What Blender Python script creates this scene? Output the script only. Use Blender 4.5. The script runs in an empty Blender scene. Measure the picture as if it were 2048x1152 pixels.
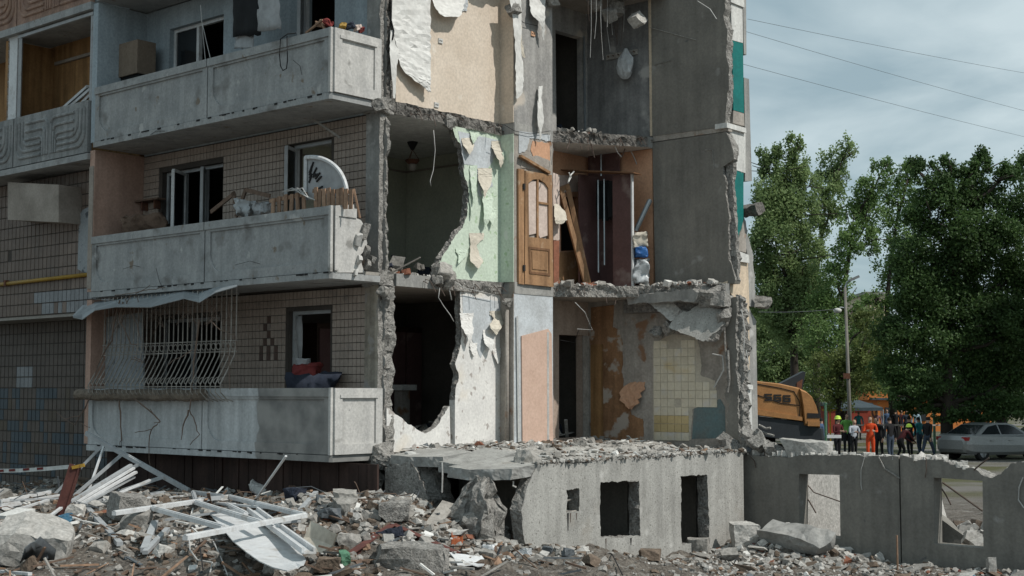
import bpy, bmesh, math, random
import numpy as np
from mathutils import Vector, Matrix, noise
from mathutils.geometry import tessellate_polygon
random.seed(7); np.random.seed(7)
R = math.radians
scene = bpy.context.scene
C = scene.collection
# ------------------------------------------------------------------ camera, sky, sun, exposure
F = 2780.0; HY = 784.0; CZ = 2.7
PITCH = math.atan((HY - 576) / F)
cd = bpy.data.cameras.new('camera'); cam = bpy.data.objects.new('camera', cd); C.objects.link(cam)
cd.sensor_width = 36; cd.lens = 36 * F / 2048; cd.clip_end = 5000; cd.clip_start = 0.1
cam.location = (0, 0, CZ); cam.rotation_euler = (R(90) + PITCH, 0, 0)
scene.camera = cam
scene.cycles.max_bounces = 10; scene.cycles.diffuse_bounces = 6
scene.view_settings.view_transform = 'Standard'; scene.view_settings.look = 'None'
scene.view_settings.exposure = 0.0; scene.view_settings.gamma = 1
SUN_AZ = math.atan2(-0.50, 0.866); SUN_EL = R(50)
sd = bpy.data.lights.new('sun', 'SUN'); sd.energy = 3.6; sd.angle = R(0.8); sd.color = (1, .955, .89)
sun = bpy.data.objects.new('sun', sd); C.objects.link(sun); sun.location = (30, -20, 40)
sdir = Vector((math.cos(SUN_AZ) * math.cos(SUN_EL), math.sin(SUN_AZ) * math.cos(SUN_EL), math.sin(SUN_EL)))
sun.rotation_euler = sdir.to_track_quat('Z', 'Y').to_euler()
world = bpy.data.worlds.new('World'); scene.world = world; world.use_nodes = True
wn = world.node_tree.nodes; wl = world.node_tree.links; wn.clear()
def N(t, nodes=wn, **k):
    n = nodes.new(t)
    for a_, v in k.items(): setattr(n, a_, v)
    return n
wo = N('ShaderNodeOutputWorld'); wb = N('ShaderNodeBackground'); wb.inputs[1].default_value = 0.1
sky = N('ShaderNodeTexSky', sky_type='NISHITA'); sky.sun_disc = False
sky.sun_elevation = SUN_EL; sky.sun_rotation = math.pi / 2 - SUN_AZ
tc = N('ShaderNodeTexCoord'); sp = N('ShaderNodeSeparateXYZ'); wl.new(tc.outputs['Generated'], sp.inputs[0])
mx = N('ShaderNodeMath', operation='ABSOLUTE'); wl.new(sp.outputs[2], mx.inputs[0])
ad = N('ShaderNodeMath', operation='ADD'); ad.inputs[1].default_value = .16; wl.new(mx.outputs[0], ad.inputs[0])
cb = N('ShaderNodeCombineXYZ')
for i in (0, 1):
    dv = N('ShaderNodeMath', operation='DIVIDE'); wl.new(sp.outputs[i], dv.inputs[0]); wl.new(ad.outputs[0], dv.inputs[1]); wl.new(dv.outputs[0], cb.inputs[i])
nz = N('ShaderNodeTexNoise'); nz.inputs['Scale'].default_value = 1.5; nz.inputs['Detail'].default_value = 8; nz.inputs['Roughness'].default_value = .52; nz.inputs['Distortion'].default_value = .4
wl.new(cb.outputs[0], nz.inputs['Vector'])
rp = N('ShaderNodeValToRGB'); wl.new(nz.outputs['Fac'], rp.inputs[0])
rp.color_ramp.elements[0].position = .38; rp.color_ramp.elements[0].color = (.265, .355, .392, 1)
rp.color_ramp.elements[1].position = .64; rp.color_ramp.elements[1].color = (.49, .575, .595, 1)
vm = N('ShaderNodeVectorMath', operation='SCALE'); vm.inputs['Scale'].default_value = 13.2; wl.new(rp.outputs[0], vm.inputs[0])
mix = N('ShaderNodeMix', data_type='RGBA'); mix.inputs[0].default_value = .86
wl.new(sky.outputs[0], mix.inputs[6]); wl.new(vm.outputs[0], mix.inputs[7])
wl.new(mix.outputs[2], wb.inputs[0]); wl.new(wb.outputs[0], wo.inputs[0])

# ------------------------------------------------------------------ coordinates
# building axes: a runs along the balcony front (to the right, nearer), b runs into the building, z up
AX = Vector((.7536, -.6573, 0)); BX = Vector((.6573, .7536, 0)); O = Vector((-2.1206, 22.0, 0))
CAMP = Vector((0, 0, CZ))
Z1, Z2, Z3, Z4 = 1.81, 4.59, 7.37, 10.15
def L(a, b, z): return O + AX * a + BX * b + Vector((0, 0, z))
def ray(x, y):
    d = Vector((x - 1024, F, 576 - y))
    return Vector((d.x, d.y * math.cos(PITCH) - d.z * math.sin(PITCH), d.y * math.sin(PITCH) + d.z * math.cos(PITCH)))
def loc(P): d = P - O; return d.dot(AX), d.dot(BX), P.z
def onB(x, y, b):       # pixel -> (a, z) on the plane b = const
    r = ray(x, y); t = (b - (CAMP - O).dot(BX)) / r.dot(BX); q = loc(CAMP + r * t); return q[0], q[2]
def onA(x, y, a):       # pixel -> (b, z) on the plane a = const
    r = ray(x, y); t = (a - (CAMP - O).dot(AX)) / r.dot(AX); q = loc(CAMP + r * t); return q[1], q[2]
def onZ(x, y, z):       # pixel -> world point at height z
    r = ray(x, y); return CAMP + r * ((z - CZ) / r.z)
def onD(x, y, d):       # pixel -> world point at distance d along the view
    r = ray(x, y); return CAMP + r * (d / r.y)
def sm(t): t = max(0., min(1., t)); return t * t * (3 - 2 * t)
def ground_z(X, Y):
    d = Vector((X, Y, 0)) - O; a = d.dot(AX); b = d.dot(BX)
    h = .06 + 1.0 * sm((7. - a) / 6.) * sm((3.5 - b) / 4.5) * (1 - .55 * sm((-1.6 - b) / 5.))     # rubble banked up against the block
    h += .12 * math.exp(-((a - 1.5) ** 2) / 1.1 - ((b + 1.1) ** 2) / .5)
    h += .42 * math.exp(-((a - 4.7) ** 2) / .5 - ((b - 4.7) ** 2) / .35)
    h += .30 * math.exp(-((a - 3.6) ** 2) / .3 - ((b - 4.9) ** 2) / .3)
    near = math.exp(-((X / 26) ** 2)) * sm((Y - 6) / 6) * sm((36 - Y) / 8)
    n = noise.fractal(Vector((X * .6, Y * .6, 3.3)), 1., 2., 5) * .13 + noise.fractal(Vector((X * 2.3, Y * 2.3, 9.1)), .8, 2., 5) * .07
    inside = sm((a + .2) / .3) * sm((3.4 - a) / .3) * sm((b + .2) / .3) if b < 5.2 else 0
    return (h * (1 - .85 * inside) + n) * near
def onG(x, y):
    r = ray(x, y); t = 12 / r.y
    for i in range(1500):
        P = CAMP + r * t
        if P.z < ground_z(P.x, P.y): return P
        t += .03 / r.y
    return P

# ------------------------------------------------------------------ materials
MATS = {}
def M(name, c1, c2=None, scale=2.5, rough=.88, bump=.25, bscale=30., spot=None, streak=0., metal=0., fine=.14, rnd=0., spec=.3, ramp=(.35, .68), dist=.02):
    m = bpy.data.materials.new(name); m.use_nodes = True; nt = m.node_tree; ns = nt.nodes; lk = nt.links
    bs = ns['Principled BSDF']; bs.inputs['Roughness'].default_value = rough; bs.inputs['Metallic'].default_value = metal
    bs.inputs['Specular IOR Level'].default_value = spec
    if c2 is None: c2 = tuple(v * .72 for v in c1)
    g = ns.new('ShaderNodeNewGeometry')
    src = g.outputs['Position']
    n1 = ns.new('ShaderNodeTexNoise'); n1.inputs['Scale'].default_value = scale; n1.inputs['Detail'].default_value = 8; n1.inputs['Roughness'].default_value = .62
    lk.new(src, n1.inputs['Vector'])
    r1 = ns.new('ShaderNodeValToRGB'); r1.color_ramp.elements[0].position = ramp[0]; r1.color_ramp.elements[1].position = ramp[1]
    r1.color_ramp.elements[0].color = (*c2, 1); r1.color_ramp.elements[1].color = (*c1, 1)
    lk.new(n1.outputs['Fac'], r1.inputs[0]); col = r1.outputs[0]
    if streak:
        mp = ns.new('ShaderNodeMapping'); mp.inputs['Scale'].default_value = (7, 7, .55); lk.new(src, mp.inputs[0])
        n3 = ns.new('ShaderNodeTexNoise'); n3.inputs['Scale'].default_value = 1.; n3.inputs['Detail'].default_value = 6; lk.new(mp.outputs[0], n3.inputs['Vector'])
        mr = ns.new('ShaderNodeMapRange'); mr.inputs[1].default_value = .35; mr.inputs[2].default_value = .65; mr.inputs[3].default_value = 1 - streak; mr.inputs[4].default_value = 1.05
        lk.new(n3.outputs['Fac'], mr.inputs[0])
        mm = ns.new('ShaderNodeVectorMath'); mm.operation = 'SCALE'; lk.new(col, mm.inputs[0]); lk.new(mr.outputs[0], mm.inputs['Scale']); col = mm.outputs[0]
    if fine:
        n2 = ns.new('ShaderNodeTexNoise'); n2.inputs['Scale'].default_value = bscale * .8; n2.inputs['Detail'].default_value = 5; lk.new(src, n2.inputs['Vector'])
        mr = ns.new('ShaderNodeMapRange'); mr.inputs[1].default_value = .3; mr.inputs[2].default_value = .7; mr.inputs[3].default_value = 1 - fine; mr.inputs[4].default_value = 1 + fine * .6
        lk.new(n2.outputs['Fac'], mr.inputs[0])
        mm = ns.new('ShaderNodeVectorMath'); mm.operation = 'SCALE'; lk.new(col, mm.inputs[0]); lk.new(mr.outputs[0], mm.inputs['Scale']); col = mm.outputs[0]
    for s in (spot or []):      # (colour, scale, threshold, softness)
        n4 = ns.new('ShaderNodeTexNoise'); n4.inputs['Scale'].default_value = s[1]; n4.inputs['Detail'].default_value = s[4] if len(s) > 4 else 6
        mp = ns.new('ShaderNodeMapping'); mp.inputs['Location'].default_value = (s[1] * 1.3, s[2] * 9, 4.4); lk.new(src, mp.inputs[0]); lk.new(mp.outputs[0], n4.inputs['Vector'])
        mr = ns.new('ShaderNodeMapRange'); mr.inputs[1].default_value = s[2]; mr.inputs[2].default_value = s[2] + s[3]; lk.new(n4.outputs['Fac'], mr.inputs[0])
        mi = ns.new('ShaderNodeMix'); mi.data_type = 'RGBA'; lk.new(mr.outputs[0], mi.inputs[0]); lk.new(col, mi.inputs[6]); mi.inputs[7].default_value = (*s[0], 1); col = mi.outputs[2]
    if rnd:
        oi = ns.new('ShaderNodeObjectInfo'); mr = ns.new('ShaderNodeMapRange'); mr.inputs[3].default_value = 1 - rnd; mr.inputs[4].default_value = 1 + rnd
        lk.new(oi.outputs['Random'], mr.inputs[0])
        mm = ns.new('ShaderNodeVectorMath'); mm.operation = 'SCALE'; lk.new(col, mm.inputs[0]); lk.new(mr.outputs[0], mm.inputs['Scale']); col = mm.outputs[0]
    lk.new(col, bs.inputs['Base Color'])
    if bump:
        nb = ns.new('ShaderNodeTexNoise'); nb.inputs['Scale'].default_value = bscale; nb.inputs['Detail'].default_value = 6; nb.inputs['Roughness'].default_value = .65; lk.new(src, nb.inputs['Vector'])
        bp = ns.new('ShaderNodeBump'); bp.inputs['Strength'].default_value = bump; bp.inputs['Distance'].default_value = dist; lk.new(nb.outputs['Fac'], bp.inputs['Height']); lk.new(bp.outputs[0], bs.inputs['Normal'])
    MATS[name] = m; return m
M('concrete', (.36, .355, .335), (.25, .25, .24), spot=[((.17, .17, .165), 1.3, .60, .12), ((.46, .455, .44), 3.1, .63, .1)], streak=.22)
M('concrete_found', (.42, .415, .39), (.31, .305, .285), scale=1.6, streak=.2, bump=.45, bscale=38, fine=.16, spot=[((.17, .165, .15), 34, .605, .07), ((.26, .235, .2), 1.1, .62, .15), ((.5, .495, .47), 2.3, .64, .1)])
M('concrete_grey', (.245, .232, .205), (.172, .164, .148), scale=1.4, streak=.14, bump=.2, spot=[((.33, .325, .31), 2.2, .66, .08), ((.12, .12, .12), 6, .68, .08)])
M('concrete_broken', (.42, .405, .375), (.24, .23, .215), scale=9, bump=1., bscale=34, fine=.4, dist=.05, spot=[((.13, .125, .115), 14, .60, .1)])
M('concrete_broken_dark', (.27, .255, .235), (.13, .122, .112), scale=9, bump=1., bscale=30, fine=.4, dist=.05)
M('balcony_concrete', (.37, .375, .37), (.275, .285, .285), scale=2.2, streak=.12, bump=.3, spot=[((.175, .172, .165), 2.4, .58, .14), ((.20, .165, .13), 4.2, .66, .06), ((.42, .42, .41), 3.4, .66, .05), ((.10, .10, .10), 26, .70, .05)])
M('balcony_end', (.52, .51, .485), (.42, .415, .40), scale=3, streak=.1, bump=.3, spot=[((.24, .235, .22), 3.2, .63, .1), ((.12, .12, .12), 30, .70, .05)])
M('relief_grey', (.33, .335, .33), (.23, .24, .24), scale=3, streak=.3)
M('relief_orange', (.40, .26, .19), (.29, .19, .15), scale=3, streak=.3)
M('soffit', (.36, .32, .28), (.24, .21, .18), scale=1.6, bump=.1)
M('soffit_dark', (.32, .30, .27), (.25, .235, .21), scale=1.6, bump=.1)
M('cream', (.66, .575, .48), (.56, .475, .385), scale=1.6, bump=.12, spot=[((.34, .28, .22), 34, .70, .05), ((.74, .70, .63), 2.2, .66, .1)])
M('green_paper', (.56, .64, .54), (.49, .575, .47), scale=1.5, bump=.15, spot=[((.36, .47, .32), 9, .68, .04, 1), ((.60, .64, .58), 3.0, .64, .05)])
M('flower_paper', (.72, .71, .68), (.60, .59, .57), scale=1.6, bump=.15, spot=[((.36, .33, .305), 6.5, .625, .05, 2.5), ((.62, .56, .47), 1.2, .6, .15)])
M('bluish_plaster', (.56, .60, .63), (.40, .42, .43), scale=2.4, bump=.3)
M('grey_paper', (.255, .255, .25), (.175, .176, .176), scale=3, streak=.3, bump=.2, spot=[((.36, .355, .34), 2.2, .64, .08)])
M('grey_paper_light', (.40, .39, .37), (.29, .285, .275), scale=3, streak=.25, bump=.2, spot=[((.50, .45, .39), 2.2, .60, .1)])
M('pink_board', (.57, .41, .33), (.51, .36, .285), scale=4, bump=.12, fine=.1)
M('hall_plaster', (.44, .35, .29), (.35, .275, .225), scale=3, bump=.2, streak=.15)
M('reed', (.20, .165, .13), (.12, .10, .08), scale=12, bump=.5)
M('orange_paint', (.62, .37, .235), (.52, .30, .19), scale=2, bump=.1, spot=[((.42, .25, .17), 5, .66, .1)])
M('brown_ply', (.36, .20, .105), (.25, .135, .07), scale=3, streak=.35, bump=.25, spot=[((.40, .35, .30), 2.3, .55, .05), ((.10, .035, .02), 2.2, .66, .1), ((.30, .17, .09), 8, .62, .06)])
M('plaster_grey', (.40, .365, .325), (.29, .265, .235), scale=3, streak=.2, bump=.35, spot=[((.24, .14, .085), 2.2, .62, .06)])
M('grout', (.075, .065, .057), (.055, .048, .042), bump=0)
M('grout_light', (.50, .46, .38), (.44, .40, .33), bump=.2)
M('tile_beige_shaded', (.20, .155, .128), (.145, .112, .092), scale=2.2, rough=.55, bump=.05, fine=.12, rnd=.14, spot=[((.16, .135, .12), 3.5, .62, .12)])  # beige of the left bay, colour lowered to stand in for shade there
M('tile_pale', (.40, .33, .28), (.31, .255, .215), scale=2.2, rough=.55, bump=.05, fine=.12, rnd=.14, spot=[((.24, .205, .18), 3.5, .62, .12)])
M('tile_recess_shaded', (.125, .103, .088), (.085, .07, .06), scale=2.2, rough=.55, bump=.05, fine=.12, rnd=.12)  # darker copy of the beige: shade of the deep recess put into the colour
M('tile_brown', (.10, .06, .045), (.07, .042, .032), rough=.5, bump=.05)
M('tile_blue', (.05, .068, .082), (.036, .05, .06), rough=.5, bump=.05, rnd=.25)
M('tile_ochre', (.10, .078, .055), (.072, .057, .042), rough=.5, bump=.05, rnd=.2)
M('tile_palegrey', (.24, .25, .26), (.18, .19, .20), rough=.5, bump=.05, rnd=.1)
M('tile_cream', (.64, .59, .47), (.57, .52, .41), scale=6, rough=.4, bump=.05, rnd=.05, fine=.06, spot=[((.56, .54, .50), 4, .54, .15), ((.56, .47, .30), 3, .60, .12)])
M('tile_yellow', (.54, .43, .23), (.47, .37, .19), rough=.4, bump=.05, rnd=.08, fine=.1)
M('teal_old', (.12, .19, .20), (.15, .17, .165), scale=3, bump=.2)
M('white_paint', (.66, .66, .63), (.55, .55, .53), scale=3, streak=.15, bump=.1, spot=[((.36, .34, .31), 5, .68, .06)])
M('cream_paint', (.66, .54, .40), (.56, .46, .35), scale=3, streak=.15, bump=.1, spot=[((.30, .27, .24), 6, .68, .06)])
M('teal_paint', (.004, .16, .145), (.004, .125, .115), scale=4, bump=.1, rough=.6, spot=[((.30, .38, .36), 9, .70, .04)])
M('pale_blue', (.36, .42, .455), (.28, .33, .36), scale=1.5, bump=.08, streak=.1)
M('salmon', (.47, .315, .25), (.38, .25, .195), scale=1.5, bump=.1, streak=.12)
M('white_wash', (.52, .54, .545), (.42, .44, .445), scale=2, streak=.2, bump=.2, spot=[((.30, .31, .31), 5, .66, .08)])
M('wood_panel', (.40, .23, .10), (.30, .165, .07), streak=.4, bump=.1)
M('oak', (.42, .25, .135), (.33, .19, .10), scale=4, spot=[((.46, .36, .26), 3, .60, .12)], streak=.45, bump=.12, rough=.55, fine=.15)
M('oak_dark', (.26, .145, .075), (.19, .10, .055), scale=4, streak=.4, bump=.12, rough=.6)
M('raw_wood', (.36, .235, .16), (.26, .165, .11), scale=6, streak=.35, bump=.2, rnd=.2)
M('plank_grey', (.33, .31, .28), (.22, .205, .185), scale=6, bump=.25, rnd=.15)
M('plank_brown', (.17, .115, .085), (.11, .075, .055), scale=6, bump=.25, rnd=.15)
M('peeling_plaster', (.52, .47, .39), (.34, .30, .245), scale=5, streak=.5, bump=.7, spot=[((.30, .28, .255), 4, .56, .05)])
M('maroon', (.13, .075, .072), (.095, .055, .053), bump=.05, rough=.5, spot=[((.24, .19, .175), 3, .60, .18)])
M('dark_wood', (.055, .032, .022), (.035, .02, .014), streak=.3, bump=.1, rough=.6)
M('board_fence', (.062, .038, .032), (.042, .027, .023), streak=.35, bump=.2, rnd=.2)
M('white_pvc', (.64, .655, .66), (.52, .53, .535), scale=4, rough=.5, bump=.06, fine=.1, spot=[((.36, .34, .31), 5, .57, .18)])
M('grey_pvc', (.40, .42, .43), (.31, .325, .335), scale=4, rough=.5, bump=.06, fine=.08, spot=[((.22, .2, .18), 7, .62, .15)])
M('paper_white', (.68, .675, .65), (.58, .575, .55), scale=5, bump=.2, bscale=14)
M('paper_cream', (.60, .555, .47), (.50, .455, .38), scale=5, bump=.2, bscale=14)
M('paper_pink', (.62, .52, .46), (.50, .41, .36), scale=5, bump=.2)
M('steel', (.38, .40, .41), (.25, .265, .275), rough=.45, metal=.6, bump=.1)
M('galvanised', (.42, .46, .48), (.30, .33, .35), rough=.4, metal=.55, bump=.15, bscale=8)
M('rust', (.17, .075, .042), (.09, .042, .03), scale=9, bump=.4)
M('rust_maroon', (.13, .05, .04), (.085, .035, .03), scale=7, bump=.3)
M('rebar', (.115, .085, .07), (.08, .06, .05), bump=.1)
M('wire_white', (.50, .50, .48), (.38, .38, .37), bump=0)
M('cable_grey', (.10, .11, .115), (.08, .09, .095), bump=0)
M('wire_dark', (.025, .025, .027), (.02, .02, .02), bump=0)
M('vine', (.20, .145, .115), (.13, .095, .075), bump=.2)
M('black_cloth', (.014, .016, .018), (.009, .01, .011), bump=.2, bscale=12)
M('grey_cloth', (.40, .41, .42), (.30, .31, .315), bump=.3, bscale=12)
M('plastic_clear', (.50, .52, .53), (.36, .38, .39), rough=.3, bump=.5, bscale=16, spec=.6)
M('plastic_blue', (.025, .12, .34), (.02, .08, .24), rough=.35, bump=.3)
M('tarp_grey', (.11, .125, .135), (.08, .09, .10), rough=.5, bump=.3, bscale=10)
M('red_cloth', (.22, .04, .035), (.15, .03, .03), bump=.2)
M('navy_cloth', (.025, .032, .05), (.018, .022, .034), bump=.2)
M('cardboard', (.235, .185, .14), (.18, .14, .105), bump=.08)
M('yellow_pipe', (.38, .235, .035), (.28, .17, .03), rough=.5, bump=.1)
M('soil', (.20, .178, .152), (.105, .09, .076), scale=2.6, bump=1., bscale=26, fine=.45, dist=.06, spot=[((.29, .275, .25), 3.1, .57, .14), ((.27, .25, .22), 21, .62, .06), ((.40, .39, .365), 46, .68, .05)])
M('rubble_grey', (.36, .345, .32), (.23, .22, .2), scale=7, bump=.6, fine=.3, rnd=.2)
M('rubble_light', (.52, .505, .475), (.38, .37, .345), scale=7, bump=.5, fine=.3, rnd=.2)
M('rubble_brown', (.19, .145, .11), (.11, .085, .065), scale=7, bump=.6, fine=.3, rnd=.2)
M('brick_red', (.28, .115, .07), (.19, .08, .05), scale=7, bump=.4, rnd=.2)
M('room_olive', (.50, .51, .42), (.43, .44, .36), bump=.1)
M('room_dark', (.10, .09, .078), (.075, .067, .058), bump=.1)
M('dust', (.43, .415, .385), (.31, .297, .272), scale=4, bump=.7, bscale=30, fine=.25, dist=.03, spot=[((.22, .205, .185), 9, .62, .08)])
M('dark_glass', (.018, .022, .025), (.014, .017, .02), rough=.12, bump=0, spec=.6)
M('poster', (.32, .345, .36), (.25, .27, .285), bump=.05, spot=[((.09, .1, .11), 6, .60, .05)])
# ------------------------------------------------------------------ mesh helpers
def finish(name, me, m, parent=None, smooth=False):
    bm = bmesh.new(); bm.from_mesh(me); bmesh.ops.remove_doubles(bm, verts=bm.verts, dist=1e-6); bmesh.ops.recalc_face_normals(bm, faces=bm.faces); bm.to_mesh(me); bm.free()
    for mm in (m if isinstance(m, (list, tuple)) else [m]): me.materials.append(MATS[mm])
    if smooth: me.shade_smooth()
    o = bpy.data.objects.new(name, me); C.objects.link(o)
    if parent is not None: setp(o, parent)
    return o
WL = {}
def setp(o, parent):
    o.parent = parent
    w = Vector((0, 0, 0)); p = parent
    while p is not None: w = w + p.location; p = p.parent
    # every holder is unrotated, so world coordinates are kept by removing its world offset
    o.location = o.location - w if o.parent else o.location
class MB:
    def __init__(s): s.v = []; s.f = []; s.m = []
    def add(s, vs, fs, mi=0):
        k = len(s.v); s.v += [tuple(v) for v in vs]; s.f += [tuple(i + k for i in f) for f in fs]; s.m += [mi] * len(fs); return s
    def box(s, c, sx, sy, sz, X=None, Y=None, Zv=None, mi=0):
        X = X or AX; Y = Y or BX; Zv = Zv or Vector((0, 0, 1)); c = Vector(c)
        vs = [c + X * (i * sx / 2) + Y * (j * sy / 2) + Zv * (k * sz / 2) for i in (-1, 1) for j in (-1, 1) for k in (-1, 1)]
        return s.add(vs, [(0, 1, 3, 2), (4, 6, 7, 5), (0, 4, 5, 1), (2, 3, 7, 6), (0, 2, 6, 4), (1, 5, 7, 3)], mi)
    def lbox(s, a0, a1, b0, b1, z0, z1, mi=0):
        return s.box(L((a0 + a1) / 2, (b0 + b1) / 2, (z0 + z1) / 2), a1 - a0, b1 - b0, z1 - z0, mi=mi)
    def bar(s, p, q, w, h=None, up=None, mi=0):
        p = Vector(p); q = Vector(q); d = q - p; l = d.length; d.normalize(); up = Vector(up or (0, 0, 1))
        if abs(d.dot(up)) > .97: up = Vector((1, 0, 0))
        x = d.cross(up).normalized(); y = x.cross(d)
        return s.box((p + q) / 2, l, w, h or w, d, x, y, mi)
    def tube(s, pts, r, n=6, r2=None, mi=0, cap=True):
        pts = [Vector(p) for p in pts]; k = len(pts); r2 = r if r2 is None else r2; rings = []; vs = []; fs = []
        up = Vector((.3, .2, 1)).normalized()
        for i, p in enumerate(pts):
            t = (pts[min(i + 1, k - 1)] - pts[max(i - 1, 0)]).normalized()
            x = t.cross(up)
            if x.length < .05: x = t.cross(Vector((1, 0, 0)))
            x.normalize(); y = t.cross(x); rr = r + (r2 - r) * i / max(1, k - 1)
            for j in range(n):
                an = 2 * math.pi * j / n; vs.append(p + x * math.cos(an) * rr + y * math.sin(an) * rr)
        for i in range(k - 1):
            for j in range(n): fs.append((i * n + j, i * n + (j + 1) % n, (i + 1) * n + (j + 1) % n, (i + 1) * n + j))
        if cap: fs += [tuple(range(n)), tuple((k - 1) * n + j for j in range(n))]
        return s.add(vs, fs, mi)
    def lathe(s, c, prof, n=16, axis=None, mi=0):
        c = Vector(c); ax = Vector(axis or (0, 0, 1)).normalized(); x = ax.orthogonal().normalized(); y = ax.cross(x); vs = []; fs = []
        for r, h in prof:
            for j in range(n):
                an = 2 * math.pi * j / n; vs.append(c + ax * h + (x * math.cos(an) + y * math.sin(an)) * r)
        for i in range(len(prof) - 1):
            for j in range(n): fs.append((i * n + j, i * n + (j + 1) % n, (i + 1) * n + (j + 1) % n, (i + 1) * n + j))
        return s.add(vs, fs, mi)
    def ring(s, c, r, t, X, Y, n=12, m=4, mi=0):
        pts = [Vector(c) + X * math.cos(2 * math.pi * i / n) * r + Y * math.sin(2 * math.pi * i / n) * r for i in range(n + 1)]
        return s.tube(pts, t, m, mi=mi)
    def ext(s, outer, fr, depth, holes=(), jag=.03, step=.09, mi=0, mside=None, seed=0, mback=None):
        """extrude an outline (u, w[, rough flag]) through a frame fr(u, w, d); rough edges get broken, uneven sides"""
        rs = random.Random(seed * 977 + 13); mside = mi if mside is None else mside; mback = mi if mback is None else mback
        def sub(pl):
            out = []
            for i, p in enumerate(pl):
                q = pl[(i + 1) % len(pl)]; ru = len(p) > 2 and p[2]
                pr = pl[i - 1]; corner_r = ru and (len(pr) > 2 and pr[2])
                out.append((p[0], p[1], 1 if corner_r else 0, 1 if ru else 0))
                if ru:
                    n = max(1, int(math.hypot(q[0] - p[0], q[1] - p[1]) / step))
                    n = int(n * 1.5) + 1
                    for k in range(1, n):
                        u = (k + rs.uniform(-.45, .45)) / n; out.append((p[0] + (q[0] - p[0]) * u, p[1] + (q[1] - p[1]) * u, 1, 1))
            return out
        loops = [sub(outer)] + [sub(h) for h in holes]
        layers = [0, .2, .45, .72, 1.]; idx = []; vs = []
        front = []
        for lp in loops:
            ly = []
            for d in layers:
                row = []
                for i, p in enumerate(lp):
                    u, w = p[0], p[1]
                    if p[2]:
                        f1 = Vector((u * 4.5 + seed, w * 4.5, d * depth * 5)); f2 = Vector((u * 17 + seed, w * 17, d * depth * 14 + 3))
                        u += noise.noise(f1) * jag * 2.2 + noise.noise(f2) * jag * 1.4 + rs.uniform(-jag, jag) * .3; w += noise.noise(f1 + Vector((7, 3, 1))) * jag * 2.2 + noise.noise(f2 + Vector((5, 2, 9))) * jag * 1.4 + rs.uniform(-jag, jag) * .3
                    vs.append(Vector(fr(u, w, depth * d))); row.append(len(vs) - 1)
                    if d == 0: pass
                ly.append(row)
            idx.append((lp, ly))
        fs = []; ms = []
        for lp, ly in idx:
            n = len(lp)
            for k in range(4):
                for i in range(n):
                    j = (i + 1) % n; fs.append((ly[k][i], ly[k][j], ly[k + 1][j], ly[k + 1][i])); ms.append(mside if lp[i][3] else mi)
        for k, mm in ((0, mi), (4, mback)):
            flat = [i for _, ly in idx for i in ly[k]]
            for t in tessellate_polygon([[vs[i] for i in ly[k]] for _, ly in idx]): fs.append(tuple(flat[i] for i in t)); ms.append(mm)
        k = len(s.v); s.v += [tuple(v) for v in vs]; s.f += [tuple(i + k for i in f) for f in fs]; s.m += ms
        return s
    def sheet(s, rows, thick=.006, nx=6, wob=.012, seed=0, mi=0):
        """a bent sheet: rows of (left point, right point), thin but closed"""
        rs = random.Random(seed); g = []
        for l, r in rows:
            l = Vector(l); r = Vector(r); g.append([l.lerp(r, i / nx) + Vector((rs.uniform(-1, 1), rs.uniform(-1, 1), rs.uniform(-1, 1))) * wob for i in range(nx + 1)])
        H = len(g); vs = []; fs = []
        nrm = (Vector(rows[0][1]) - Vector(rows[0][0])).cross(Vector(rows[-1][0]) - Vector(rows[0][0])).normalized() * thick
        for off in (Vector((0, 0, 0)), nrm):
            for row in g: vs += [p + off for p in row]
        W = nx + 1; T = H * W
        for i in range(H - 1):
            for j in range(nx):
                q = (i * W + j, i * W + j + 1, (i + 1) * W + j + 1, (i + 1) * W + j); fs.append(q); fs.append(tuple(T + v for v in q[::-1]))
        for i in range(H - 1):
            for j in (0, nx): fs.append((i * W + j, (i + 1) * W + j, T + (i + 1) * W + j, T + i * W + j))
        for j in range(nx):
            for i in (0, H - 1): fs.append((i * W + j, i * W + j + 1, T + i * W + j + 1, T + i * W + j))
        return s.add(vs, fs, mi)
    def build(s, name, m, parent=None, smooth=False, origin=None):
        vs = s.v
        if parent is None or origin:      # origin at the base of the piece
            A = np.array(vs); o0 = Vector(((A[:, 0].min() + A[:, 0].max()) / 2, (A[:, 1].min() + A[:, 1].max()) / 2, A[:, 2].min()))
        else:
            o0 = Vector((0, 0, 0)); p = parent
            while p is not None: o0 = o0 + p.location; p = p.parent
        vs = [(v[0] - o0.x, v[1] - o0.y, v[2] - o0.z) for v in vs]
        me = bpy.data.meshes.new(name); me.from_pydata(vs, [], s.f)
        me.polygons.foreach_set('material_index', s.m)
        bm = bmesh.new(); bm.from_mesh(me); bmesh.ops.recalc_face_normals(bm, faces=bm.faces); bm.to_mesh(me); bm.free()
        for mm in (m if isinstance(m, (list, tuple)) else [m]): me.materials.append(MATS[mm])
        if smooth: me.shade_smooth()
        ob = bpy.data.objects.new(name, me); C.objects.link(ob)
        if parent is None: ob.location = o0
        else:
            ob.parent = parent
            if origin:
                w = Vector((0, 0, 0)); p = parent
                while p is not None: w = w + p.location; p = p.parent
                ob.location = o0 - w
        return ob
def tag(o, label, cat, group=None):
    o['label'] = label; o['category'] = cat
    if group: o['group'] = group
    return o
def thing(name, label, cat, at, group=None):
    o = bpy.data.objects.new(name, None); C.objects.link(o); o.location = at; o.empty_display_size = .3; return tag(o, label, cat, group)
def FA(b): return lambda u, w, d: L(u, b + d, w)          # facade plane, outside is -b
def FB(a): return lambda u, w, d: L(a - d, u, w)          # cross plane, visible side is +a
def pA(pts, b): return [(*onB(p[0], p[1], b), *p[2:]) for p in pts]
def pB(pts, a): return [(*onA(p[0], p[1], a), *p[2:]) for p in pts]
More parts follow.
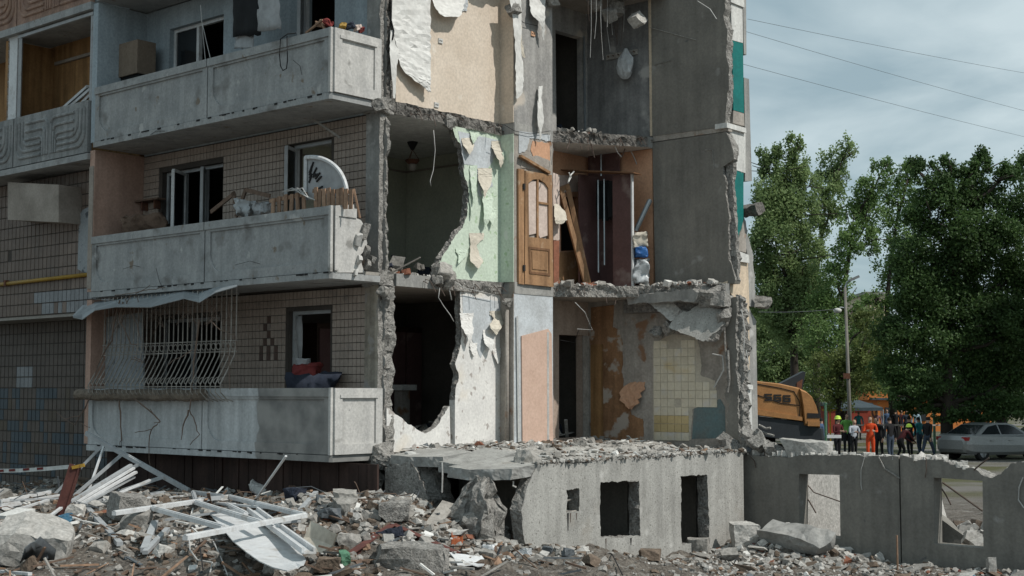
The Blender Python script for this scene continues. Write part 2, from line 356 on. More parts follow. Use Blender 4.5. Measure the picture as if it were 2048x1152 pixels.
def rect(u0, u1, w0, w1): return [(u0, w0), (u1, w0), (u1, w1), (u0, w1)]
def chunk_mesh(sx, sy, sz, seed, cuts=7, rough=.03, sub=3):
    rs = random.Random(seed); bm = bmesh.new(); bmesh.ops.create_cube(bm, size=1)
    for v in bm.verts: v.co = Vector((v.co.x * sx, v.co.y * sy, v.co.z * sz)) + Vector((rs.uniform(-.12, .12) * sx, rs.uniform(-.12, .12) * sy, rs.uniform(-.1, .1) * sz))
    for i in range(cuts):
        n = Vector((rs.gauss(0, 1), rs.gauss(0, 1), rs.gauss(0, 1))).normalized()
        e = max(v.co.dot(n) for v in bm.verts) * rs.uniform(.62, .92)
        g = bmesh.ops.bisect_plane(bm, geom=bm.verts[:] + bm.edges[:] + bm.faces[:], plane_co=n * e, plane_no=n, clear_outer=True)
        ed = [x for x in g['geom_cut'] if isinstance(x, bmesh.types.BMEdge)]
        if ed: bmesh.ops.holes_fill(bm, edges=ed, sides=0)
    bmesh.ops.triangulate(bm, faces=bm.faces)
    mxs = max(sx, sy, sz)
    for k in range(sub):
        le = [e for e in bm.edges if e.calc_length() > mxs * .5 / (k + 1.3)]
        if le: bmesh.ops.subdivide_edges(bm, edges=le, cuts=1); bmesh.ops.triangulate(bm, faces=[f for f in bm.faces if len(f.verts) > 3])
    for v in bm.verts:
        q = v.co * (3.2 / mxs) + Vector((seed, 0, 0)); v.co += Vector((noise.noise(q), noise.noise(q + Vector((9, 0, 0))), noise.noise(q + Vector((0, 9, 0))))) * rough * mxs * 1.6
        v.co += Vector((rs.uniform(-1, 1), rs.uniform(-1, 1), rs.uniform(-1, 1))) * rough * mxs * .35
    bmesh.ops.recalc_face_normals(bm, faces=bm.faces)
    vs = [v.co.copy() for v in bm.verts]; bm.verts.index_update(); fs = [tuple(v.index for v in f.verts) for f in bm.faces]; bm.free()
    return vs, fs
def chunk(mb, c, sx, sy, sz, seed, rot=(0, 0, 0), cuts=7, rough=.03, sub=3, mi=0):
    vs, fs = chunk_mesh(sx, sy, sz, seed, cuts, rough, sub); Rm = Matrix.Rotation(rot[2], 3, 'Z') @ Matrix.Rotation(rot[1], 3, 'Y') @ Matrix.Rotation(rot[0], 3, 'X')
    return mb.add([Rm @ v + Vector(c) for v in vs], fs, mi)
# ------------------------------------------------------------------ ground: one sheet, dense near the ruin, out to the horizon
def axis_pts(lo, hi, st, far):
    c = list(np.arange(lo, hi + 1e-6, st)); s = st; p = hi; q = lo; up = []; dn = []
    while p < far: s *= 1.45; p += s; up.append(p)
    s = st
    while q > -far: s *= 1.45; q -= s; dn.append(q)
    return dn[::-1] + c + up
gx = axis_pts(-9.5, 10.5, .06, 3000); gy = axis_pts(13.5, 29, .06, 3000)
gv = [(x, y, ground_z(x, y)) for y in gy for x in gx]; W = len(gx)
gf = [(j * W + i, j * W + i + 1, (j + 1) * W + i + 1, (j + 1) * W + i) for j in range(len(gy) - 1) for i in range(W - 1)]
def ground_mat():
    m = MATS['soil']; nt = m.node_tree; ns = nt.nodes; lk = nt.links; bs = ns['Principled BSDF']
    col = bs.inputs['Base Color'].links[0].from_socket
    g = ns.new('ShaderNodeNewGeometry'); s = ns.new('ShaderNodeSeparateXYZ'); lk.new(g.outputs['Position'], s.inputs[0])
    n = ns.new('ShaderNodeTexNoise'); n.inputs['Scale'].default_value = .25; n.inputs['Detail'].default_value = 6; lk.new(g.outputs['Position'], n.inputs['Vector'])
    r = ns.new('ShaderNodeValToRGB'); lk.new(n.outputs['Fac'], r.inputs[0])
    r.color_ramp.elements[0].position = .42; r.color_ramp.elements[0].color = (.17, .16, .145, 1); r.color_ramp.elements[1].position = .58; r.color_ramp.elements[1].color = (.085, .085, .035, 1)
    mr = ns.new('ShaderNodeMapRange'); mr.inputs[1].default_value = 32; mr.inputs[2].default_value = 40; lk.new(s.outputs[1], mr.inputs[0])
    mi = ns.new('ShaderNodeMix'); mi.data_type = 'RGBA'; lk.new(mr.outputs[0], mi.inputs[0]); lk.new(col, mi.inputs[6]); lk.new(r.outputs[0], mi.inputs[7]); lk.new(mi.outputs[2], bs.inputs['Base Color'])
ground_mat()
me = bpy.data.meshes.new('ground'); me.from_pydata(gv, [], gf); me.materials.append(MATS['soil']); me.shade_smooth()
go = bpy.data.objects.new('ground', me); C.objects.link(go); go['kind'] = 'structure'

# ------------------------------------------------------------------ the ruined apartment building
BL = thing('apartment_building', 'ruined panel apartment block with torn open side, balconies and bare rooms', 'building', O)
def part(name, mb, m, parent=None, **k): return mb.build(name, m, parent or BL, **k)
def FP(z): return lambda u, w, d: L(u, w, z - d)
SLB = .2
H = 2.58
# floor slabs, torn along the open side
plan3 = [(-13, .28), (.10, .28, 1), (.13, 1.5, 1), (.14, 2.8), (.42, 2.82, 0), (.42, 3.86, 1), (.8, 4.5, 1), (1.38, 5.42, 0), (1.38, 5.58), (-13, 5.58)]
plan2 = [(-13, .28), (.12, .28, 0), (.12, 1.35, 1), (.16, 2.8, 0), (.42, 2.82, 0), (.42, 3.86, 1), (.95, 4.5, 1), (1.5, 5.05, 1), (2.3, 5.2, 1), (3.0, 5.45, 0), (3.0, 5.58), (-13, 5.58)]
plan4 = [(-13, .28), (.3, .28, 1), (.6, 2.2, 1), (.5, 3.2, 1), (1.3, 4.2, 1), (1.75, 5.3, 0), (1.75, 5.58), (-13, 5.58)]
for i, (pl, z) in enumerate(((plan2, Z2), (plan3, Z3), (plan4, Z4))):
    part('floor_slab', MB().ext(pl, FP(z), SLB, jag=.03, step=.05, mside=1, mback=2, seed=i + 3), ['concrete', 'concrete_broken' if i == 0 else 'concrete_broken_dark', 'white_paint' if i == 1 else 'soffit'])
# upper storeys above the picture (they shade the rooms below)
for z in (Z4, Z4 + 2.78):
    part('upper_wall', MB().lbox(-13, .1, -.0, .3, z, z + H), 'concrete')
    part('upper_wall', MB().lbox(-.06, .1, .31, 5.57, z, z + H), 'concrete_grey')
    part('upper_wall', MB().lbox(-13, 2.9, 5.6, 5.76, z, z + H), 'concrete_grey')
    part('floor_slab', MB().lbox(-13, .1, -1.1, 5.58, z + H + .001, z + 2.779), 'concrete')
# facade walls behind the balconies
def hole(a0, a1, z0, z1): return rect(a0, a1, z0, z1)
fac_holes = {1: [(-5.89, -4.07, Z1 + .85, 4.04), (-2.2, -1.13, Z1 + .06, 4.06)], 2: [(-5.9, -4.05, Z2 + .85, 6.81), (-2.21, -1.15, Z2 + .06, 6.9)], 3: [(-5.75, -4.1, Z3 + .8, 9.52), (-2.0, -1.1, Z3 + .06, 9.6)]}
ZS = {1: Z1, 2: Z2, 3: Z3}
wall_parts = {}
for s in (1, 2, 3):
    wall_parts[s] = part('facade_wall', MB().ext(rect(-6.5, -.281, ZS[s] - .19, ZS[s] + H), FA(0), .28, holes=[hole(*h) for h in fac_holes[s]]), 'pale_blue' if s == 3 else 'grout')
# corner pier and the rough broken end of the facade panel
for s, m in ((1, 'peeling_plaster'), (2, 'concrete'), (3, 'concrete')):
    part('corner_pier', MB().ext([(-.28, ZS[s] - .19), (.03, ZS[s] - .19, 1), (.03, ZS[s] + H), (-.28, ZS[s] + H)], FA(-.03), .10, jag=.012, step=.07, mside=1, seed=s), [m, 'concrete_broken'])
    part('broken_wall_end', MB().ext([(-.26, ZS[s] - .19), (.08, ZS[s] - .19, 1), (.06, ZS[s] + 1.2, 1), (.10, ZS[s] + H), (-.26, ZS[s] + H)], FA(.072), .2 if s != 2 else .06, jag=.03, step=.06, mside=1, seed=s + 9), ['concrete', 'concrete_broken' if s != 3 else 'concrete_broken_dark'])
    part('floor_edge_block', MB().ext([(-.3, ZS[s] - .205, 1), (.1, ZS[s] - .205, 1), (.12, ZS[s] + .02, 1), (-.3, ZS[s] + .02)], FA(-.08), .3, jag=.02, step=.06, mside=1, seed=s + 19), ['concrete', 'concrete_broken'])

# ---- balconies
def rounded_inset(a0, a1, z0, z1, r, n=7):
    p = [(a0, z1)]
    p += [(a0 + r - r * math.cos(t * math.pi / 2 / n), z0 + r - r * math.sin(t * math.pi / 2 / n)) for t in range(n + 1)]
    p += [(a1 - r + r * math.sin(t * math.pi / 2 / n), z0 + r - r * math.cos(t * math.pi / 2 / n)) for t in range(n + 1)]
    return p + [(a1, z1)]
wash = M('half_painted', (.52, .54, .545), (.42, .44, .445), scale=2, streak=.2, bump=.2)
def half_paint():       # whitewash covering the left two thirds of the lowest balcony, bare concrete right of it
    m = wash; ns = m.node_tree.nodes; lk = m.node_tree.links; bs = ns['Principled BSDF']; col = bs.inputs['Base Color'].links[0].from_socket
    g = ns.new('ShaderNodeNewGeometry'); d = ns.new('ShaderNodeVectorMath'); d.operation = 'DOT_PRODUCT'; lk.new(g.outputs['Position'], d.inputs[0]); d.inputs[1].default_value = AX
    n = ns.new('ShaderNodeTexNoise'); n.inputs['Scale'].default_value = 3; n.inputs['Detail'].default_value = 3; lk.new(g.outputs['Position'], n.inputs['Vector'])
    ad = ns.new('ShaderNodeMath'); ad.operation = 'MULTIPLY_ADD'; lk.new(n.outputs['Fac'], ad.inputs[0]); ad.inputs[1].default_value = .35; lk.new(d.outputs['Value'], ad.inputs[2])
    e = O.dot(AX) - 1.62 + .17
    mr = ns.new('ShaderNodeMapRange'); mr.inputs[1].default_value = e - .02; mr.inputs[2].default_value = e + .02; lk.new(ad.outputs[0], mr.inputs[0])
    n2 = ns.new('ShaderNodeTexNoise'); n2.inputs['Scale'].default_value = 3; n2.inputs['Detail'].default_value = 8; lk.new(g.outputs['Position'], n2.inputs['Vector'])
    r = ns.new('ShaderNodeValToRGB'); r.color_ramp.elements[0].position = .35; r.color_ramp.elements[1].position = .65; r.color_ramp.elements[0].color = (.17, .17, .165, 1); r.color_ramp.elements[1].color = (.29, .285, .27, 1); lk.new(n2.outputs['Fac'], r.inputs[0])
    mi = ns.new('ShaderNodeMix'); mi.data_type = 'RGBA'; lk.new(mr.outputs[0], mi.inputs[0]); lk.new(col, mi.inputs[6]); lk.new(r.outputs[0], mi.inputs[7]); lk.new(mi.outputs[2], bs.inputs['Base Color'])
half_paint()
def front_panel(a0, a1, z0, z1, m, par, bf=-1.1, seed=0):
    mb = MB()
    mb.lbox(a0, a1, bf + .03, bf + .10, z0, z1)
    mb.ext(rect(a0, a1, z0, z1 - .002), FA(bf), .0298, holes=[rounded_inset(a0 + .13, a1 - .13, z0 + .15, z1 - .17, .32)])
    mb.lbox(a0, a1, bf - .025, bf - .0005, z1 - .13, z1 + .001)
    rs = random.Random(seed)
    o = mb.build('balcony_panel', m, par)
    return o
bal = {}
for s, ae in ((1, .15), (2, .11), (3, .07)):
    z = ZS[s]
    slab = MB().ext([(-6.48, -1.12), (ae - .02, -1.12, 0), (ae + .02, -1.08, 0), (ae + .02, -.085), (-6.48, -.085)], FP(z - .065), .10)
    slab.lbox(-6.48, -.29, -.084, -.002, z - .165, z - .066)
    sl = part('balcony', slab, ['balcony_concrete' if s > 1 else 'half_painted']); bal[s] = sl
    m = 'half_painted' if s == 1 else 'balcony_concrete'
    front_panel(-6.47, -3.075, z - .055, z + .95, m, sl); front_panel(-3.045, ae - .03, z - .055, z + .95, m, sl)
    MB().lbox(-6.47, ae, -1.0, -.09, z - .06, z - .01).build('balcony_floor', 'soffit_dark', sl)
    # end panel towards the open side
    b0, b1 = -1.075, -.09
    if s == 2:
        q = pB([(671, 411), (708, 409, 1), (711, 434, 1), (722, 440, 1), (734, 470, 1), (731, 498, 1), (720, 512, 1), (728, 545, 0), (671, 545)], ae + .03)
        mb = MB().ext(q, FB(ae + .03), .08, jag=.012, step=.05, mside=1, seed=5)
        mb.lbox(ae + .0305, ae + .05, -1.06, -.62, z + .80, z + .945).lbox(ae + .0305, ae + .05, -1.06, -.99, z - .04, z + .799)
    else:
        mb = MB().lbox(ae - .03, ae + .03, b0, b1, z - .055, z + .95)
        mb.ext(rect(b0, b1, z - .055, z + .948), FB(ae + .06), .0298, holes=[rect(b0 + .15, b1 - .14, z + .10, z + .79)])
        mb.lbox(ae + .0605, ae + .075, b0 + .1, b1 - .1, z + .80, z + .85)
    mb.build('end_panel', ['balcony_end', 'concrete_broken'], sl)
    MB().ext([(-1.13, z - .06), (-1.08, z - .06), (-1.08, z + .955), (-1.13, z + .955)], FB(ae + .02), .05).build('corner_post', 'balcony_end', sl)
    rs = random.Random(s)
    cr = MB()  # too small to pick apart
    for k in range(26):     # crumbled bits along the joint under the panels
        a = rs.uniform(-6.3, 0); cr.lbox(a, a + rs.uniform(.03, .12), -1.128, -1.1206, z - .072 - rs.uniform(0, .02), z - .058)
    co = cr.build('joint_crack', 'wire_dark', sl); co['kind'] = 'stuff'
# fragments hanging in the broken end panel of the middle balcony
for k, (x, y, s_) in enumerate(((728, 462, .2), (716, 478, .17), (733, 505, .16), (718, 520, .13), (735, 530, .14), (712, 545, .11), (745, 520, .12))):
    b, z = onA(x, y, .16); chunk(MB(), L(.15, b, z), s_ * .5, s_, s_ * 1.2, 60 + k, rot=(.3 * k, .2, .5), rough=.02, sub=1).build('panel_fragment', 'balcony_end' if k % 2 else 'concrete_broken', bal[2])
# partition walls closing the balconies on the left
for s, m in ((2, 'salmon'), (3, 'pale_blue'), (1, 'salmon')):
    part('partition_wall', MB().lbox(-6.66, -6.501, -1.06, .28, ZS[s] - .05, ZS[s] + H), m)
part('partition_edge', MB().lbox(-6.66, -6.52, -1.075, -1.062, Z2, Z2 + H - .3), 'soffit')
# left bay: loggia with relief panels (third storey), its soffit, the projecting tiled box below it and the recess at the bottom
def relief_panel(a0, a1, z0, z1, m, name='relief_panel'):
    mb = MB().lbox(a0, a1, -1.10, -1.0, z0, z1); w = a1 - a0; h = z1 - z0; cx = (a0 + a1) / 2
    def ridge(pts): mb.tube([L(u, -1.10, v) for u, v in pts], .034, 7)
    for sg in (-1, 1):
        for k in range(3):          # outer ridges: from the top, down the side, round the corner, in to the middle, down
            o = k * .115
            x1 = cx + sg * (w / 2 - .10 - o); zt = z1 - .12; r = .22
            zb = z0 + .14 + o * 1.0; xi = cx + sg * (.10 + .0 * k)
            pts = [(x1, zt), (x1, zb + r)]
            pts += [(x1 - sg * r * (1 - math.cos(t * math.pi / 10)), zb + r - r * math.sin(t * math.pi / 10)) for t in range(1, 6)]
            pts += [(cx + sg * (.30 - .0 * k), zb)]
            ridge(pts)
        for k in range(3):          # inner ridges: from the middle foot up and out
            o = k * .10; x0 = cx + sg * (.07 + o * .8); zt = z1 - .17 - o * 1.6; r = .12
            pts = [(x0, z0 + .12), (x0, zt - r)] + [(x0 + sg * r * (1 - math.cos(t * math.pi / 8)), zt - r + r * math.sin(t * math.pi / 8)) for t in range(1, 5)] + [(cx + sg * (w / 2 - .45), zt)]
            ridge(pts)
    return mb.build(name, m, BL, smooth=False)
zl = Z3 + .0
for a0, a1 in ((-9.36, -6.72), (-12.1, -9.40)):
    relief_panel(a0, a1, zl - .22, zl + .76, 'relief_grey'); relief_panel(a0, a1, Z4 - .15, Z4 + .85, 'relief_orange')
part('loggia_slab', MB().lbox(-13, -6.66, -1.12, .0, zl - .36, zl - .245), 'balcony_concrete')
part('loggia_slab', MB().lbox(-13, -6.66, -1.12, .0, Z4 - .30, Z4 - .16), 'balcony_concrete')
part('balcony', MB().lbox(-6.5, .1, -1.1, -.002, Z4 - .18, Z4 - .07), 'balcony_concrete')
part('balcony_panel', MB().lbox(-6.5, .1, -1.1, -1.0, Z4 - .06, Z4 + .9), 'white_wash')
part('loggia_wall', MB().lbox(-13, -6.66, .0, .28, Z3 - .24, Z3 + H), 'wood_panel')
part('loggia_wall', MB().lbox(-9.95, -9.8, -1.0, -.001, Z3 - .24, Z3 + H - .15), 'wood_panel')
part('loggia_post', MB().lbox(-9.86, -9.5, -1.0, -.9, Z3 + .55, Z3 + H - .1), 'white_pvc')
part('loggia_frame', MB().bar(L(-9.4, -1.02, Z4 - .36), L(-6.7, -1.02, Z4 - .36), .06).bar(L(-9.33, -1.02, Z3 + .76), L(-9.33, -1.02, Z4 - .4), .06).bar(L(-6.75, -1.02, Z3 + .76), L(-6.75, -1.02, Z4 - .4), .05), 'grey_pvc')
part('loggia_cornice', MB().bar(L(-9.7, -.03, Z3 + 2.1), L(-6.7, -.03, Z3 + 2.1), .06), 'soffit')
BP2 = -.45; BP1 = .35
part('bay_wall', MB().lbox(-13, -6.67, BP2, .28, Z1 + 2.42, Z3 - .37), 'grout')
part('bay_soffit', MB().lbox(-13, -6.67, BP2 + .01, BP1, Z1 + 2.36, Z1 + 2.419), 'soffit_dark')
part('bay_wall', MB().lbox(-13, -5.9, BP1, .7, -.3, Z1 + 2.42), 'grout')
part('bay_wall', MB().lbox(-6.67, -6.49, -.2, BP1, -.3, Z1 - .2), 'grout')
part('vent_box', MB().ext(pA([(20, 365), (122, 370), (122, 445), (20, 440)], -.9), FA(-.95), .5), 'soffit')
a_, z_ = onB(0, 568, BP2 - .05); a2, z2_ = onB(186, 548, BP2 - .05)
part('gas_pipe', MB().tube([L(a_ - 1, BP2 - .06, z_ - .02), L(a2 + .1, BP2 - .06, z2_)], .04, 10), 'yellow_pipe', smooth=True)
part('gas_pipe_clamp', MB().lbox(a_ + .25, a_ + .32, BP2 - .11, BP2, z_ - .06, z_ + .06), 'rust')
part('wall_patch', MB().ext(pA([(158, 432), (165, 420), (188, 408), (190, 560), (155, 538)], BP2 - .03), FA(BP2 - .03), .012), 'poster')

# ---- tiles on the facade: each a raised piece, joints recessed
def tile_mesh(w, h, t, b, g=.008):
    c = lambda a, d, z: AX * a + BX * d + Vector((0, 0, z))
    w -= g; h -= g; e = .004
    vs = [c(-w / 2, 0, -h / 2), c(w / 2, 0, -h / 2), c(w / 2, 0, h / 2), c(-w / 2, 0, h / 2), c(-w / 2 + e, -t, -h / 2 + e), c(w / 2 - e, -t, -h / 2 + e), c(w / 2 - e, -t, h / 2 - e), c(-w / 2 + e, -t, h / 2 - e)]
    return vs, [(4, 5, 6, 7), (0, 1, 5, 4), (1, 2, 6, 5), (2, 3, 7, 6), (3, 0, 4, 7)]
def tiles(a0, a1, z0, z1, b, w, h, pick, skip=lambda a, z: False, single=0, g=.008, tilename='tile', parent=None, t=.012):
    parent = parent or BL
    nu = int(round((a1 - a0) / w)); nv = int(round((z1 - z0) / h)); w = (a1 - a0) / nu; h = (z1 - z0) / nv
    vs, fs = tile_mesh(w, h, t, b, g); shared = {}; rest = {}
    cells = []
    for i in range(nu):
        for j in range(nv):
            a = a0 + (i + .5) * w; z = z0 + (j + .5) * h
            if skip(a, z): continue
            cells.append((a, z, pick(a, z, i, j)))
    cells.sort(key=lambda c: -c[0])       # nearest (largest in the picture) first
    for k, (a, z, m) in enumerate(cells):
        P = L(a, b, z)
        if k < single:
            if m not in shared:
                me = bpy.data.meshes.new(tilename); me.from_pydata([tuple(v) for v in vs], [], fs); me.materials.append(MATS[m]); shared[m] = me
            o = bpy.data.objects.new(tilename, shared[m]); C.objects.link(o); o.parent = parent; w0 = parent.location if parent.parent is None else parent.location + parent.parent.location
            o.location = P - w0 + BX * random.uniform(-.002, .001)
            continue
        mb = rest.setdefault(m, MB()); jit = BX * random.uniform(-.002, .001); mb.add([v + P + jit for v in vs], fs)
    for m, mb in rest.items():
        o = mb.build(tilename + '_field', m, parent); o['kind'] = 'stuff'
rt = random.Random(4)
def inhole(s, pad=.03): return lambda a, z: any(h[0] - pad < a < h[1] + pad and h[2] - pad < z < h[3] + pad for h in fac_holes[s])
pyr = {}
ca, cz = onB(537, 700, 0)
def pick_fac(s):
    def f(a, z, i, j):
        if s == 1:
            r = int((z - cz) / .125); c = (a - ca) / .1
            if 0 <= r < 5 and abs(c) <= (4.5 - r) * .62 and (int(math.floor(c + 20)) + r) % 2 == 0: return 'tile_brown'
        return 'tile_pale'
    return f
for s in (1, 2):
    tiles(-6.49, -.29, ZS[s] - .1, ZS[s] + H - .01, 0, .098, .125, pick_fac(s), inhole(s, .06), g=.008)
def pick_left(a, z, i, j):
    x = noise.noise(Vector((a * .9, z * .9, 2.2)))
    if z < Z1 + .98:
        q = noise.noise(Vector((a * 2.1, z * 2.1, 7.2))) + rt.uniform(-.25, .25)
        return 'tile_blue' if q < -.12 else ('tile_ochre' if q > .42 else 'tile_recess_shaded')
    return 'tile_palegrey' if -11.6 < a < -11.0 and Z1 + 1.0 < z < Z1 + 1.5 else 'tile_recess_shaded'
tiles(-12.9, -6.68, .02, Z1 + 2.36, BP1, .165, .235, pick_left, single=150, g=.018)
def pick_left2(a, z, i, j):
    return 'tile_palegrey' if a > -9.6 and a < -7.0 and z < Z1 + 2.42 + .45 and z > Z1 + 2.42 + .22 or (a > -9.2 and z < Z1 + 2.42 + .3 and rt.random() < .8) else 'tile_beige_shaded'
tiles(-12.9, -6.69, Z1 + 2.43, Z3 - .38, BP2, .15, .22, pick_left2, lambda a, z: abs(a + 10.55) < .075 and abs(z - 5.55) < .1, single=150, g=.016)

# ---- windows
def window(a0, a1, z0, z1, mull=(), panes=(), m='white_pvc', b=.1, w=.06, sill=True, trans=None):
    mb = MB(); zc = (z0 + z1) / 2
    mb.lbox(a0, a0 + w, b, b + .07, z0, z1).lbox(a1 - w, a1, b, b + .07, z0, z1).lbox(a0 + w, a1 - w, b, b + .07, z1 - w, z1).lbox(a0 + w, a1 - w, b, b + .07, z0, z0 + w)
    for a in mull: mb.lbox(a - w * .6, a + w * .6, b - .005, b + .075, z0 + w, z1 - w)
    o = part('window', mb, m)
    if sill: MB().lbox(a0 - .05, a1 + .05, -.07, .05, z0 - .04, z0 - .005).build('sill', 'galvanised', o)
    for p0, p1 in panes: MB().lbox(p0, p1, b + .03, b + .038, z0 + w, z1 - w).build('pane', 'dark_glass', o)
    return o
h3 = fac_holes[3]; h2 = fac_holes[2]; h1 = fac_holes[1]
window(*h3[0], mull=(-5.0,), panes=((-5.69, -5.04),)); window(*h3[1], mull=(), panes=(), sill=False)
window(*h2[0], mull=(-5.35, -4.72), panes=((-5.84, -5.39),), m='grey_pvc'); window(*h2[1], m='grey_pvc', sill=False)
window(*h1[0], mull=(-5.0,), panes=((-5.83, -5.04),), m='grey_pvc'); window(*h1[1], m='grey_pvc', sill=False)
# open sashes
def sash(a, z0, z1, w, ang, m='white_pvc', b=.08):
    d = AX * math.cos(ang) - BX * math.sin(ang); p0 = L(a, b, z0); p1 = p0 + d * w; up = Vector((0, 0, z1 - z0)); mb = MB()
    for p, q in ((p0, p1), (p0 + up, p1 + up), (p0, p0 + up), (p1, p1 + up)): mb.bar(p, q, .055)
    o = part('window_sash', mb, m); MB().box((p0 + p1 + up) / 2, w - .06, .01, z1 - z0 - .06, d, d.cross(Vector((0, 0, 1)))).build('pane', 'dark_glass', o)
sash(-5.3, Z2 + .9, 6.72, .5, 1.05); sash(-4.68, Z2 + .9, 6.72, .35, .8, 'grey_pvc'); sash(-1.98, Z3 + .1, 9.5, .42, .9, 'grey_pvc'); sash(-2.15, Z2 + .1, 6.8, .4, 1.1, 'grey_pvc')
# lintel strips: dark colour stands in for the shadow gaps over the openings
for s in (1, 2):
    for h in fac_holes[s]: part('lintel_shade', MB().lbox(h[0] - .02, h[1] + .02, -.008, .09, h[3] - .002, h[3] + .055), 'grout')

# ---- interior: back wall, cross walls, room linings
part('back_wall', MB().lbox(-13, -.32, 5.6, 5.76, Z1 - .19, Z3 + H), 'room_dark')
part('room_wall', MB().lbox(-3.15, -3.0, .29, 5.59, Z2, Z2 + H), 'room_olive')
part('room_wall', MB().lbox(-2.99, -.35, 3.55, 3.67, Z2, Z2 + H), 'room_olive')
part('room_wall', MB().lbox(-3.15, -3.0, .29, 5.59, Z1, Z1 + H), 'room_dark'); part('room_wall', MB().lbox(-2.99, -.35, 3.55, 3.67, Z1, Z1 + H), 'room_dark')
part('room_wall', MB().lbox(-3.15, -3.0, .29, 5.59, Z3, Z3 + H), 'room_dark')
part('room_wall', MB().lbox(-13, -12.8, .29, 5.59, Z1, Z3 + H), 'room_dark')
part('room_cornice', MB().lbox(-2.995, -2.955, .3, 4.29, Z2 + 2.33, Z2 + 2.36).lbox(-2.95, -.4, 3.51, 3.545, Z2 + 2.33, Z2 + 2.36), 'soffit')
part('floor_slab', MB().lbox(-6.4, .05, .29, 5.59, Z1 - .2, Z1 - .01), 'soffit_dark')

# ---- the torn room walls facing the collapsed side
part('room_wall', MB().ext([(.26, Z3), (2.8, Z3), (2.8, Z3 + H), (.26, Z3 + H)], FB(.1), .14), ['cream'])
g2 = pB([(905, 240), (1003, 258), (1003, 572), (868, 556, 1), (872, 540, 1), (884, 516, 1), (893, 497, 1), (909, 477, 1), (928, 447, 1), (934, 417, 1), (938, 380, 1), (929, 340, 1), (924, 293, 1), (911, 270, 1)], .1)
g2[0] = (g2[0][0], Z2 + H); g2[1] = (2.8, Z2 + H); g2[2] = (2.8, Z2 + .0)
g2[3] = (g2[3][0], Z2 + .0, 1)
part('room_wall', MB().ext(g2, FB(.1), .13, jag=.022, step=.05, mside=1, seed=21), ['green_paper', 'concrete_broken'])
g1 = pB([(921, 585), (1003, 600), (1003, 888), (910, 892, 0), (910, 800, 1), (913, 780, 1), (917, 750, 1), (911, 728, 1), (921, 693, 1), (924, 668, 1), (921, 645, 1)], .1)
g1[0] = (g1[0][0], Z1 + H); g1[1] = (2.8, Z1 + H); g1[2] = (2.8, Z1 - .1); g1[3] = (g1[3][0], Z1 - .1)
part('room_wall', MB().ext(g1, FB(.1), .13, jag=.015, step=.05, mside=1, seed=22), ['flower_paper', 'concrete_broken'])
g1b = pB([(775, 815, 1), (788, 823, 1), (804, 834, 1), (821, 850, 1), (838, 862, 1), (853, 866, 1), (867, 857, 1), (884, 840, 1), (901, 812, 0), (903, 900), (775, 905)], .1)
part('room_wall', MB().ext(g1b, FB(.08), .12, jag=.015, step=.05, mside=1, seed=23), ['flower_paper', 'concrete_broken'])
# bluish bare plaster over the flower paper
part('plaster_patch', MB().ext(pB([(925, 590), (1003, 604), (1003, 640, 1), (985, 660, 1), (975, 690, 1), (962, 715, 1), (950, 690, 1), (938, 668, 1), (927, 650)], .106), FB(.106), .008, jag=.012, step=.04), 'bluish_plaster')
part('plaster_patch', MB().ext(pB([(916, 262), (1003, 282), (1003, 300, 1), (975, 335, 1), (985, 372, 1), (960, 392, 1), (948, 330, 1), (930, 330, 1), (922, 290)], .106), FB(.106), .008, jag=.015, step=.04), 'bluish_plaster')
# the projecting shaft: return faces and the flat face
for s, m1, m2 in ((3, 'cream', 'grey_paper_light'), (2, 'green_paper', 'plaster_grey'), (1, 'plaster_grey', 'bluish_plaster')):
    part('shaft_wall', MB().ext([(2.81, ZS[s] - .19), (3.86, ZS[s] - .19, 0), (3.86, ZS[s] + H), (2.81, ZS[s] + H)], FB(.41), .5, jag=.012), m2)
    part('shaft_return', MB().lbox(.0, .405, 2.795, 2.8095, ZS[s], ZS[s] + H), m1)
part('pink_board', MB().ext(pB([(1043, 672), (1096, 658), (1103, 668), (1106, 886), (1045, 889)], .43), FB(.435), .02), 'pink_board')
part('shaft_trim', MB().bar(L(.44, onA(1096, 660, .44)[0], Z1), L(.44, onA(1096, 660, .44)[0], 3.75), .035).bar(L(.44, 2.9, Z1), L(.44, 2.86, 4.0), .03), 'white_paint')
part('paint_patch', MB().ext(pB([(1066, 282, 1), (1100, 286), (1100, 328), (1080, 322, 1), (1066, 316, 1), (1062, 300, 1)], .42), FB(.42), .009, jag=.012, step=.05), 'orange_paint')
part('plaster_patch', MB().ext(pB([(1038, 262), (1100, 270), (1100, 280, 1), (1060, 276, 1), (1055, 300, 1), (1038, 305)], .422), FB(.422), .009, jag=.02, step=.05), 'bluish_plaster')
part('plaster_patch', MB().ext(pB([(1042, 335), (1100, 345), (1100, 322, 1), (1070, 312, 1), (1045, 318)], .423), FB(.423), .009, jag=.015, step=.05), 'plaster_grey')
# dark rough corner pipe on the first storey return
part('riser_pipe', MB().tube([L(.30, 2.75, Z1), L(.30, 2.75, Z1 + 2.3)], .035, 8), 'plaster_grey', smooth=True)
